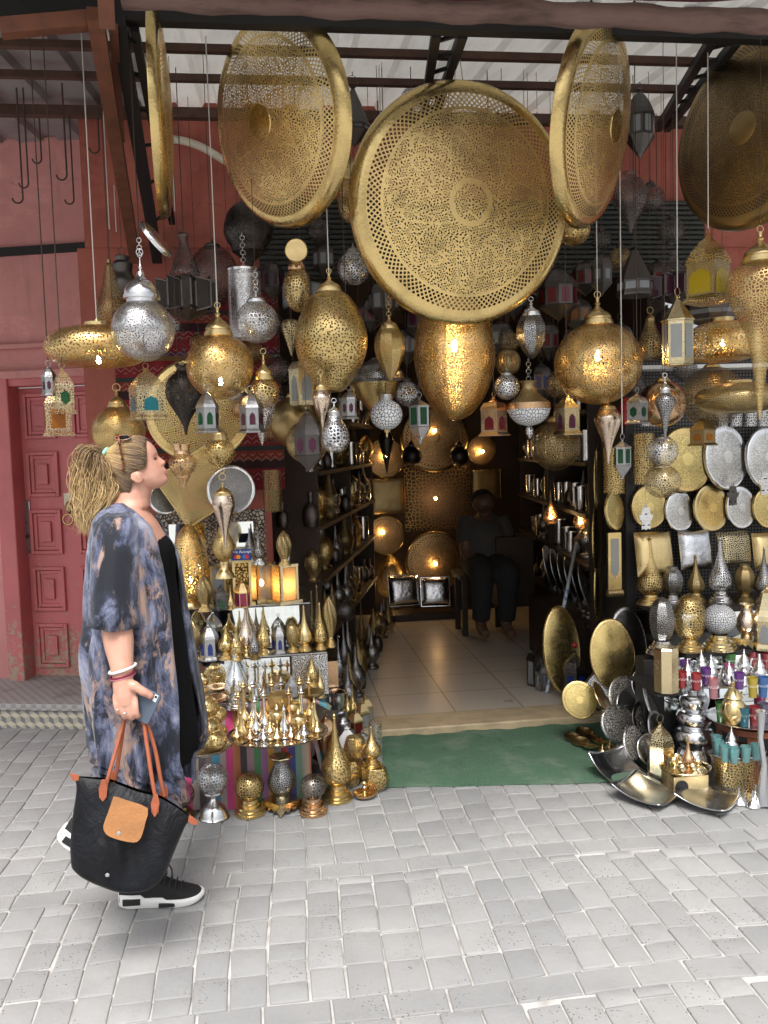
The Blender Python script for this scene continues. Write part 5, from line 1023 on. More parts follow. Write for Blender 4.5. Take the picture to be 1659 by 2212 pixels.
for k, lb, cx, y0, y1, r_, *m in R3:
    if k == 'twist': twist(lb, cx, y0, y1, r_, Z3)
    elif k == 'box': boxlan(lb, cx, y0, y1, r_, None, 'pewter', 'blue', 6, .2, 'arch', .42, z=Z3, win=(.1, .8, .5), ring=3, group='small lanterns on the third row')
    elif k == 'lat': lamp('lattice_lamp', lb, cx, None, [('body', 'lat', ('S', (12, y1), (22, y1-16), (24, y1-35), (18, y0+14), (10, y0+6), (9, y0)))], 'table lamp', z=Z3, yb=y1)
    elif k == 'genie': genie(lb, cx, y0, y1, r_, Z3, m[0], 'brassw' if m[0] in ('brassf', 'brassw', 'brassp') else ('pale' if m[0] == 'rosy' else 'bronzes'))
    elif k == 'cone': lamp('cone_lamp', lb, cx, None, [('body', 'silvere', ('S', (r_*.7, y1), (r_, y1-14), (r_*.8, y1-40), (r_*.3, y0+16), (.6, y0)))], 'table lamp', 'silver cone lamps', z=Z3, yb=y1)
    else: egglamp(lb, cx, y0, y1, r_, Z3, 'brasse', 'brassw')
# fourth row and boxes
genie('speckled silver onion lamp at the left end of the fourth row', 405, 1190, 1302, 20, Z4, 'silverh', 'silver')
twist('twisted gold leaf lamp on the fourth row beside the silver onion lamp', 443, 1241, 1320, 17, Z4)
boxlan('small dark pointed lantern with green arch on the fourth row', 478, 1264, 1317, 29, None, 'gun', 'green', 4, .3, 'arch', .42, z=Z4, flange=1, win=(.08, .7, .5), ring=2)
boxlan('small gold topped lantern with crimson panes on the fourth row', 524, 1252, 1311, 29, None, 'brassw', 'pinkg', 6, .2, 'rect', .45, z=Z4, flange=1, win=(.06, .95, .84), ring=10)
genie('tiny gold bottle between the two small lanterns of the fourth row', 499, 1264, 1317, 7, Z4, 'brassw')
lamp('egg_lamp', 'large lit brass egg lamp at the left of the fourth row', 414, None, [('body', 'brassf', ('S', (14, 1296), (30, 1282), (40, 1245), (38, 1205), (28, 1165), (14, 1140), (4, 1132), (.5, 1131))), ('base', 'brassw', ('L', (15, 1296), (20, 1300), (24, 1308), (24, 1312), (0, 1312)))], 'table lamp', 'egg shaped table lamps', z=Z4, yb=1312, seg=40, lit=1254, bulb=.008, watt=.5)
def boxlamp(label, cx, y0, y1, w, z, m, face, rz=.3, slot=None, lit=0, dx=0):
    P = on(cx, y1, z); P.y += .05; s = mpp(P); root = thing('box_lamp', label, 'table lamp', P, rz, 'square box lamps'); W_ = w*s; H = (y1-y0)*s; f = .012
    mb = MB()
    for sx in (-1, 1):
        for sy in (-1, 1): mb.box((sx*(W_/2-f/2), sy*(W_/2-f/2), H/2), (f, f, H))
    mb.box((0, 0, H-.006), (W_*1.03, W_*1.03, .012)); mb.box((0, 0, .008), (W_*1.25, W_*1.25, .016)); mb.build('frame', M[m], root)
    a = W_/2-f
    for k in range(4):
        Mz = Matrix.Rotation(k*PI/2, 3, 'Z'); q = [Mz @ Vector(v) for v in ((-a, -W_/2+.005, .016), (a, -W_/2+.005, .016), (a, -W_/2+.005, H-.012), (-a, -W_/2+.005, H-.012))]
        MB().quad(*q, uv=[(0, 0), (W_, 0), (W_, H), (0, H)]).build('side_panel', M[face if k % 2 == 1 else (slot or face)], root)
    if lit:
        MB().lathe([(0, -.012), (.009, -.006), (.011, .004), (.006, .014), (0, .018)], 12, c=(0, 0, H*.45)).build('bulb', M['bulb'], root)
        l = bpy.data.lights.new('lamp_light', 'POINT'); l.energy = lit; l.color = (1, .6, .28); l.shadow_soft_size = .012; lo = bpy.data.objects.new('lamp_light', l); link(lo, root); lo.location = (0, 0, H*.45)
    return root
def litpanel(name, c1, c2, sc):
    t = NT(name); ob = t.obj(); e = t.vor(ob, sc, 'DISTANCE_TO_EDGE', '3D').outputs['Distance']; m = t.step(e, .03, .09)
    c = t.mix(m, c2, c1); tl = t.n('ShaderNodeBsdfTranslucent'); t.put(tl.inputs[0], c); return t.done(t.mixs(.6, t.bsdf(c, .4, .2), tl.outputs[0]))
M['litm'] = litpanel('honey_resin_mosaic', (.8, .5, .2), (.25, .14, .05), 60); M['litg'] = litpanel('honey_glass', (.75, .52, .28), (.5, .32, .15), 160)
boxlamp('plain brass box lamp with grey window behind the dark pointed lantern', 470, 1224, 1312, 34, Z4, 'bronzes', 'bronzes', .2, 'grey')
boxlamp('gold glitter six panel box lamp under the payment sign', 517, 1212, 1311, 42, Z4, 'brassw', 'honey', .4)
boxlamp('lit box lamp with honey coloured mosaic sides, left of the two', 566, 1217, 1302, 44, Z4, 'pale', 'litg', .55, 'grey', lit=.16)
boxlamp('lit box lamp with pebble mosaic sides, right of the two', 616, 1221, 1306, 44, Z4, 'pale', 'litm', .55, 'litg', lit=.16)
genie('silver onion lamp on top of the left lit box lamp', 560, 1148, 1219, 15, Z5, 'silvere', 'silver'); genie('silver spire lamp half hidden behind the payment sign', 541, 1140, 1216, 14, Z5-.02, 'silvere', 'silver')
twist('twisted gold leaf lamp standing on the right lit box lamp', 615, 1146, 1222, 16, Z5)
lamp('ornate_lamp', 'ornate cut brass lamp with tall foot before the carved mirror', 486, None, [('body', 'brassst', ('S', (9, 1212), (20, 1198), (24, 1182), (20, 1164), (12, 1150), (10, 1138))), ('base', 'brassw', ('L', (10, 1212), (9, 1225), (14, 1232), (20, 1240), (22, 1248), (0, 1248)))], 'table lamp', z=1.0, yb=1248)
# payment sign
P = at(522, 1210, 3.84); s = mpp(P); sg = thing('payment_sign', 'small blue We Accept payment card sign on the gold box lamp', 'sign', P, R(-4))
bl = plain('sign_blue', (.012, .045, .22), .4)
MB().box((0, 0, 12*s), (44*s, .006, 24*s)).build('board', bl, sg, bevel=.001)
def text(body, size, loc, m, parent, name, rot=(PI/2, 0, 0), al='CENTER'):
    cu = bpy.data.curves.new(name, 'FONT'); cu.body = body; cu.size = size; cu.align_x = al; cu.extrude = .0003; o = bpy.data.objects.new(name, cu); link(o, parent)
    cu.materials.append(m); dg = bpy.context.evaluated_depsgraph_get(); me = bpy.data.meshes.new_from_object(o.evaluated_get(dg)); bpy.data.objects.remove(o); o = bpy.data.objects.new(name, me); link(o, parent); o.location = loc; o.rotation_euler = rot; return o
text('We Accept', 9.5*s, (0, -.0036, 15.5*s), M['white'], sg, 'lettering')
for dx, ca, cb in ((-9, (.6, .02, .02), (.8, .3, .02)), (9, (.02, .2, .55), (.6, .03, .04))):
    for k, cc in ((-1, ca), (1, cb)):
        MB().lathe([(4.6*s, 0), (4.6*s, .0006+.0003*k), (0, .0006+.0003*k)], 20, M=Matrix.Rotation(PI/2, 3, 'X'), c=((dx+k*2.6)*s, -.0034, 7.5*s)).build('card_logo', plain('card_colour', cc, .4), sg)
# carved mirror behind
P = at(458, 1183, 4.22); s = mpp(P); mr = thing('carved_mirror', 'wall mirror in a wide carved metal frame behind the ornate lamps', 'mirror', P)
w, h = 232*s, 160*s; mb = MB()
for sx in (-1, 1): mb.box((sx*(w/2-13*s), 0, 0), (26*s, .03, h))
for sz in (-1, 1): mb.box((0, 0, sz*(h/2-13*s)), (w-52*s, .028, 26*s))
mb.box((0, -.001, 0), (24*s, .028, h-52*s)); mb.build('frame', M['frame'], mr, bevel=.003); MB().quad((-w/2+.03, .0, -h/2+.03), (w/2-.03, .0, -h/2+.03), (w/2-.03, .0, h/2-.03), (-w/2+.03, .0, h/2-.03)).build('mirror_glass', M['mirror'], mr)
lamp('brass_cylinder', 'dull brass cylinder shade standing by the edge of the dark shop interior', 590, 4.5, [('body', 'bronze', ('L', (20, 1105), (20, 1015), (18, 1015)))], 'lamp shade')
# ------------------------------------------------------------------ right hand display
YP = 4.40
def px_x(px, py, Y): return at(px, py, Y).x
t = NT('punched_black_mesh'); uv = t.obj(); x, y, z = t.sep(uv); v = t.n('ShaderNodeCombineXYZ'); t.put(v.inputs[0], x); t.put(v.inputs[1], z)
m = t.mth('LESS_THAN', t.vor(v.outputs[0], 55, rnd=0).outputs['Distance'], .27)
pm = t.done(t.bsdf(t.mix(m, (.022, .021, .02), (.16, .15, .14)), .5, .3))
xl = px_x(1362, 1000, YP); ds = thing('display_rack', 'black punched metal display rack holding discs and lamps right of the entrance', 'display stand', (0, 0, 0))
MB().box(((xl+3.6)/2, YP+.03, 1.3), (3.6-xl, .03, 1.36)).build('back_panel', pm, ds)
MB().box((xl-.02, YP+.13, 1.0), (.05, .34, 2.0)).build('upright', M['blacksteel'], ds)
MB().box(((xl+3.6)/2, 4.24, .685), (3.6-xl, .34, .024)).build('shelf_board', M['wood'], ds)
MB().box(((xl+3.6)/2, 4.0, .535), (3.6-xl, .44, .022)).build('shelf_board', M['black'], ds)
xr = px_x(1392, 1400, 3.80)
MB().box(((xr+3.6)/2, 3.86, .27), (3.6-xr, .1, .5)).build('lower_box', M['black'], ds, bevel=.004)
MB().quad((xr+.10, 3.806, .26), (3.6, 3.806, .26), (3.6, 3.806, .522), (xr+.10, 3.806, .522)).build('mirror_riser', M['mirror'], ds)
MB().quad((xl+.03, 4.222-.155, .548), (3.6, 4.222-.155, .548), (3.6, 4.222-.155, .672), (xl+.03, 4.222-.155, .672)).build('mirror_riser', M['mirror'], ds)
MB().box(((xl+3.6)/2, YP-.03, 1.93), (3.6-xl, .2, .02)).build('top_shelf', M['white'], ds)
def wd(label, cx, cy, d, mat, ell=1.0, az=4, tilt=-6, **k): disc('wall_disc', label, cx, cy, d*1.06, YP-.055, az, mat, tilt, 0, .10, .22, 'round discs on the black display rack', ell=ell, seg=48, **k)
wd('yellow brass disc in the top row of the rack, behind the double balls', 1480, 993, 134, 'disc_s', .9)
wd('silver disc with broad bright rim in the top row of the rack', 1566, 988, 134, 'disc_ag', .78, 10)
wd('greyer silver disc cut by the edge, top row of the rack', 1655, 990, 128, 'disc_ag', .8, 8)
wd('copper toned disc in the middle row, behind the hanging hand charm', 1401, 1095, 90, 'disc_s', .88, 4)
wd('pale silver disc in the middle row, left of the gold one', 1467, 1104, 86, 'disc_ag', .8, 10)
wd('warm gold disc in the middle row between two silver ones', 1535, 1097, 98, 'disc_g', .86, 10)
wd('pale silver disc in the middle row, right of the gold one', 1599, 1096, 88, 'disc_ag', .8, 8)
wd('lemon gold disc in the middle row, cut by the edge of the view', 1657, 1097, 84, 'disc_s', .85, 8)
disc('wall_disc', 'greyish brass disc on the dark upright left of the rack', 1325, 1104, 86, 4.3, 35, 'disc_s', -5, 0, .14, .2, None, ell=.8, seg=40)
M['silverl'] = metal('crumpled_silver', (.66, .67, .70), .2, bump=1.0, hscale=38)
def sq(label, cx, cy, w, h, m, tilt=-10): square_tray(label, cx, cy, w, YP-.1, 0, m, 6, tilt, 'square pillow shaped wall trays', .2, h, 'pillow_tray', mrim='none')
sq('plain gold pillow shaped square tray, left end of its row', 1413, 1196, 88, 96, 'brassw'); sq('crumpled silver pillow shaped square tray', 1502, 1187, 76, 84, 'silverl'); sq('pierced yellow gold pillow shaped square tray', 1586, 1186, 78, 78, 'palep'); sq('gold pillow shaped square tray cut by the edge of the view', 1660, 1190, 76, 80, 'brassw')
lamp('curved_shade', 'tall curved pierced brass shade at the upper left of the rack', 1388, YP-.07, [('body', 'brassp', ('L', (24, 1046), (27, 940), (25, 936)))], 'lamp shade', seg=24)
lamp('brass_cylinder', 'pierced brass cylinder shade hanging left of the rack, behind the drop lamp', 1327, 4.25, [('body', 'brassp', ('L', (22, 1066), (22, 968), (20, 966)))], 'lamp shade', seg=28)
def hamsa(label, cx, cy, h, Y, m):
    P = at(cx, cy, Y); s = mpp(P); k = h*s; root = thing('hand_charm', label, 'charm', P, R(8), 'hand shaped charms'); mb = MB()
    pts = [(-.17, .5), (.17, .5), (.24, .15), (.36, .18), (.3, -.05), (.22, -.1), (.22, -.5), (.1, -.46), (0, -.52), (-.1, -.46), (-.22, -.5), (-.22, -.1), (-.3, -.05), (-.36, .18), (-.24, .15)]
    pts = [(a*k, b*k) for a, b in pts]; n = len(pts)
    mb.add([(a, -.003, b) for a, b in pts]+[(a, .003, b) for a, b in pts], [tuple(range(n)), tuple(range(2*n-1, n-1, -1))]+[(i, i+n, (i+1) % n+n, (i+1) % n) for i in range(n)], None, 0, False); mb.build('hand', M[m], root)
    st_ = MB(); [st_.lathe(ball(0, .05*k, .03*k, n=6), 8, c=(a*k, -.006, b*k)) for a, b in ((0, .2), (-.14, -.3), (.14, -.3))]; st_.build('stone', M['guns'], root)
    MB().torus((0, 0, .57*k), .07*k, .0015).build('ring', M[m], root); MB().tube([(0, 0, .64*k), (0, .0, .64*k+.3)], .0012, 5).build('cord', M['string'], root)
hamsa('silver hand charm hanging before the copper toned disc', 1395, 1120, 48, 4.2, 'silver'); hamsa('dark metal hand charm between the gold and the right silver disc', 1583, 1071, 42, 4.2, 'guns'); hamsa('silver hand charm with amber stones at the right edge of the view', 1653, 1044, 50, 4.15, 'silver')
# silver lanterns on top of the rack
for i, cx in enumerate((1395, 1420, 1560, 1590, 1622, 1650)):
    lamp('tealight_cup', 'white silver lace edged cup standing on top of the rack', cx, YP-.06, [('body', 'silverp', ('S', (12, 921), (13, 912), (14, 895), (15, 885)))], 'tealight cup', 'lace edged silver cups on top of the rack', yb=921)
lamp('red_vase', 'dark red vase behind the little silver diamond paned lantern', 1352, 4.3, [('body', 'redpaint', ('S', (8, 918), (14, 905), (16, 885), (10, 866), (7, 860)))], 'vase')
# long narrow mirror sconce
P = at(1327, 1215, 4.25); s = mpp(P); sc = thing('mirror_sconce', 'tall narrow brass sconce with an arched mirror left of the rack', 'sconce', P)
MB().box((0, 0, 0), (30*s, .02, 130*s)).build('frame', M['brasse'], sc, bevel=.003); MB().quad((-9*s, -.0115, -20*s), (9*s, -.0115, -20*s), (9*s, -.0115, 52*s), (-9*s, -.0115, 52*s)).add([(-9*s, -.0115, -20*s), (0, -.0115, -34*s), (9*s, -.0115, -20*s)], [(0, 1, 2)], None, 0, False).build('mirror_glass', M['grey'], sc)
MB().lathe([(8*s, -17*s), (8*s, 17*s)], 16, M=Matrix.Rotation(PI/2, 3, 'Y'), c=(0, -.005, -66*s)).build('scroll_foot', M['brasse'], sc)
# row D, row E
ZE, ZD = .546, .697
genie('tall pierced gold onion lamp at the left of the rack\'s upper shelf', 1405, 1156, 1304, 28, ZD, 'brassp', bh=20, br=30)
egglamp('open topped silver egg lamp right of the tall gold onion lamp', 1453, 1222, 1302, 23, ZD, 'silvere', 'silver', .22, .95, 8, cutoff=.45)
genie('eight sided gold spire lamp on the upper shelf', 1503, 1197, 1300, 19, ZD, 'brasse', bh=20, br=22, faceted=True)
genie('tall speckled silver onion lamp on the upper shelf', 1556, 1158, 1302, 25, ZD, 'silverp', 'silver', bh=26, br=26)
egglamp('open topped bronze egg lamp right of the speckled silver onion lamp', 1608, 1217, 1299, 22, ZD, 'bronzes', 'bronzes', .2, 1.0, 8, cutoff=.45)
genie('silver onion lamp at the right end of the upper shelf', 1650, 1180, 1300, 20, ZD, 'silvere', 'silver')
egglamp('ribbed silver egg lamp with pointed top on the lower shelf', 1430, 1287, 1410, 28, ZE, 'silvere', 'silver', .22, 1.2, 8)
egglamp('finely cut brass egg lamp on the lower shelf', 1490, 1279, 1405, 34, ZE, 'brassp', 'brassw', .2, .85)
lamp('ball_lamp', 'silver mosaic ball lamp with brass foot on the lower shelf', 1554, None, [('body', 'mosaicg', ('B', 1337, 35, 33, -80, 70, 20)), ('base', 'pale', stepbase(36, 1370, 1402))], 'table lamp', z=ZE, yb=1402, seg=36)
sqvase('coppery vase on a square scalloped stand on the lower shelf', 1613, 1303, 1397, 22, ZE, 'rosy', 'pale', 44, 15, lipn=20)
boxlan('gilded two tier lantern with frosted panes at the right end of the lower shelf', 1656, 1262, 1402, 46, None, 'pale', 'grey', 6, .3, 'arch', .55, z=ZE, win=(.05, .9, .6), flange=1.1)
lamp('silver_tin', 'tall silver canister standing below the ribbed silver egg lamp', 1439, None, [('body', 'pale', ('L', (27, 1492), (27, 1400), (24, 1396), (0, 1396)), dict(seg=8, smooth=False)), ], 'canister', z=.457, yb=1492)
q_ = on(1437, 1492, .45); MB().box((q_.x, (q_.y-.05+3.808)/2, .444), (.12, 3.808-q_.y+.05, .012)).build('side_ledge', M['black'], ds, bevel=.003)
# leaning trays beside the entrance
disc('leaning_tray', 'tall brass tray with punched dots leaning at the foot of the rack', 1322, 1412, 152, 4.2, -2, 'punched', -12, 0, .05, .12, 'big trays leaning against the rack', ell=.66)
M['darktray'] = metal('dark_oxidised_tray', (.10, .095, .09), .35, bump=.5, hscale=40)
disc('leaning_tray', 'blackened tray with scalloped edge leaning behind the brass one', 1356, 1398, 176, 4.32, 5, 'darktray', -10, 0, .05, .1, 'big trays leaning against the rack', ell=.5, backmat='pewter')
disc('leaning_tray', 'shadowed brass tray leaning just inside the entrance behind the striped pole', 1212, 1402, 188, 4.9, 5, 'punched', -10, 0, .06, .1, 'big trays leaning against the rack', ell=.46)
disc('leaning_tray', 'narrow dark brass tray hanging edge on at the entrance, upper one', 1288, 1160, 156, 4.75, 60, 'bronzes', 0, 0, .06, .1, 'dark trays hung along the entrance edge', ell=.7)
disc('leaning_tray', 'narrow dark brass tray hanging edge on at the entrance, lower one', 1290, 1275, 140, 4.75, 60, 'bronzes', 0, 0, .06, .1, 'dark trays hung along the entrance edge', ell=.6)
disc('leaning_tray', 'narrow dark brass tray hanging edge on at the entrance, topmost one', 1290, 1040, 150, 4.8, 60, 'bronzes', 0, 0, .06, .1, 'dark trays hung along the entrance edge', ell=.6)
boxlan('blackened lantern with red bead finial and coloured panes at the entrance corner', 1243, 1404, 1525, 46, None, 'guns', 'blue', 6, .3, 'rect', .36, z=FZ+.003, mcap='gun', win=(.15, .9, .6), ring=1)
P = on(1243, 1525, FZ+.003); s = mpp(P); MBr = MB().lathe(ball(0, 6*s, n=10), 14).build('red_bead', M['redpaint']); MBr.location = P+Vector((0, 0, 133*s)); [MBr.__setitem__(a, b) for a, b in (('label', 'red bead on top of the blackened lantern at the entrance'), ('category', 'bead'))]
disc('leaning_tray', 'round brass plate with punched ring leaning on the threshold', 1252, 1512, 84, 4.1, -12, 'disc_s', -14, 25, .05, .1, 'brass plates leaning on the threshold', ell=.9)
disc('leaning_tray', 'brass plate seen edge on beside the punched brass plate', 1302, 1512, 86, 4.05, 62, 'brassw', -28, 0, .05, .1, 'brass plates leaning on the threshold')
square_tray('white bone lattice tray standing behind the two brass plates', 1290, 1492, 60, 4.16, 30, 'mosaicg', 20, -25, None, .02, mrim='wood')
disc('leaning_tray', 'dull pewter plate leaning low against the rack', 1366, 1528, 88, 3.98, 22, 'pewter', -22, 0, .05, .2, 'dark plates heaped before the rack', backmat='pewter')
disc('leaning_tray', 'large black oval plate with bright worn edge', 1414, 1506, 116, 3.85, 42, 'darktray', -18, 0, .07, .1, 'dark plates heaped before the rack', ell=.8, backmat='pewter')
disc('leaning_tray', 'blackened plate with scroll relief behind the ornate silver trays', 1396, 1555, 84, 3.84, 25, 'orn', -20, 0, .05, .2, 'dark plates heaped before the rack', backmat='darktray')
disc('leaning_tray', 'dark oval plate tucked under the scroll relief plate', 1420, 1580, 92, 3.76, 35, 'darktray', -16, 0, .05, .15, 'dark plates heaped before the rack', ell=.7, backmat='pewter')
disc('leaning_tray', 'ornate silver tray with raised gallery edge, larger one', 1334, 1563, 84, 3.9, 12, 'orn', -22, -18, .12, .1, 'ornate silver trays at the carpet edge', backmat='silverp')
disc('leaning_tray', 'ornate silver tray with raised gallery edge, smaller and nearer one', 1367, 1603, 76, 3.72, 22, 'orn', -22, -18, .12, .1, 'ornate silver trays at the carpet edge', ell=.76, backmat='silverp')
disc('leaning_tray', 'small pewter dish wedged between the ornate silver trays', 1385, 1585, 50, 3.82, 35, 'pewter', -20, 0, .05, .2, None, ell=.6, backmat='pewter')
disc('leaning_tray', 'ornate dark silver tray standing behind the larger gallery tray', 1352, 1502, 84, 4.02, 8, 'orn', -18, 0, .08, .12, 'ornate silver trays at the carpet edge', backmat='silverp')
disc('leaning_tray', 'plain pewter plate between the black oval plate and the brass tray', 1393, 1478, 74, 4.02, 20, 'pewter', -16, 0, .05, .2, 'dark plates heaped before the rack', backmat='silver')
disc('leaning_tray', 'engraved silver plate low behind the smaller gallery tray', 1402, 1618, 66, 3.7, 20, 'silvere', -18, 0, .05, .2, 'dark plates heaped before the rack', backmat='silver')
disc('leaning_tray', 'tarnished pierced plate leaning left of the scroll relief plate', 1362, 1556, 66, 3.93, 14, 'disc_d', -18, 0, .05, .2, 'dark plates heaped before the rack', backmat='pewter')
# little plates lying on the carpet
for cx, cy, m, lb in ((1236, 1596, 'brassw', 'little brass saucer on the carpet, farthest from the rack'), (1261, 1584, 'brassw', 'little brass saucer on the carpet nearest the threshold'), (1281, 1598, 'copper', 'little copper saucer on the carpet'), (1254, 1606, 'brassw', 'little brass saucer overlapping the copper one'), (1276, 1616, 'brassw', 'little brass saucer on the carpet, nearest the street'), (1301, 1607, 'brassw', 'little brass saucer on the carpet against the ornate tray')):
    P = on(cx, cy, .02); s = mpp(P); r_ = 19*s; o = MB().lathe([(0, .003), (r_*.6, .003), (r_*.95, .012), (r_, .014), (r_*.95, .009), (r_*.6, 0), (0, 0)], 24).build('saucer', M[m]); o.location = P; o.rotation_euler = (-.12, .15, cx); tag(o, lb, 'saucer', 'little saucers on the green carpet')
for i, (cx, cy) in enumerate(((1302, 1640), (1318, 1632), (1334, 1640))):
    o = proto('burner', 'brassw', .9); o.location = on(cx, cy, 0)+Vector((0, 0, .012)); o.name = 'brass_figure'; o['group'] = 'tiny brass figures behind the silver dish'; o['category'] = 'figurine'; o['label'] = 'tiny brass footed figure behind the curved silver dish'
# curved square silver dishes
def sqdish(label, pc, w, Y, rz, tilt, lift=.3):
    P = on(*pc, 0); a = w*mpp(P)/2; root = MB(); n = 16; vs = []; uv = []
    for i in range(n+1):
        for j in range(n+1):
            u, v = i/n*2-1, j/n*2-1; vs.append((a*u, a*v, a*lift*(u*u+v*v-.25*u*u*v*v)*.62)); uv.append((u*a, v*a))
    root.add(vs, [(i*(n+1)+j, (i+1)*(n+1)+j, (i+1)*(n+1)+j+1, i*(n+1)+j+1) for i in range(n) for j in range(n)], uv)
    o = root.build('square_dish', M['alu'], solid=.005); o.location = P+Vector((0, .06, .012)); o.rotation_euler = (R(tilt), 0, R(rz)); return tag(o, label, 'dish', 'curved square silver dishes')
sqdish('curved square silver dish tilted up on the edge of the carpet', (1344, 1688), 104, 0, 20, 24, .62)
sqdish('curved square silver dish lying flat on the paving, middle one', (1408, 1737), 118, 0, 38, 9, .42)
sqdish('dull curved square silver dish nearest the street, right one', (1540, 1752), 112, 0, 42, 7, .40)
# gold hexagonal candle lantern, bowl stack, funnels, spoon
boxlan('tall gilded hexagonal candle lantern with open arches on the paving', 1427, 1556, 1692, 50, None, 'pale', 'clear', 6, .3, 'arch', .36, z=0, mcap='palep', win=(.0, .8, .6), flange=1.02, ring=9)
lamp('bowl_stack', 'tall stack of rounded silver bowls beside the tea glasses', 1500, None, [('body', 'alu', ('S', (34, 1668), (40, 1655), (42, 1628), (36, 1612), (36, 1606), (40, 1598), (43, 1588), (38, 1572), (31, 1567), (32, 1563), (36, 1556), (38, 1545), (33, 1532), (26, 1527), (27, 1523), (30, 1515), (31, 1506), (25, 1496), (15, 1492), (17, 1487), (16, 1485), (10, 1488)))], 'bowls', z=0, yb=1668, seg=40)
for cx, cy, lb in ((1596, 1735, 'small silver funnel standing on the paving, left of three'), (1626, 1742, 'small silver funnel standing on the paving, nearest the street'), (1632, 1728, 'small silver funnel standing on the paving, rear one')):
    lamp('funnel', lb, cx, None, [('cone', 'silver', ('S', (17, cy), (18, cy-3), (9, cy-14), (3.5, cy-20), (2, cy-32), (1.6, cy-36)))], 'funnel', 'small silver funnels', z=0, yb=cy)
P = on(1648, 1742, 0); s = mpp(P); mb = MB(); mb.tube([(0, 0, .01), (-.004, 0, 40*s), (.006, 0, 90*s), (-.006, .01, 150*s), (.004, .02, 190*s), (.0, .02, 208*s)], [.03, .022, .012, .011, .015, .02], 12)
o = mb.build('giant_spoon', M['alu']); o.location = P; tag(o, 'tall grey metal giant spoon standing at the right edge of the view', 'spoon')
# tea wares
def teapot(label, cx, y0, y1, z, m, group='teapots among the glasses'):
    h = y1-y0; P = on(cx, y1, z); s = mpp(P); root = thing('teapot', label, 'teapot', P, R(rs.uniform(-40, 40)), group); q = lambda pr: [(a*h*s, (1-b)*h*s) for a, b in pr]
    MB().lathe(q(crom([(.14, 1), (.16, .97), (.22, .88), (.26, .74), (.22, .6), (.15, .5), (.17, .46)], 4)), 24, mod=lambda a, t: 1+.03*math.cos(12*a)).build('body', M[m], root)
    MB().lathe(q(crom([(.19, .46), (.17, .43), (.12, .34), (.07, .25), (.05, .2)], 4)+crom([(.03, .2), (.045, .16), (.02, .12), (.035, .08), (.015, .04), (.001, 0)], 3)), 20).build('lid', M[m], root)
    H = h*s; MB().tube([Vector(p)*H for p in crom([(.22, 0, .2), (.34, 0, .28), (.36, 0, .42), (.44, 0, .55)], 4)], [.04*H*(1-.03*i) for i in range(13)], 8).build('spout', M[m], root)
    MB().tube([Vector(p)*H for p in crom([(-.2, 0, .44), (-.36, 0, .5), (-.4, 0, .34), (-.24, 0, .16)], 4)], .016*H, 7).build('handle', M[m], root); return root
GC = {}
def glassm(nm, col): GC[nm] = clear(nm+'_tea_glass', tuple(c*.75+.05 for c in col), .4 if nm != 'aqua' else .3); return GC[nm]
for nm, col in (('red', (.75, .02, .04)), ('orange', (.9, .4, .02)), ('green', (.15, .6, .08)), ('purple', (.3, .04, .5)), ('blue', (.03, .25, .7)), ('pink', (.9, .08, .4)), ('yellow', (.9, .7, .02)), ('teal', (.02, .45, .6)), ('rose', (.85, .35, .4)), ('aqua', (.45, .9, .9)), ('smoky', (.25, .22, .35))): glassm(nm, col)
def teaglass(label, cx, y1, h, w, z, col, group='coloured tea glasses', band=True, x=None):
    P = on(cx, y1, z) if x is None else x; s = mpp(P); root = thing('tea_glass', label, 'glass', P, 0, group); r = w/2*s; H = h*s
    MB().lathe([(0, .001), (r*.72, 0), (r*.76, H*.3), (r*.92, H*.7), (r, H), (r*.94, H), (r*.86, H*.7), (r*.7, H*.3), (r*.66, .004), (0, .004)], 18).build('glass', GC[col], root)
    if band: 
        mb = MB()
        for k in range(12):
            a = 2*PI*k/12; rr = r*.905
            for (da, dz) in ((0, 0),): mb.lathe([(.0, -.0028), (.0026, 0), (0, .0028)], 4, c=(rr*math.cos(a), rr*math.sin(a), H*.55)); mb.lathe([(.0, -.002), (.0018, 0), (0, .002)], 4, c=(rr*math.cos(a+.26), rr*math.sin(a+.26), H*.62))
        mb.build('white_pattern', M['white'], root)
    return root
Z1t, Z2t, Z4t, Z3t = .45, .28, .17, .10
rtray('round silver tray crowded with teapots and coloured glasses below the rack', 1560, 1470, 150, Z1t, 'silver', .5); rtray('small copper rimmed tray under the red glasses', 1412, 1492, 60, Z1t-.03, 'copper', .8) if 0 else None
tea = [('pot', 1485, 1420, 1478, 'silver', 'silver teapot with tall finial, leftmost on the crowded tray'), ('pot', 1536, 1412, 1470, 'silver', 'silver teapot with tall finial behind the pink glass'), ('pot', 1515, 1402, 1452, 'silver', 'silver teapot with tall finial at the back left of the crowded tray'), ('pot', 1575, 1425, 1478, 'silver', 'silver teapot in the middle of the crowded tray'), ('pot', 1607, 1400, 1455, 'silver', 'silver teapot with tall finial at the back right of the crowded tray'), ('pot', 1640, 1410, 1470, 'silver', 'silver teapot at the right end of the crowded tray')]
for k, cx, y0, y1, m, lb in tea: teapot(lb, cx, y0, y1, Z1t+.008, m)
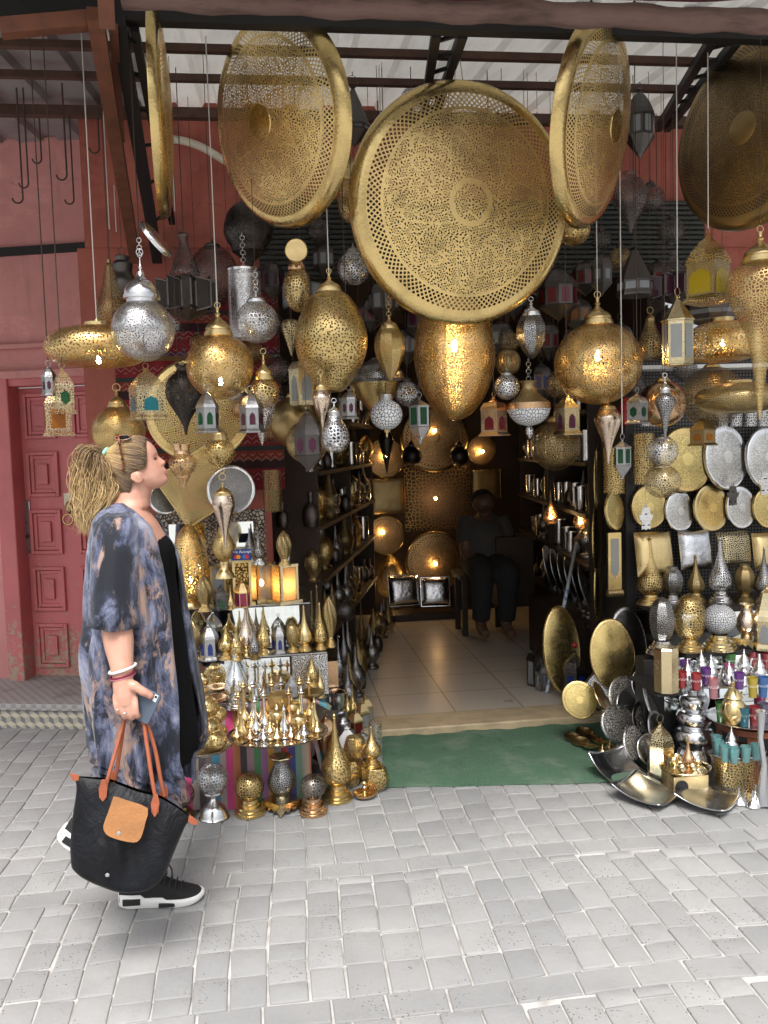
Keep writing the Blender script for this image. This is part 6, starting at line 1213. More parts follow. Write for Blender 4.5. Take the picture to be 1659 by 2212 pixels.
for cx, y1, col, lb in ((1473, 1486, 'red', 'deep red tea glass at the left front of the crowded tray'), (1504, 1490, 'red', 'orange red tea glass second from the left on the crowded tray'), (1525, 1478, 'purple', 'purple tea glass left of the middle of the crowded tray'), (1541, 1508, 'rose', 'tall clear rose tea glass at the front of the crowded tray'), (1574, 1470, 'pink', 'bright pink tea glass in the middle of the crowded tray'), (1597, 1488, 'purple', 'dark violet tea glass right of the gold teapot finial'), (1626, 1506, 'yellow', 'tall yellow tea glass at the right front of the crowded tray'), (1648, 1505, 'blue', 'tall blue tea glass at the right front of the crowded tray'), (1488, 1440, 'green', 'green tea glass at the back left of the crowded tray'), (1506, 1438, 'pink', 'crimson tea glass at the back left of the crowded tray'), (1527, 1440, 'orange', 'orange tea glass at the back of the crowded tray'), (1550, 1440, 'blue', 'blue tea glass at the back of the crowded tray'), (1578, 1446, 'green', 'lime tea glass at the back of the crowded tray'), (1626, 1442, 'red', 'red tea glass at the back right of the crowded tray'), (1480, 1462, 'purple', 'violet tea glass behind the deep red one'), (1655, 1446, 'red', 'red tea glass at the back, cut by the edge of the view')):
    teaglass(lb, cx, y1, 36 if y1 < 1495 else 44, 23, Z1t+.006, col)
# middle tray on a carved table
tr2, P2, r2 = rtray('round silver tray on the carved wooden folding table', 1628, 1555, 100, Z2t, 'silver', .9)
tbl = thing('folding_table', 'carved reddish wooden folding table under the middle tea tray', 'table', (P2.x, P2.y, 0))
MB().lathe([(0, Z2t-.004), (r2*.8, Z2t-.004), (r2*.8, Z2t-.03), (0, Z2t-.03)], 24).build('table_top', M['redwood'], tbl)
for k in range(5):
    a = 2*PI*k/5-PI/2-.55; MB().box((r2*.72*math.cos(a), r2*.72*math.sin(a), (Z2t-.03)/2), (.045, .016, Z2t-.03), a+PI/2).build('leg', M['redwood'], tbl, bevel=.003)
teapot('golden teapot with tall lid on the middle tea tray', 1584, 1456, 1562, Z2t+.006, 'brassw')
for cx, y1, col, lb in ((1558, 1558, 'green', 'green tea glass with white pattern, left end of the middle tray'), (1573, 1563, 'orange', 'orange tea glass with white pattern on the middle tray'), (1607, 1568, 'teal', 'teal tea glass with white pattern on the middle tray'), (1629, 1567, 'red', 'red tea glass with white pattern on the middle tray'), (1650, 1560, 'smoky', 'smoky violet tea glass with white pattern on the middle tray'), (1641, 1545, 'pink', 'pink tea glass behind the red one on the middle tray')):
    teaglass(lb, cx, y1, 42, 25, Z2t+.006, col, 'tea glasses with white pattern on the middle tray')
# lower tray on a brass drum
tr4, P4, r4 = rtray('oval silver tray with scroll handle on the pierced brass drum', 1586, 1628, 68, Z4t, 'silver', .75)
dr = lamp('brass_drum', 'pierced brass drum standing on the paving under the aqua glasses', 1586, None, [('body', 'brassp', ('L', (44, 1728), (44, 1640), (0, 1640))), ('rim', 'brassw', ('L', (44.6, 1728), (44.6, 1724), (44, 1724)))], 'drum', z=0, yb=1728, seg=36)
dr.location = (P4.x, P4.y, 0); dr.scale = (1, 1, (Z4t-.003)/(88*mpp(on(1586, 1728, 0))))
teapot('small silver teapot ringed by aqua glasses', 1580, 1566, 1628, Z4t+.004, 'silver')
for i, (cx, y1, lb) in enumerate(((1552, 1632, 'left end'), (1566, 1644, 'front left'), (1586, 1648, 'front middle'), (1611, 1645, 'front right'), (1632, 1640, 'right end'), (1548, 1622, 'back left'), (1628, 1624, 'back right'))):
    teaglass(f'clear aqua tea glass at the {lb} of the lowest silver tray', cx, y1, 34, 24, Z4t+.004, 'aqua', 'aqua tea glasses on the lowest tray', False)
# small gold tray on a gold box
tr3, P3, r3 = rtray('small gilded tray with perfume bottle and tiny cups', 1480, 1664, 56, Z3t, 'pale', .85)
gb = thing('gold_box', 'gilded box with a round hole under the small gilded tray', 'box', (P3.x+.0, P3.y+.01, 0)); MB().box((0, 0, Z3t/2-.002), (r3*1.4, r3*1.2, Z3t-.006)).build('body', M['brassw'], gb, bevel=.003)
MB().lathe([(.03, 0), (.03, .002), (0, .002)], 24, M=Matrix.Rotation(PI/2, 3, 'X'), c=(-.045, -r3*.6-.0005, Z3t*.5)).build('hole', M['black'], gb)
genie('tiny coppery perfume bottle on the small gilded tray', 1487, 1586, 1662, 14, Z3t+.004, 'copper', 'copper', bh=6)
for i, (cx, y1) in enumerate(((1457, 1660), (1475, 1676), (1498, 1674), (1508, 1664), (1462, 1652))):
    lamp('tiny_cup', 'tiny stemmed gold cup on the small gilded tray', cx, None, [('cup', 'pale', ('S', (6, y1), (2, y1-4), (2, y1-8), (7, y1-12), (8, y1-20), (7, y1-20), (2, y1-10)))], 'cup', 'tiny gold cups on the small gilded tray', z=Z3t+.004, yb=y1, seg=14)
# blue and white pole
a, b = on(1181, 1497, FZ), at(1245, 1172, 4.95); t = NT('blue_white_paint'); z = t.obj(); n = t.noise(z, 40, 4); zz = t.sep(z)[2]
c = t.mix(t.step(n, .48, .56), (.74, .76, .78), (.05, .24, .55)); c = t.mix(t.step(zz, .45, .8), c, (.22, .21, .2)); pl = t.done(t.bsdf(c, .5))
o = MB().tube([a-a, b-a], .011, 10).build('pole', pl); o.location = a; tag(o, 'long pole splashed with blue and white paint leaning in the entrance', 'pole')
# ------------------------------------------------------------------ inside the shop
YB = 7.70
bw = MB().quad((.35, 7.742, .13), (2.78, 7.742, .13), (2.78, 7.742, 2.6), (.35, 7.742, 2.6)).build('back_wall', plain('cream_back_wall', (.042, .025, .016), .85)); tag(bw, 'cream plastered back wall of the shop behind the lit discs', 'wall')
M['warmdisc'] = metal('warm_cut_disc', (.6, .38, .18), .4, 'disc', 7, lat=48, boss=.14); M['warmleaf'] = metal('warm_leaf_cut_tray', (.5, .32, .12), .42, 'leaf', 30, .10)
def litdisc(label, cx, cy, d, off, lit, m='warmdisc', sqw=None):
    Y = YB-off
    if sqw: o = square_tray(label, cx, cy, sqw, Y, 0, m, 0, 0, 'lit pierced wall lamps at the back of the shop', .04, mrim='wood', name='square_wall_lamp', cat='wall lamp')
    else: o = disc('wall_lamp', label, cx, cy, d, Y, 0, m, 0, 0, .08, .1, 'lit pierced wall lamps at the back of the shop', cat='wall lamp', seg=40, boss=.15, backmat='bronzes')
    if lit:
        bp, w = lit; P = at(bp[0], bp[1], Y-.05); l = bpy.data.lights.new('lamp_light', 'POINT'); l.energy = w*(.3 if sqw else .055); l.color = (1, .55, .24); l.shadow_soft_size = .02
        lo = bpy.data.objects.new('lamp_light', l); link(lo, o); lo.matrix_parent_inverse = Matrix.Identity(4)
        Mi = (Matrix.Translation(o.location) @ o.rotation_euler.to_matrix().to_4x4()).inverted(); q = Mi @ Vector((P.x, Y+.05 if sqw else Y-.075, P.z)); lo.location = q
        b = MB().lathe(ball(0, .014, n=8), 10).build('bulb', M['bulb'], o); b.location = q
    return o
litdisc('round lit copper toned wall lamp, upper left of the back wall', 832, 988, 88, .14, ((832, 985), 5))
litdisc('large round lit wall lamp at the top of the back wall', 938, 945, 150, .2, ((938, 930), 4))
litdisc('square lit wall lamp with flame like leaf cuts in the middle of the back wall', 945, 1073, 0, .12, ((945, 1078), 4.5), 'warmleaf', 146)
litdisc('round lit wall lamp at the left below the unlit square', 832, 1156, 86, .14, ((826, 1150), 2))
litdisc('brightest round lit wall lamp at the bottom of the back wall', 940, 1212, 132, .12, ((940, 1218), 8), 'warmdisc')
litdisc('small round lit wall lamp at the right of the back wall', 1041, 972, 66, .16, ((1041, 975), 3))
square_tray('unlit dark square wall tray left of the square lit lamp', 838, 1072, 78, YB-.06, 0, 'bronzes', 0, 0, 'unlit square trays on the back wall', .05, mrim='wood'); square_tray('unlit brass square wall tray right of the square lit lamp', 1052, 1045, 60, YB-.06, 0, 'bronzes', 0, 0, 'unlit square trays on the back wall', .05, mrim='brass')
lamp('egg_lamp', 'lit openwork egg lamp standing on the floor at the back left', 848, None, [('body', 'brassp', ('S', (14, 1290), (28, 1275), (32, 1250), (24, 1220), (8, 1200), (.5, 1195))), ('base', 'bronzes', stepbase(18, 1290, 1330))], 'table lamp', 'egg shaped table lamps', z=FZ, yb=1330, lit=1268, bulb=.014, watt=3)
square_tray('dented silver square tray on the floor below the brightest lamp, left one', 872, 1275, 66, YB-.25, 0, 'silverl', 5, -12, 'silver square trays on the floor at the back', .16, mrim='silver'); square_tray('dented silver square tray on the floor below the brightest lamp, right one', 940, 1278, 62, YB-.25, 0, 'silverl', -5, -12, 'silver square trays on the floor at the back', .16, mrim='silver')
MB().box((0, 0, .03), (.62, .3, .06)).build('low_plinth', M['wood'], None, loc=(at(905, 1320, YB-.2).x, YB-.2, FZ)); bpy.data.objects['low_plinth']['label'] = 'low dark plinth under the silver square trays at the back'; bpy.data.objects['low_plinth']['category'] = 'plinth'
for cx, cy, r_, lb in ((890, 985, 22, 'small black ball lantern hanging left of the large round lit lamp'), (992, 985, 22, 'small black ball lantern hanging right of the large round lit lamp')): globe(lb, cx, cy, r_, 7.2, 'gund', 8, cy-40, 'guns', group='black ball lanterns at the back', cord=(cy-40, 'wire'))
drop('black spike lantern hanging before the upper left lit lamp', 836, 6.6, [(10, 935), (16, 950), (12, 970), (5, 1000), (1, 1024)], 'gund', 10, 900, 'guns', cord=(900, 'wire'))
# shelves and their crowd of small lamps
sv = thing('shop_shelving', 'dark wooden shelving along the left inner wall crowded with lamps', 'shelving', (.33, 6.2, .13), R(-13.3)); sv2 = thing('shop_shelving', 'dark wooden shelving along the right inner wall crowded with lamps', 'shelving', (2.2, 6.2, .13), R(-7))
LV = [.42, .78, 1.1, 1.42, 1.74]
for root, xs in ((sv, 0), (sv2, 0)):
    for z in LV: MB().box((0, .1, z-.13), (.4, 2.6, .025)).build('shelf_board', M['wood'], root)
    for y in (-1.2, .1, 1.4): MB().box((0, y, .9), (.36, .03, 1.8)).build('upright', M['wood'], root)
SP = []
for nm, m, pr in (('spire_lamp', 'silvere', [(.05, 0), (.05, .02), (.03, .04), (.06, .10), (.05, .15), (.02, .2), (.005, .3)]), ('spire_lamp', 'bronze', [(.05, 0), (.04, .03), (.065, .1), (.03, .19), (.006, .28)]), ('egg_lamp', 'brassp', [(.045, 0), (.03, .03), (.06, .1), (.05, .17), (.01, .22)]), ('metal_beaker', 'silver', [(.04, 0), (.042, .02), (.045, .16), (.046, .17)]), ('small_bottle', 'guns', [(.035, 0), (.045, .05), (.035, .1), (.012, .13), (.016, .18)]), ('metal_beaker', 'silverp', [(.035, 0), (.04, .13), (.042, .135)])):
    o = MB().lathe(crom(pr, 4), 18).build(nm, M[m]); SP.append(o)
ri = random.Random(5); KN = {'spire_lamp': ('table lamp', 'spire topped lamp'), 'egg_lamp': ('table lamp', 'egg shaped lamp'), 'metal_beaker': ('beaker', 'metal beaker'), 'small_bottle': ('bottle', 'dark bottle')}
first = set()
LM, RM = [Matrix.Translation((x, 6.2, 0)) @ Matrix.Rotation(R(a), 4, 'Z') for x, a in ((.33, -13.3), (2.2, -7))]
def put(i, x, y, z, side, Mx=None):
    if Mx is not None: q = Mx @ Vector((x, y-6.2, z)); x, y = q.x, q.y
    src = SP[i]
    if i not in first: o = src; first.add(i)
    else: o = src.copy(); link(o)
    o.location = (x, y, z); s = ri.uniform(.8, 1.15); o.scale = (s, s, s); k = src.name.split('.')[0]; g = {'silvere': 'silvery', 'silver': 'silver', 'bronze': 'bronze', 'brassp': 'brass', 'guns': 'black', 'silverp': 'pierced silver'}
    col = ['silvery', 'bronze', 'brass', 'silver', 'black', 'pierced silver'][i]
    tag(o, f'{col} {KN[k][1]} {side}', KN[k][0], f'small wares {side}')
for z in LV[0:]:
    y = 4.98
    while y < 7.5:
        for x in (.13, -.03): put(ri.randrange(6), x+ri.uniform(-.03, .03), y+ri.uniform(-.02, .02), z+.0135, 'in the crowd on the dark left shelves', LM)
        y += ri.uniform(.13, .19)
    y = 5.2
    while y < 7.5:
        put(ri.choice([3, 3, 5, 4, 0]), -.12+ri.uniform(-.03, .03), y, z+.0135, 'in the crowd on the dark right shelves', RM); y += ri.uniform(.14, .22)
for i in range(16):
    y = 4.86+i*.16; put([0, 1, 0, 4, 1, 2][i % 6], 0.34+ri.uniform(-.03, .05)+.0375*i, y, FZ+.001, 'on the floor along the left of the aisle')
# spired silver and gold lamps on the floor at the left of the entrance
genie('tall silver spire lamp at the left edge of the aisle, front one', 733, 1370, 1478, 16, FZ, 'silverp', 'silver'); genie('tall silver spire lamp at the left edge of the aisle, second one', 744, 1335, 1452, 17, FZ, 'silvere', 'silver'); genie('tall silver spire lamp at the left edge of the aisle, third one', 753, 1318, 1436, 16, FZ, 'silvere', 'silver')
genie('slim gold spire lamp deeper along the left of the aisle', 782, 1278, 1392, 9, FZ, 'bronze'); globe('black cut globe standing in the aisle shelves left', 745, 1320, 24, 5.0, 'gun', 8, 1290, 'guns', group=None, name='black_globe')
# lit lamps among the shelves
globe('lit brass globe lamp on the dark left shelf', 650, 1122, 17, 5.2, 'brassp', 6, 1100, lit=1124, watt=1.2, group='lit lamps on the dark shelves')
globe('dim copper globe lamp beside the lit one on the dark left shelf', 612, 1128, 22, 5.15, 'copperp', 6, 1100, group='lit lamps on the dark shelves')
lamp('pear_lantern', 'lit pear shaped wire lamp on the dark right shelves, left one', 1190, 5.6, [('body', 'copperp', ('S', (8, 1132), (16, 1122), (14, 1108), (6, 1092), (2, 1078), (1, 1060)))], 'lantern', 'lit lamps on the dark shelves', lit=1117, watt=1.5)
lamp('pear_lantern', 'lit pear shaped wire lamp on the dark right shelves, right one', 1254, 5.3, [('body', 'copperp', ('S', (8, 1142), (15, 1132), (13, 1118), (5, 1100), (1, 1080)))], 'lantern', 'lit lamps on the dark shelves', lit=1128, watt=1.5)
disc('wall_lamp', 'copper edged silver disc lamp glowing at the left above the dark shelves', 598, 1000, 62, 5.0, 40, 'disc_s', 0, 0, .1, .12, 'lit lamps on the dark shelves', seg=36); disc('wall_lamp', 'grey pierced disc lamp next to the copper edged one', 625, 1010, 58, 5.1, 40, 'disc_ag', 0, 0, .1, .12, 'lit lamps on the dark shelves', seg=36)
# silver platters leaning in a rack at the right
for i in range(6): disc('platter', f'silver platter leaning in the dark rack behind the pole, {["first","second","third","fourth","fifth","sixth"][i]} from the street', 1262-i*15, 1262-i*8, 92, 5.0+i*.14, 52, 'pewter', -14, 0, .04, .15, 'silver platters leaning in the dark rack', ell=.6, seg=32, backmat='pewter')
MB().box((0, 0, .2), (.35, 1.0, .4)).build('dark_chest', M['wood'], None, loc=(1.98, 5.6, FZ)); tag(bpy.data.objects['dark_chest'], 'dark wooden chest under the leaning silver platters', 'chest')
boxlan('small dark lantern with white pane on the floor at the right of the aisle', 1158, 1400, 1480, 30, None, 'guns', 'grey', 4, .4, 'rect', .3, z=FZ+.002, flange=1.0, win=(.05, .95, .6), ring=3)
boxlan('tiny silver lantern on the floor beside the pole', 1170, 1425, 1490, 20, None, 'pewter', 'grey', 4, .4, 'rect', .4, z=FZ+.002, flange=1.0, ring=3)
# ------------------------------------------------------------------ people
def solidify_body(mb, name, mat, parent, voxel=.004, smooth=4):
    o = mb.build('tmp_body', mat); m = o.modifiers.new('r', 'REMESH'); m.mode = 'VOXEL'; m.voxel_size = voxel
    m2 = o.modifiers.new('s', 'SMOOTH'); m2.iterations = smooth; m2.factor = .5
    dg = bpy.context.evaluated_depsgraph_get(); me = bpy.data.meshes.new_from_object(o.evaluated_get(dg)); bpy.data.objects.remove(o)
    me.name = name; me.polygons.foreach_set('use_smooth', [True]*len(me.polygons)); b = bpy.data.objects.new(name, me); link(b, parent)
    if not me.materials: me.materials.append(mat)
    return b
def loft(mb, rings, seg=28, caps=True, e=2.0, mi=0):
    """rings: (centre Vector, half front-back, half lateral[, x axis tilt])"""
    vs = []
    for c, a, b in rings:
        for k in range(seg):
            t_ = 2*PI*k/seg; cc, ss = math.cos(t_), math.sin(t_); f = (abs(cc)**e+abs(ss)**e)**(-1/e)
            vs.append(Vector((c[0]+a*cc*f, c[1]+b*ss*f, c[2])))
    n = len(rings); fs = [(i*seg+k, (i+1)*seg+k, (i+1)*seg+(k+1) % seg, i*seg+(k+1) % seg) for i in range(n-1) for k in range(seg)]
    if caps: fs += [tuple(range(seg)), tuple(range((n-1)*seg, n*seg))[::-1]]
    mb.add(vs, fs, None, mi); return mb
def skinmat(name, a, b):
    t = NT(name); ob = t.obj(); n = t.noise(ob, 14, 4); c = t.mix(t.step(n, .35, .7), a, b); c = t.mix(t.mth('MULTIPLY', t.step(t.noise(ob, 170, 3), .56, .7), .22), c, tuple(k*.7 for k in b)); c = t.mix(t.mth('MULTIPLY', t.step(t.noise(ob, 38, 3), .55, .7), .3), c, (a[0]*.98, a[1]*.78, a[2]*.74))
    return t.done(t.bsdf(c, .48, 0, t.bump(t.noise(ob, 300, 2), .08, .002), Subsurface_Weight=.12, Subsurface_Radius=(.6, .25, .15), Subsurface_Scale=.012))
SK = skinmat('fair_skin', (.62, .34, .25), (.56, .28, .20))
Y0 = on(340, 1948, 0).y - .07
SW = mpp(at(300, 1400, Y0))
def Wp(px, py, dy=0.0):
    p = at(px, py, Y0); return Vector((p.x, p.y+dy, p.z))
def Ap(px, py, dy):
    return at(px, py, Y0+dy)
def Zp(x, y, dy=0.0): return Wp(129.6+x/5.818, 915.8+y/5.818, dy)
ZS = SW/5.818
woman = thing('person', 'woman with curly blond ponytail in blue tie dye kimono walking and looking up', 'person', (0, 0, 0))
C24, S24 = .912, .410
def Hd(u, v, y=0.0):
    """head frame (zoom pixels: u forward, v up, y lateral) to world"""
    dx = C24*u - S24*v; dy = -S24*u - C24*v
    return Zp(1010+dx, 660+dy, y*ZS)
def interp(tb, v):
    if v <= tb[0][0]: return tb[0][1]
    for (a, b), (c, d) in zip(tb, tb[1:]):
        if v <= c: return b+(d-b)*(v-a)/(c-a)
    return tb[-1][1]
FR = [(-222, 215), (-212, 258), (-195, 292), (-173, 309), (-145, 308), (-115, 301), (-100, 315), (-88, 323), (-76, 312), (-70, 308), (-62, 324), (-50, 334), (-35, 327), (-10, 318), (6, 330), (18, 360), (34, 373), (50, 370), (86, 347), (125, 322), (156, 309), (180, 316), (205, 322), (264, 314), (330, 294), (380, 262), (420, 225), (455, 180), (485, 115), (500, 60), (506, 20)]
FB = [(-222, 200), (-195, 235), (-173, 255), (-115, 280), (-70, 290), (7, 300), (86, 306), (156, 308), (264, 312), (330, 294), (380, 262), (420, 225), (455, 180), (485, 115), (500, 60), (506, 20)]
BK = [(-222, 120), (-205, 70), (-180, 30), (-140, -40), (-70, -120), (0, -210), (80, -270), (160, -300), (264, -308), (340, -285), (400, -245), (450, -180), (485, -100), (500, -50), (506, -10)]
WD = [(-222, 60), (-205, 95), (-180, 130), (-140, 165), (-70, 200), (0, 220), (80, 236), (160, 246), (264, 250), (340, 238), (400, 208), (450, 160), (485, 100), (500, 55), (506, 15)]
bd = MB(); vs = []; seg = 56; vl = []; v = -222.0
while v < 506: vl.append(v); v += 7
vl.append(506)
for v in vl:
    f, b, w = interp(FB, v), interp(BK, v), interp(WD, v); uc, A = (f+b)/2, (f-b)/2; ft = interp(FR, v)-f
    sg = 34+22*max(0, 1-abs(v-20)/60) if v > 0 else (75 if v > -120 else 95)
    for k in range(seg):
        t_ = 2*PI*k/seg; cc, ss = math.cos(t_), math.sin(t_); q = (abs(cc)**2.25+abs(ss)**2.25)**(-1/2.25); u = uc+A*cc*q; y = w*ss*q
        if cc > 0:
            u += ft*math.exp(-(y/sg)**2)
            u -= 24*math.exp(-((v-122)/34)**2-((abs(y)-92)/46)**2)*cc
            u += 9*math.exp(-((v-185)/26)**2-((abs(y)-95)/60)**2)
        vs.append(Hd(u, v, y))
n = len(vl); bd.add(vs, [(i*seg+k, i*seg+(k+1) % seg, (i+1)*seg+(k+1) % seg, (i+1)*seg+k) for i in range(n-1) for k in range(seg)]+[tuple(range(seg))[::-1], tuple(range((n-1)*seg, n*seg))])
# ears
for sy in (-1, 1):
    ring = [Hd(-8+52*math.cos(a)*(1.1 if math.sin(a) > 0 else .8), 2+70*math.sin(a), sy*(238+10*math.cos(a)*-1)) for a in [2*PI*i/18 for i in range(19)]]
    bd.tube(ring, [.0052]*19, 8, 0, False)
    bd.tube([Hd(12, 40, sy*226), Hd(8, 0, sy*228), Hd(14, -45, sy*226)], [.012, .0125, .009], 8)
    bd.tube([Hd(18, -52, sy*232), Hd(24, -72, sy*232)], [.007, .006], 8)
# neck, torso
NK = [((294, 1035), .046, .048), ((294, 1058), .050, .052), ((288, 1078), .054, .058), ((282, 1096), .064, .075)]
loft(bd, [(Wp(*c), a, b) for c, a, b in NK][::-1], 24)
TO = [((272, 1092), .055, .075), ((270, 1108), .078, .13), ((272, 1128), .098, .178), ((281, 1160), .112, .186), ((290, 1200), .122, .17), ((290, 1300), .10, .15), ((288, 1400), .115, .17), ((290, 1500), .12, .175), ((290, 1560), .10, .16)]
loft(bd, [(Wp(*c), a, b) for c, a, b in TO][::-1], 32)
# arms
def limbA(pts, rad): bd.tube([Ap(*p) for p in crom(pts, 5)], [r[0] for r in crom([(r,) for r in rad], 5)], 16)
def limb(pts, rad): bd.tube([Wp(*p) for p in crom(pts, 5)], [r[0] for r in crom([(r,) for r in rad], 5)], 16)
limbA([(254, 1142, -.155), (250, 1220, -.21), (250, 1325, -.245), (256, 1385, -.265), (262, 1430, -.285), (266, 1462, -.30)], [.046, .05, .047, .045, .036, .031])
limb([(270, 1142, .15), (285, 1220, .21), (300, 1320, .23), (320, 1400, .22), (335, 1440, .21)], [.055, .05, .042, .036, .028])
HY = -.302
def Hp(px, py, y): return Ap(px, py, HY)+Vector((0, y-HY, 0))
bd.tube([Hp(*p) for p in ((266, 1458, HY), (266, 1478, HY), (270, 1500, HY), (274, 1520, HY))], [.029, .031, .033, .03], 16)
for dx, rr in ((-14, .020), (-5, .021), (5, .021), (14, .020)):
    bd.tube([Hp(268+dx*.4, 1468, HY-.004), Hp(272+dx*1.35, 1516, HY-.006)], [.016, .0135], 10)
FI = [(252, 1508, 1540, .0098), (266, 1512, 1549, .0105), (280, 1514, 1551, .0108), (294, 1512, 1547, .0105)]
for kx, ky, by, r_ in FI:
    bd.tube([Hp(*p) for p in crom([(kx-2, ky-8, HY-.008), (kx+1, ky+10, HY-.018), (kx+4, by-6, HY-.014), (kx+5, by, HY+.004), (kx+3, by-8, HY+.022), (kx, by-20, HY+.028)], 3)], [r_*.95]*4+[r_*.86]*4+[r_*.8]*8, 10)
bd.tube([Hp(*p) for p in crom([(276, 1476, HY-.008), (294, 1480, HY-.016), (309, 1489, HY-.018), (324, 1499, HY-.012), (329, 1505, HY-.008)], 3)], [.0165]*4+[.0135]*4+[.0115]*3+[.009]*2, 12)
# legs
limb([(296, 1540, .085), (318, 1680, .085), (325, 1730, .085), (318, 1820, .085), (310, 1900, .085), (306, 1930, .08)], [.085, .062, .056, .05, .036, .036])
limb([(290, 1540, -.085), (305, 1670, -.09), (296, 1720, -.09), (240, 1760, -.09), (180, 1785, -.09), (160, 1795, -.09)], [.085, .062, .056, .05, .036, .036])
body = solidify_body(bd, 'body', SK, woman, .0042, 3)
# face details
lipm = plain('lips', (.52, .22, .19), .4); browm = plain('brow_hair', (.16, .09, .05), .8); lashm = plain('lash', (.05, .03, .025), .6); eyew = plain('eye_surface', (.16, .10, .07), .15)
for sy in (-1, 1):
    MB().tube([Hd(u, v, sy*y) for u, v, y in crom([(296, 168, 45), (290, 186, 85), (262, 180, 125), (236, 160, 150)], 4)], [.002]*3+[.0032]*5+[.0022]*4+[.0012], 6).build('eyebrow', browm, woman)
    e = MB().lathe(ball(0, .0105, n=10), 14, c=Hd(238, 120, sy*92)).build('eye', eyew, woman)
    MB().tube([Hd(u, v, sy*y) for u, v, y in crom([(286, 118, 62), (284, 130, 90), (266, 124, 118), (250, 112, 132)], 4)], .0022, 6).build('eyelash', lashm, e)
MB().tube([Hd(u, v, y) for u, v, y in ((286, -72, -70), (305, -66, -40), (317, -60, -15), (320, -58, 0), (317, -60, 15), (305, -66, 40), (286, -72, 70))], [.001, .0035, .0048, .005, .0048, .0035, .001], 8).tube([Hd(u, v, y) for u, v, y in ((286, -74, -66), (300, -84, -36), (308, -88, -12), (310, -88, 0), (308, -88, 12), (300, -84, 36), (286, -74, 66))], [.001, .004, .0055, .006, .0055, .004, .001], 8).build('lips', lipm, woman)
# ---------------- hair
t = NT('blond_brown_hair'); uv = t.uv(); x, y, z = t.sep(uv); geo = t.n('ShaderNodeNewGeometry'); rd = geo.outputs['Random Per Island']
v2 = t.n('ShaderNodeCombineXYZ'); t.put(v2.inputs[0], t.mth('ADD', t.mth('MULTIPLY', x, 30.), t.mth('MULTIPLY', rd, 50.))); t.put(v2.inputs[1], t.mth('MULTIPLY', y, 1.2))
nz = t.noise(v2.outputs[0], 2.2, 4, .6)
k = t.mth('ADD', t.mth('MULTIPLY', y, .55), t.mth('ADD', t.mth('MULTIPLY', nz, .55), t.mth('MULTIPLY', rd, .28)))
c = t.ramp(k, [(.28, (.05, .03, .02)), (.5, (.14, .085, .045)), (.7, (.40, .26, .12)), (.95, (.72, .53, .26))])
HM = t.done(t.bsdf(c, .42, 0, t.bump(nz, .3, .003)))
t = NT('scalp_hair'); uv = t.uv(); x, y, z = t.sep(uv); v2 = t.n('ShaderNodeCombineXYZ'); t.put(v2.inputs[0], t.mth('MULTIPLY', x, 210.)); t.put(v2.inputs[1], t.mth('MULTIPLY', y, 2.))
nz = t.noise(v2.outputs[0], 1, 5, .7); c = t.ramp(nz, [(.3, (.05, .032, .02)), (.52, (.115, .07, .04)), (.75, (.24, .155, .08))]); SM = t.done(t.bsdf(c, .42, 0, t.bump(nz, .7, .004)))
HL = [(268, 398, 0), (262, 372, 80), (246, 310, 150), (216, 215, 208), (176, 120, 232), (118, 62, 240), (40, 78, 246), (-30, 60, 246), (-70, 5, 238), (-110, -60, 222), (-170, -130, 190), (-235, -160, 130), (-262, -165, 60), (-268, -168, 0)]
HLs = crom(HL, 5); CEN = Vector((0, 220, 0)); RADS = Vector((318, 296, 262)); TIE = Vector((-292, 440, 0))
def scalp(P0, t_, off=1.0):
    d0 = P0-CEN; d1 = TIE-CEN; a = Vector((d0[i]/RADS[i] for i in range(3))); b = Vector((d1[i]/RADS[i] for i in range(3)))
    la, lb = a.length, b.length; an, bn = a.normalized(), b.normalized(); w = math.acos(max(-1, min(1, an.dot(bn)))); s_ = math.sin(w)
    d = (an*math.sin((1-t_)*w)+bn*math.sin(t_*w))/s_ if s_ > 1e-4 else an
    r0 = la+(1.0-la)*min(1, t_*3); r0 = max(r0, 1.0) if t_ > .25 else r0
    r_ = r0 + (lb-1.0)*max(0, (t_-.72)/.28)**1.5
    p = Vector((d[i]*RADS[i]*r_*off for i in range(3)))+CEN
    if t_ > .8: p = p.lerp(TIE, ((t_-.8)/.2)**2*.92)
    return p
cp = MB(); nt = 18
for sy in (-1, 1):
    vs = []; uvs = []
    for i, h in enumerate(HLs):
        for j in range(nt+1):
            p = scalp(Vector((h[0], h[1], h[2]*sy)), j/nt, 1.012+.008*math.sin(i*2.1+j*.3)); vs.append(Hd(*p)); uvs.append((i/len(HLs)+(.5 if sy > 0 else 0)*7, j/nt))
    m = len(HLs); cp.add(vs, [((i*(nt+1)+j, i*(nt+1)+j+1, (i+1)*(nt+1)+j+1, (i+1)*(nt+1)+j) if sy < 0 else (i*(nt+1)+j, (i+1)*(nt+1)+j, (i+1)*(nt+1)+j+1, i*(nt+1)+j+1)) for i in range(m-1) for j in range(nt)], uvs)
rh = random.Random(9)
for i in range(720):
    h = HLs[0:]; q = rh.random()*(len(h)-1.01); a, b = h[int(q)], h[int(q)+1]; f = q-int(q); sy = -1 if rh.random() < .72 else 1
    P0 = Vector((a[0]+(b[0]-a[0])*f, a[1]+(b[1]-a[1])*f, (a[2]+(b[2]-a[2])*f)*sy)); o1 = rh.uniform(1.01, 1.032); ph = rh.uniform(0, 6); am = rh.uniform(2, 7)
    pts = [Hd(*(scalp(P0, j/14, o1)+Vector((0, am*math.sin(j*.6+ph), am*.5*math.cos(j*.5+ph))))) for j in range(15)]
    cp.tube(pts, [.0003]+[rh.uniform(.0006, .0013)]*13+[.0008], 5, 1, False)
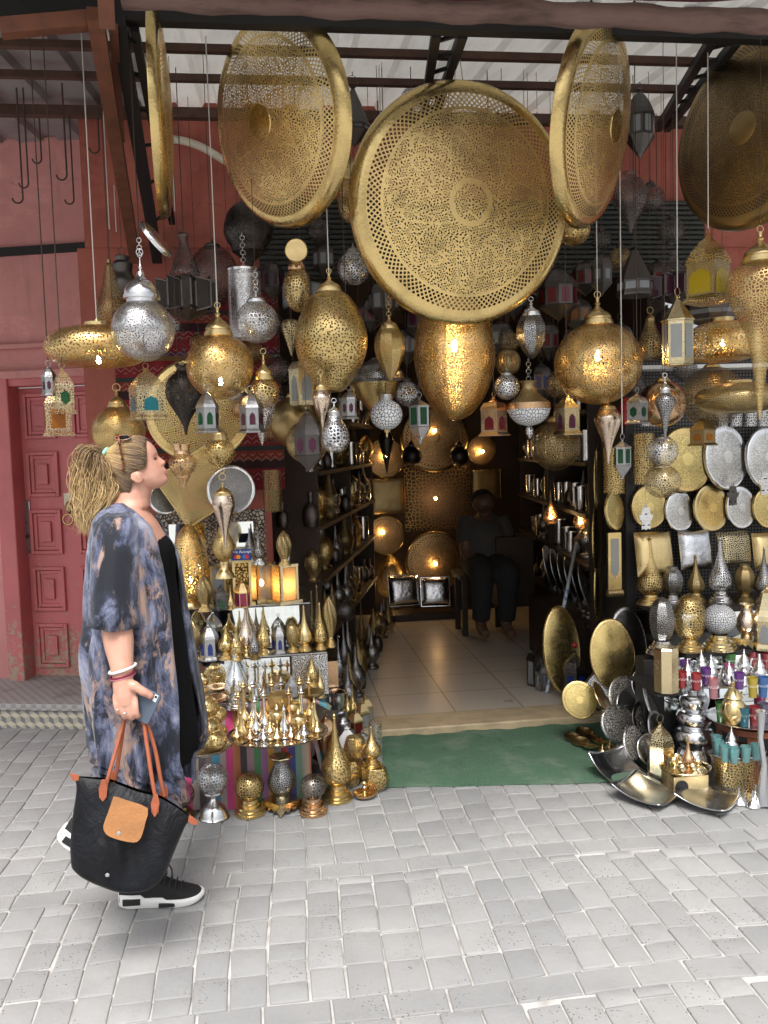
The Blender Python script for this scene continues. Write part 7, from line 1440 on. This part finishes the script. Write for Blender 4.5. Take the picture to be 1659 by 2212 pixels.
for i in range(70):      # wispy baby hairs along the hairline
    h = HLs; q = len(h)*(.2+rh.random()*.45); a, b = h[int(q)], h[int(q)+1]; f = q-int(q); sy = -1 if rh.random() < .75 else 1
    P0 = Vector((a[0]+(b[0]-a[0])*f, a[1]+(b[1]-a[1])*f, (a[2]+(b[2]-a[2])*f)*sy)); d_ = scalp(P0, .12, 1.03)-P0; L_ = rh.uniform(.1, .4)
    cp.tube([Hd(*(P0-d_*L_*(1-j/4)*.55+Vector((rh.gauss(0, 3), rh.gauss(0, 3), sy*4)))) for j in range(5)]+[Hd(*scalp(P0, .1, 1.02))], [.0002, .0003, .0004, .0005, .0005, .0005], 4, 1, False)
pony = MB()
def zl(a, b, q): return (a[0]+(b[0]-a[0])*q, a[1]+(b[1]-a[1])*q)
for i in range(1150):
    q = rh.random(); lat = rh.gauss(0, .42); fz = i >= 820
    K = [(548, 372), zl((330, 292), (600, 440), q), zl((195, 560), (742, 690), q), zl((200, 930), (750, 900), q), zl((225, 1210), (585, 1120), q), zl((315, 1435), (440, 1350), q)]
    if fz: K = [(548, 372)]+[(x_+rh.gauss(-35, 45)*(1-q*.5), y_+rh.gauss(0, 30)) for x_, y_ in K[1:]]
    P_ = crom(K, 9); te = int(len(P_)*(rh.uniform(.62, 1) if q < .75 else rh.uniform(.5, .85))); ph = rh.uniform(0, 6.28); fr_ = rh.uniform(.42, .75); am = rh.uniform(12, 38)*(1.5 if fz else 1)
    pts = []
    for j, (x_, y_) in enumerate(P_[:te]):
        g = min(1, j/14); depth = lat*min(1, .25+j/16)*.052+.004*math.cos(j*fr_+ph)*g
        pts.append(Zp(x_+am*g*math.sin(j*fr_+ph), y_+am*.4*g*math.cos(j*fr_*1.1+ph), depth))
    n = len(pts); r_ = rh.uniform(.0006, .001) if fz else rh.uniform(.0008, .0019)
    pony.tube(pts, [r_*(.7+.6*math.sin(PI*min(1, .15+j/n)))*(1 if j < n*.8 else max(.12, (n-j)/(n*.2))) for j in range(n)], 5, 0, False)
hair = cp.build('hair', [SM, HM], woman); pony.build('ponytail', HM, hair)
mint = plain('mint_elastic', (.32, .62, .50), .8)
tc = Zp(562, 368); tr_ = MB(); d_ = (Zp(600, 390)-Zp(520, 345)).normalized(); e1 = d_.orthogonal().normalized(); e2 = d_.cross(e1)
tr_.tube([tc+(e1*math.cos(a)+e2*math.sin(a))*.0165 for a in [2*PI*i/18 for i in range(19)]], .0065, 8, 0, False).build('hair_tie', mint, hair)
# sunglasses pushed up on the head
t = NT('tortoiseshell'); n_ = t.noise(t.obj(), 90, 3); tort = t.done(t.bsdf(t.ramp(n_, [(.4, (.02, .008, .005)), (.6, (.22, .06, .015))]), .12))
sgl = MB()
for sy in (-1, 1):
    sgl.tube([Zp(x_, y_, sy*z_*1.66) for x_, y_, z_ in crom([(772, 160, .036), (795, 215, .044), (815, 320, .0472), (838, 440, .0475), (845, 540, .0455), (832, 590, .044)], 4)], [.0045]*6+[.0036]*12+[.003]*3, 8)
    sgl.tube([Zp(820+100*math.cos(a), 178+26*math.sin(a)*1.2-20*math.cos(a)*.2, sy*(.048+.006*math.sin(a))) for a in [2*PI*i/16 for i in range(17)]], .003, 6)
sgl.tube([Zp(700, 145, -.01), Zp(740, 140, 0), Zp(700, 145, .01)], .003, 6)
so_ = sgl.build('sunglasses', tort, woman)
for y_ in (-.049, .049): MB().add([Zp(820+95*math.cos(a), 178+28*math.sin(a), y_) for a in [2*PI*i/16 for i in range(16)]], [tuple(range(16))], None, 0, False).build('lens', plain('dark_lens', (.01, .01, .012), .06), so_)
# ---------------- clothes
t = NT('tie_dye_cloth'); ob = t.obj(); mp = t.n('ShaderNodeMapping'); t.put(mp.inputs[0], ob); mp.inputs['Scale'].default_value = (1.45, .7, .75)
ds_ = t.vm('ADD', mp.outputs[0], t.vm('SCALE', t.noise(ob, 5, 3, .6, 0, True), None)) if 0 else mp.outputs[0]
n1 = t.noise(ds_, 7.5, 8, .7, .55); n2 = t.noise(t.vm('ADD', ds_, (3.1, 1.7, 5.2)), 6.0, 8, .7, .5)
c = t.ramp(n1, [(.38, (.006, .008, .015)), (.46, (.013, .017, .034)), (.505, (.06, .072, .125)), (.57, (.15, .165, .25)), (.66, (.33, .335, .41))])
tan = t.ramp(n2, [(.3, (.26, .16, .12)), (.7, (.38, .26, .21))])
c = t.mix(t.mth('MULTIPLY', t.step(n2, .52, .60), t.step(n1, .41, .47)), c, tan)
wv = t.noise(ob, 400, 2)
KM = t.done(t.bsdf(c, .85, 0, t.bump(wv, .15, .002), Sheen_Weight=.15))
def tb(*p): return list(p)
xB = tb((1084, 258), (1092, 236), (1104, 218), (1122, 205), (1160, 200), (1250, 198), (1350, 197), (1385, 191), (1440, 189), (1525, 201), (1615, 219), (1665, 232), (1712, 243))
xN = tb((1084, 262), (1098, 281), (1137, 310), (1165, 320), (1210, 334), (1282, 347), (1451, 362), (1640, 376), (1712, 383))
xF = tb((1084, 276), (1103, 314), (1139, 337), (1189, 371), (1215, 380), (1349, 398), (1445, 413), (1608, 438), (1640, 420), (1660, 395), (1712, 388))
xbw = tb((1084, .062), (1092, .085), (1104, .135), (1122, .19), (1160, .207), (1250, .21), (1350, .212), (1500, .215), (1600, .22), (1712, .215))
km = MB(); rows = [1084, 1088, 1093, 1099, 1106, 1114, 1124, 1136, 1150, 1170]+list(range(1190, 1712, 16))+[1712]; NS = 90; vs = []
for y in rows:
    b, nx_, fx, bw_ = interp(xB, y), interp(xN, y), interp(xF, y), interp(xbw, y); nx_ = 829+(nx_-829)*(1-.85*bw_/Y0); fx2 = max(fx, nx_+4)+6; xc = (b+fx2)/2; A = (fx2-b)/2
    p0 = math.acos(max(-1, min(1, (nx_-xc)/A))); p1 = 2*PI-math.acos(max(-1, min(1, (max(fx, nx_+2)-xc)/A))); g = max(0, (y-1140)/570)
    for k in range(NS+1):
        ph = p0+(p1-p0)*k/NS; fold = (.022*math.sin(ph*9+1.2*math.sin(y*.006))+.017*math.sin(ph*17+y*.004)+.010*math.sin(ph*31+2+.6*math.sin(y*.01)))*g**.6*(.35+.65*min(1, k/6))
        hem = 0
        rr = 1+fold/(A*SW)
        yy = y + (6*math.sin(ph*9) if y > 1700 else 0)
        q_ = (abs(math.cos(ph))**2.3+abs(math.sin(ph))**2.3)**(-1/2.3)
        vs.append(Wp(xc+A*math.cos(ph)*q_*rr if k not in (0, NS) else xc+A*math.cos(ph), yy, -bw_*math.sin(ph)*q_*rr))
m = NS+1; km.add(vs, [(i*m+k, i*m+k+1, (i+1)*m+k+1, (i+1)*m+k) for i in range(len(rows)-1) for k in range(NS)])
for sy, nm in ((-1, 0), (1, 0)):
    SL = [((256, 1108), 24, .04, .13), ((252, 1122), 38, .058, .165), ((249, 1150), 44, .068, .19), ((247, 1200), 45, .073, .208), ((246, 1260), 45, .076, .222), ((247, 1310), 46, .078, .232), ((247, 1350), 47, .08, .24)]
    vs = []; sg_ = 40
    for j, (c_, a_, b_, dy) in enumerate(SL):
        for k in range(sg_):
            ph = 2*PI*k/sg_; fo = 1+(.06*math.sin(ph*5+j*.4)+.045*math.sin(ph*9+j*.5)+.02*math.sin(ph*17))*(.25+j/7)
            vs.append(Ap(c_[0]+(20 if sy > 0 else 0), c_[1], sy*dy)+Vector((a_*SW*.93*math.cos(ph)*fo, b_*math.sin(ph)*fo, -(5*SW*math.cos(ph+.5) if j == 6 else 0))))
    km.add(vs, [(i*sg_+k, i*sg_+(k+1) % sg_, (i+1)*sg_+(k+1) % sg_, (i+1)*sg_+k) for i in range(len(SL)-1) for k in range(sg_)])
km.build('kimono', KM, woman, solid=.003)
t = NT('black_jersey'); ob = t.obj(); BJ = t.done(t.bsdf((.006, .006, .007), 1., 0, t.bump(t.noise(ob, 220, 2), .2, .002), Specular_IOR_Level=.12))
dr_ = MB(); drr = []
for y in [1160, 1166, 1176, 1190, 1215, 1250, 1300, 1350, 1400, 1450, 1500, 1550, 1600, 1645]:
    b, fx, bw_ = interp(xB, y)+14, interp(tb((1160, 351), (1176, 366), (1192, 373), (1265, 374), (1349, 391), (1445, 405), (1608, 428), (1645, 410)), y), interp(xbw, y)*.76
    drr.append((Wp((b+fx)/2, y), (fx-b)/2*SW, min(bw_, .185 if y < 1300 else .23)))
NSD = 64; vs = []
for j, (c_, a_, b_) in enumerate(drr):
    for k in range(NSD):
        ph = 2*PI*k/NSD; fo = 1+.02*math.sin(ph*11+j*.3)*j/13+.012*math.sin(ph*23)*(j > 0); vs.append(Vector((c_[0]+a_*math.cos(ph)*fo, c_[1]+b_*math.sin(ph)*fo, c_[2])))
dr_.add(vs, [(i*NSD+k, i*NSD+(k+1) % NSD, (i+1)*NSD+(k+1) % NSD, (i+1)*NSD+k) for i in range(len(drr)-1) for k in range(NSD)])
dr_.build('dress', BJ, woman, solid=.003)
# bracelets, finger rings
def band(py, dx, tilt, r_, th, m):
    c_ = Ap(264+dx, py, -.295); pts = [c_+Vector((r_*math.cos(a), r_*math.sin(a), tilt*math.cos(a))) for a in [2*PI*i/24 for i in range(25)]]; MB().tube(pts, th, 8, 0, False).build('bracelet', m, woman)
band(1444, 1, .010, .0385, .0042, M['white']); band(1457, 2, .009, .0365, .0028, plain('wine_cord', (.2, .01, .04), .7)); band(1461, 2, .007, .036, .002, plain('pink_cord', (.6, .2, .25), .7))
for kx, ky in ((257, 1528), (272, 1535)):
    c_ = Ap(kx, ky, HY)+Vector((0, -.014, 0)); MB().tube([c_+Vector((.0118*math.cos(a), .0118*math.sin(a), 0)) for a in [2*PI*i/16 for i in range(17)]], .0011, 6, 0, False).build('finger_ring', M['silver'], woman)
# trainers
blk = plain('black_knit', (.012, .012, .013), .85, 0, 30, .2, .5, 400); wht = plain('white_midsole', (.82, .82, .80), .5, 0, 9, .05); bsm = plain('black_rubber', (.015, .015, .016), .6)
def trainer(parent):
    up, so2, L = MB(), MB(), .282; sg2 = 24
    ST = [(0, .030, .075), (.03, .037, .088), (.07, .039, .098), (.105, .040, .112), (.13, .041, .110), (.165, .045, .082), (.2, .048, .062), (.235, .046, .050), (.262, .036, .043), (.276, .018, .034)]
    vs = []
    for x_, w_, h_ in crom(ST, 3):
        for k in range(sg2+1):
            a = PI*k/sg2; vs.append((x_, -w_*math.cos(a)*(1-.25*math.sin(a)**4*(h_ > .08)), .022+(h_-.022)*math.sin(a)**.75))
    m_ = sg2+1; n_ = len(vs)//m_; up.add(vs, [(i*m_+k, (i+1)*m_+k, (i+1)*m_+k+1, i*m_+k+1) for i in range(n_-1) for k in range(sg2)]+[tuple(range(m_))])
    up.tube([(.045, -.03, .098), (.085, -.036, .108), (.12, -.03, .122), (.135, 0, .128), (.12, .03, .122), (.085, .036, .108), (.045, .03, .098), (.02, 0, .1), (.045, -.03, .098)], .008, 8)
    o = up.build('trainer', blk, parent)
    OUT = [(-.008, 0), (0, -.028), (.03, -.041), (.09, -.044), (.15, -.047), (.2, -.053), (.24, -.051), (.268, -.038), (.284, -.012), (.286, .0)]
    OUT = crom(OUT, 4); OUT = OUT+[(x_, -y_) for x_, y_ in OUT[::-1][1:-1]]; n_ = len(OUT); rows_ = [(0, .94), (.004, 1.0), (.02, 1.03), (.034, 1.0), (.036, .9)]; vs = []
    for z_, s_ in rows_:
        for x_, y_ in OUT:
            lift = .016*max(0, (x_-.2)/.08)**2*(1 if z_ < .02 else .3)+.006*max(0, (.03-x_)/.03)*(z_ < .01); vs.append(((x_-.14)*(.97+.03*s_)+.14, y_*s_, z_+lift-(.008 if z_ > .02 and x_ > .15 else 0)+(.012 if z_ > .02 and x_ < .08 else 0)))
    so2.add(vs, [(i*n_+k, i*n_+(k+1) % n_, (i+1)*n_+(k+1) % n_, (i+1)*n_+k) for i in range(4) for k in range(n_)]+[tuple(range(n_))[::-1], tuple(range(4*n_, 5*n_))]); so2.build('midsole', wht, o)
    for q_ in (((.045, -.0435, .026), (.06, .008, .022)), ((.165, -.0495, .012), (.055, .009, .014)), ((.045, .0435, .026), (.06, .008, .022))): MB().box(*q_).build('sole_plug', bsm, o, bevel=.002)
    lc = MB()
    for i in range(5): x_ = .135+i*.018; zt = .118-i*.013; lc.tube([(x_, -.032, zt-.026), (x_+.004, -.018, zt-.004), (x_+.008, 0, zt+.002), (x_+.004, .018, zt-.004), (x_, .032, zt-.026)], .0026, 6)
    lc.tube([(.14, 0, .126), (.15, -.02, .14), (.165, -.03, .118), (.16, -.034, .1)], .0028, 6); lc.tube([(.14, 0, .126), (.16, .01, .142), (.18, -.012, .12), (.185, -.03, .09)], .0028, 6); lc.build('lace', bsm, o)
    return o
s1 = trainer(woman); gp = on(268, 1944, 0); s1.location = (gp.x-.004, Y0+.075, .001); s1.rotation_euler = (0, 0, R(-3))
s2 = trainer(woman); hl = Wp(140, 1782, -.09); s2.location = hl; s2.rotation_euler = (0, R(38), 0)
# ---------------- phone and tote bag
ph_ = MB(); W2, H2 = .064, .1; ou = []
for cx_, cz_, a0 in ((W2/2-.01, H2/2-.01, 0), (-W2/2+.01, H2/2-.01, 90), (-W2/2+.01, -H2/2+.01, 180), (W2/2-.01, -H2/2+.01, 270)):
    for i in range(6): a = R(a0+i*18); ou.append((cx_+.01*math.cos(a), cz_+.01*math.sin(a)))
n_ = len(ou); vs = [(x_, y_, z_) for y_ in (-.005, .005) for x_, z_ in ou]
ph_.add(vs, [tuple(range(n_)), tuple(range(n_, 2*n_))[::-1]]+[(k, k+n_, (k+1) % n_+n_, (k+1) % n_) for k in range(n_)], None, 0, False)
phn = thing('phone', 'phone in a slate blue case held in the woman\'s hand', 'phone', Ap(314, 1525, HY)+Vector((0, .004, 0))); phn.rotation_euler = (0, R(28), R(-10))
ph_.build('case', plain('slate_case', (.09, .12, .17), .55), phn, bevel=.002)
MB().box((.018, -.0056, .036), (.012, .002, .022)).build('camera_window', M['white'], phn, bevel=.003); MB().lathe([(.004, 0), (.004, .001), (0, .001)], 12, M=Matrix.Rotation(PI/2, 3, 'X'), c=(.018, -.0066, .041)).build('camera_lens', M['black'], phn)
BY = -.315
bag = thing('tote_bag', 'black nylon tote bag with brown leather flap and long handles carried low by the woman', 'bag', Ap(280, 1900, BY))
BO_ = bag.location.copy()
def Bp(px, py, dy=0.0): return Ap(px, py, BY)+Vector((0, dy, 0))-BO_
nyl = (lambda t: t.done(t.bsdf(t.mix(t.step(t.noise(t.obj(), 9, 4), .4, .7), (.0045, .005, .007), (.008, .009, .013)), .45, 0, t.bump(t.mth('ADD', t.noise(t.obj(), 14, 5, .6, .8), t.mth('MULTIPLY', t.noise(t.obj(), 500, 1), .06)), .55, .02), Specular_IOR_Level=.25)))(NT('black_nylon'))
TPc = crom([(160, 1677), (195, 1680), (232, 1684), (270, 1697), (300, 1708), (343, 1720), (385, 1744), (416, 1768)], 6); BT = crom([(155, 1866), (185, 1882), (226, 1896), (260, 1905), (285, 1908), (318, 1906), (345, 1894), (364, 1872)], 6)
LF = crom([(160, 1677), (165, 1705), (156, 1770), (152, 1822), (155, 1866)], 5); RF = crom([(416, 1768), (402, 1782), (385, 1820), (372, 1852), (364, 1872)], 5)
nu, nv = len(TPc)-1, len(LF)-1; bg_ = MB()
for sd_ in (-1, 1):
    vs = []
    for j in range(nv+1):
        v = j/nv
        for i in range(nu+1):
            u = i/nu; S_ = [(1-v)*TPc[i][c]+v*BT[i][c]+(1-u)*LF[j][c]+u*RF[j][c]-((1-u)*(1-v)*TPc[0][c]+u*(1-v)*TPc[-1][c]+(1-u)*v*BT[0][c]+u*v*BT[-1][c]) for c in (0, 1)]
            th = (.010+.062*math.sin(PI*min(1, v*.62))*(1-.0*v))*(math.sin(PI*u)**.45 if 0 < u < 1 else 0)
            if v == 1: th *= .9
            cr_ = .007*math.sin(u*13+v*5)*math.sin(PI*v)+.005*math.sin(u*29-v*9)*math.sin(PI*v)
            vs.append(Bp(S_[0], S_[1], sd_*(th+cr_*math.sin(PI*u))))
    w_ = nu+1; bg_.add(vs, [((j*w_+i, (j+1)*w_+i, (j+1)*w_+i+1, j*w_+i+1) if sd_ < 0 else (j*w_+i, j*w_+i+1, (j+1)*w_+i+1, (j+1)*w_+i)) for j in range(nv) for i in range(nu)])
    if sd_ < 0: e0 = len(bg_.v)-w_
e1 = len(bg_.v)-w_
for i in range(nu): bg_.f.append([e0+i, e1+i, e1+i+1, e0+i+1]); bg_.mi.append(0); bg_.sm.append(False); bg_.uv += [(0, 0)]*4
bbody = bg_.build('body', nyl, bag)
tanl = plain('tan_leather', (.33, .135, .035), .6, 0, 18, .35, .4, 120); red_l = plain('russet_leather', (.36, .10, .045), .5, 0, 18, .25, .3, 120)
fl = crom([(250, 1712), (286, 1722), (323, 1734), (320, 1757), (315, 1778), (309, 1789), (298, 1793), (270, 1789), (246, 1782), (237, 1775), (233, 1764), (241, 1740), (250, 1712)], 2)
def plate(mb, pts, dy, th=.003):
    n_ = len(pts); mb.add([Bp(x_, y_, dy(x_, y_)) for x_, y_ in pts]+[Bp(x_, y_, dy(x_, y_)-th) for x_, y_ in pts], [tuple(range(n_)), tuple(range(2*n_-1, n_-1, -1))]+[(k, (k+1) % n_, n_+(k+1) % n_, n_+k) for k in range(n_)], None, 0, False); return mb
fd = lambda x_, y_: -.028-.00062*(y_-1712)
flap = plate(MB(), fl[:-1], fd).build('flap', tanl, bag, bevel=.001)
def snap(px, py, dy, par): MB().lathe([(.0062, 0), (.006, .003), (.003, .0042), (0, .0042)], 14, M=Matrix.Rotation(PI/2, 3, 'X'), c=Bp(px, py, dy)).build('snap', M['silver'], par)
snap(266, 1777, fd(266, 1777)-.002, flap); snap(243, 1862, -.078, bag)
for sd_, off in ((-1, 0), (1, 12)):
    hb = MB(); dy0 = sd_*.022
    pts = crom([(229+off, 1712, dy0), (236+off, 1676, dy0), (250+off*.5, 1620, dy0*.6+.02), (266, 1556, .035), (276, 1540, .048), (290, 1540, .05), (304+off*.3, 1556, .035), (318+off, 1620, dy0*.6+.02), (333+off, 1690, dy0), (341+off, 1726, dy0)], 6)
    hb.tube([Bp(*p) for p in pts], .0062, 8); hnd = hb.build('handle', red_l, bag)
    for tx, ty in ((228+off, 1700), (339+off, 1732)):
        tabs = MB()
        if sd_ < 0: plate(tabs, [(tx+4, ty-24), (tx+8, ty-8), (tx+6, ty+12), (tx-1, ty+21), (tx-8, ty+12), (tx-9, ty-6), (tx-3, ty-24)], lambda a, b: -.030 if b < 1745 else -.034, .004)
        else: plate(tabs, [(tx+4, ty-24), (tx+8, ty-8), (tx+6, ty+12), (tx-1, ty+21), (tx-8, ty+12), (tx-9, ty-6), (tx-3, ty-24)], lambda a, b: .038, .004)
        tabs.build('leather_tab', red_l, hnd, bevel=.001)
for pts in ([(154, 1672), (170, 1676), (170, 1684), (158, 1682)], [(410, 1762), (424, 1772), (426, 1778), (418, 1778), (408, 1772)]): plate(MB(), pts, lambda a, b: 0, .008).build('zip_tab', red_l, bag, bevel=.002)
# ---------------- shopkeeper seated in the dark
YM = 6.75; sm = mpp(at(1042, 1150, YM))
def Mp(px, py, dy=0.0):
    p = at(px, py, YM); return Vector((p.x, p.y+dy, p.z))
man = thing('person', 'man in a white shirt seated deep inside the dark shop, head bowed over his hands', 'person', (0, 0, 0))
mb = MB(); A_ = lambda pts, rad: mb.tube([Mp(*p) for p in crom(pts, 4)], [r[0] for r in crom([(r,) for r in rad], 4)], 14)
A_([(1040, 1072, 0), (1041, 1080, -.03), (1042, 1092, -.05), (1043, 1104, -.06)], [.04, .085, .09, .05]); A_([(1046, 1100, .0), (1048, 1125, .02)], [.055, .06]); A_([(1042, 1093, -.14), (1042, 1098, -.155)], [.012, .016])
A_([(1048, 1118, .03), (1046, 1150, .02), (1044, 1190, .0), (1042, 1225, .02)], [.10, .17, .16, .17])
A_([(1008, 1128, .02), (1002, 1165, -.06), (1004, 1196, -.12), (1030, 1206, -.28)], [.07, .055, .048, .035]); A_([(1086, 1128, .02), (1092, 1165, -.06), (1084, 1196, -.12), (1056, 1206, -.28)], [.07, .055, .048, .035])
for sx in (-1, 1):
    for k in range(4): A_([(1043+sx*(10-k*2), 1205+k*2, -.29), (1043+sx*(5-k), 1209+k*2, -.32), (1043+sx*2, 1208+k*2, -.31)], [.012, .01, .009])
    A_([(1043+sx*12, 1203, -.28), (1043+sx*6, 1200, -.31)], [.013, .01])
    A_([(1042+sx*18, 1222, 0), (1042+sx*26, 1226, -.38), (1042+sx*26, 1270, -.40), (1042+sx*26, 1330, -.36)], [.095, .075, .055, .045]); A_([(1042+sx*26, 1334, -.36), (1042+sx*27, 1343, -.52)], [.045, .035])
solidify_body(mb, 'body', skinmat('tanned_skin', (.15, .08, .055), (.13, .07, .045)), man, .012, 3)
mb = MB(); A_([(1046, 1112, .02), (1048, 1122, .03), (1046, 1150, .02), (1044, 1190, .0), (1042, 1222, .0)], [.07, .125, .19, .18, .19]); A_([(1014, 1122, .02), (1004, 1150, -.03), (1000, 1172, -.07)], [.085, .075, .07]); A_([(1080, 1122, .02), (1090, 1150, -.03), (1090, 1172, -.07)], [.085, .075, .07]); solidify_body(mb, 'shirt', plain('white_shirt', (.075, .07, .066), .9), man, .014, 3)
mb = MB()
for sx in (-1, 1): A_([(1042+sx*14, 1218, .05), (1042+sx*26, 1222, -.36), (1042+sx*26, 1250, -.40), (1042+sx*26, 1320, -.37)], [.12, .1, .085, .07])
solidify_body(mb, 'trousers', plain('dark_trousers', (.02, .02, .022), .9), man, .014, 3)
mb = MB(); A_([(1040, 1068, .02), (1040, 1074, .0), (1041, 1084, .01)], [.06, .098, .095]); solidify_body(mb, 'hair', plain('black_hair', (.012, .01, .01), .8), man, .012, 2)
st_ = thing('stool', 'low dark wooden stool under the seated shopkeeper', 'stool', (Mp(1042, 1240).x, YM+.05, FZ)); hz_ = Mp(1042, 1236).z-FZ
MB().box((0, 0, hz_-.02), (.42, .36, .04)).build('seat', M['wood'], st_)
for sx in (-1, 1):
    for sy in (-1, 1): MB().box((sx*.17, sy*.14, (hz_-.04)/2), (.04, .04, hz_-.04)).build('leg', M['wood'], st_)
MB().box((0, 0, .07), (.1, .012, .14)).build('green_book', plain('green_cover', (.08, .3, .05), .5), None, loc=Mp(1091, 1204, -.1)); tag(bpy.data.objects['green_book'], 'small bright green book standing beside the seated man', 'book')
MB().box((0, 0, .2), (.3, .3, .55)).build('dark_crate', M['wood'], None, loc=Mp(1100, 1280, -.05)); tag(bpy.data.objects['dark_crate'], 'dark crate beside the seated man', 'crate')
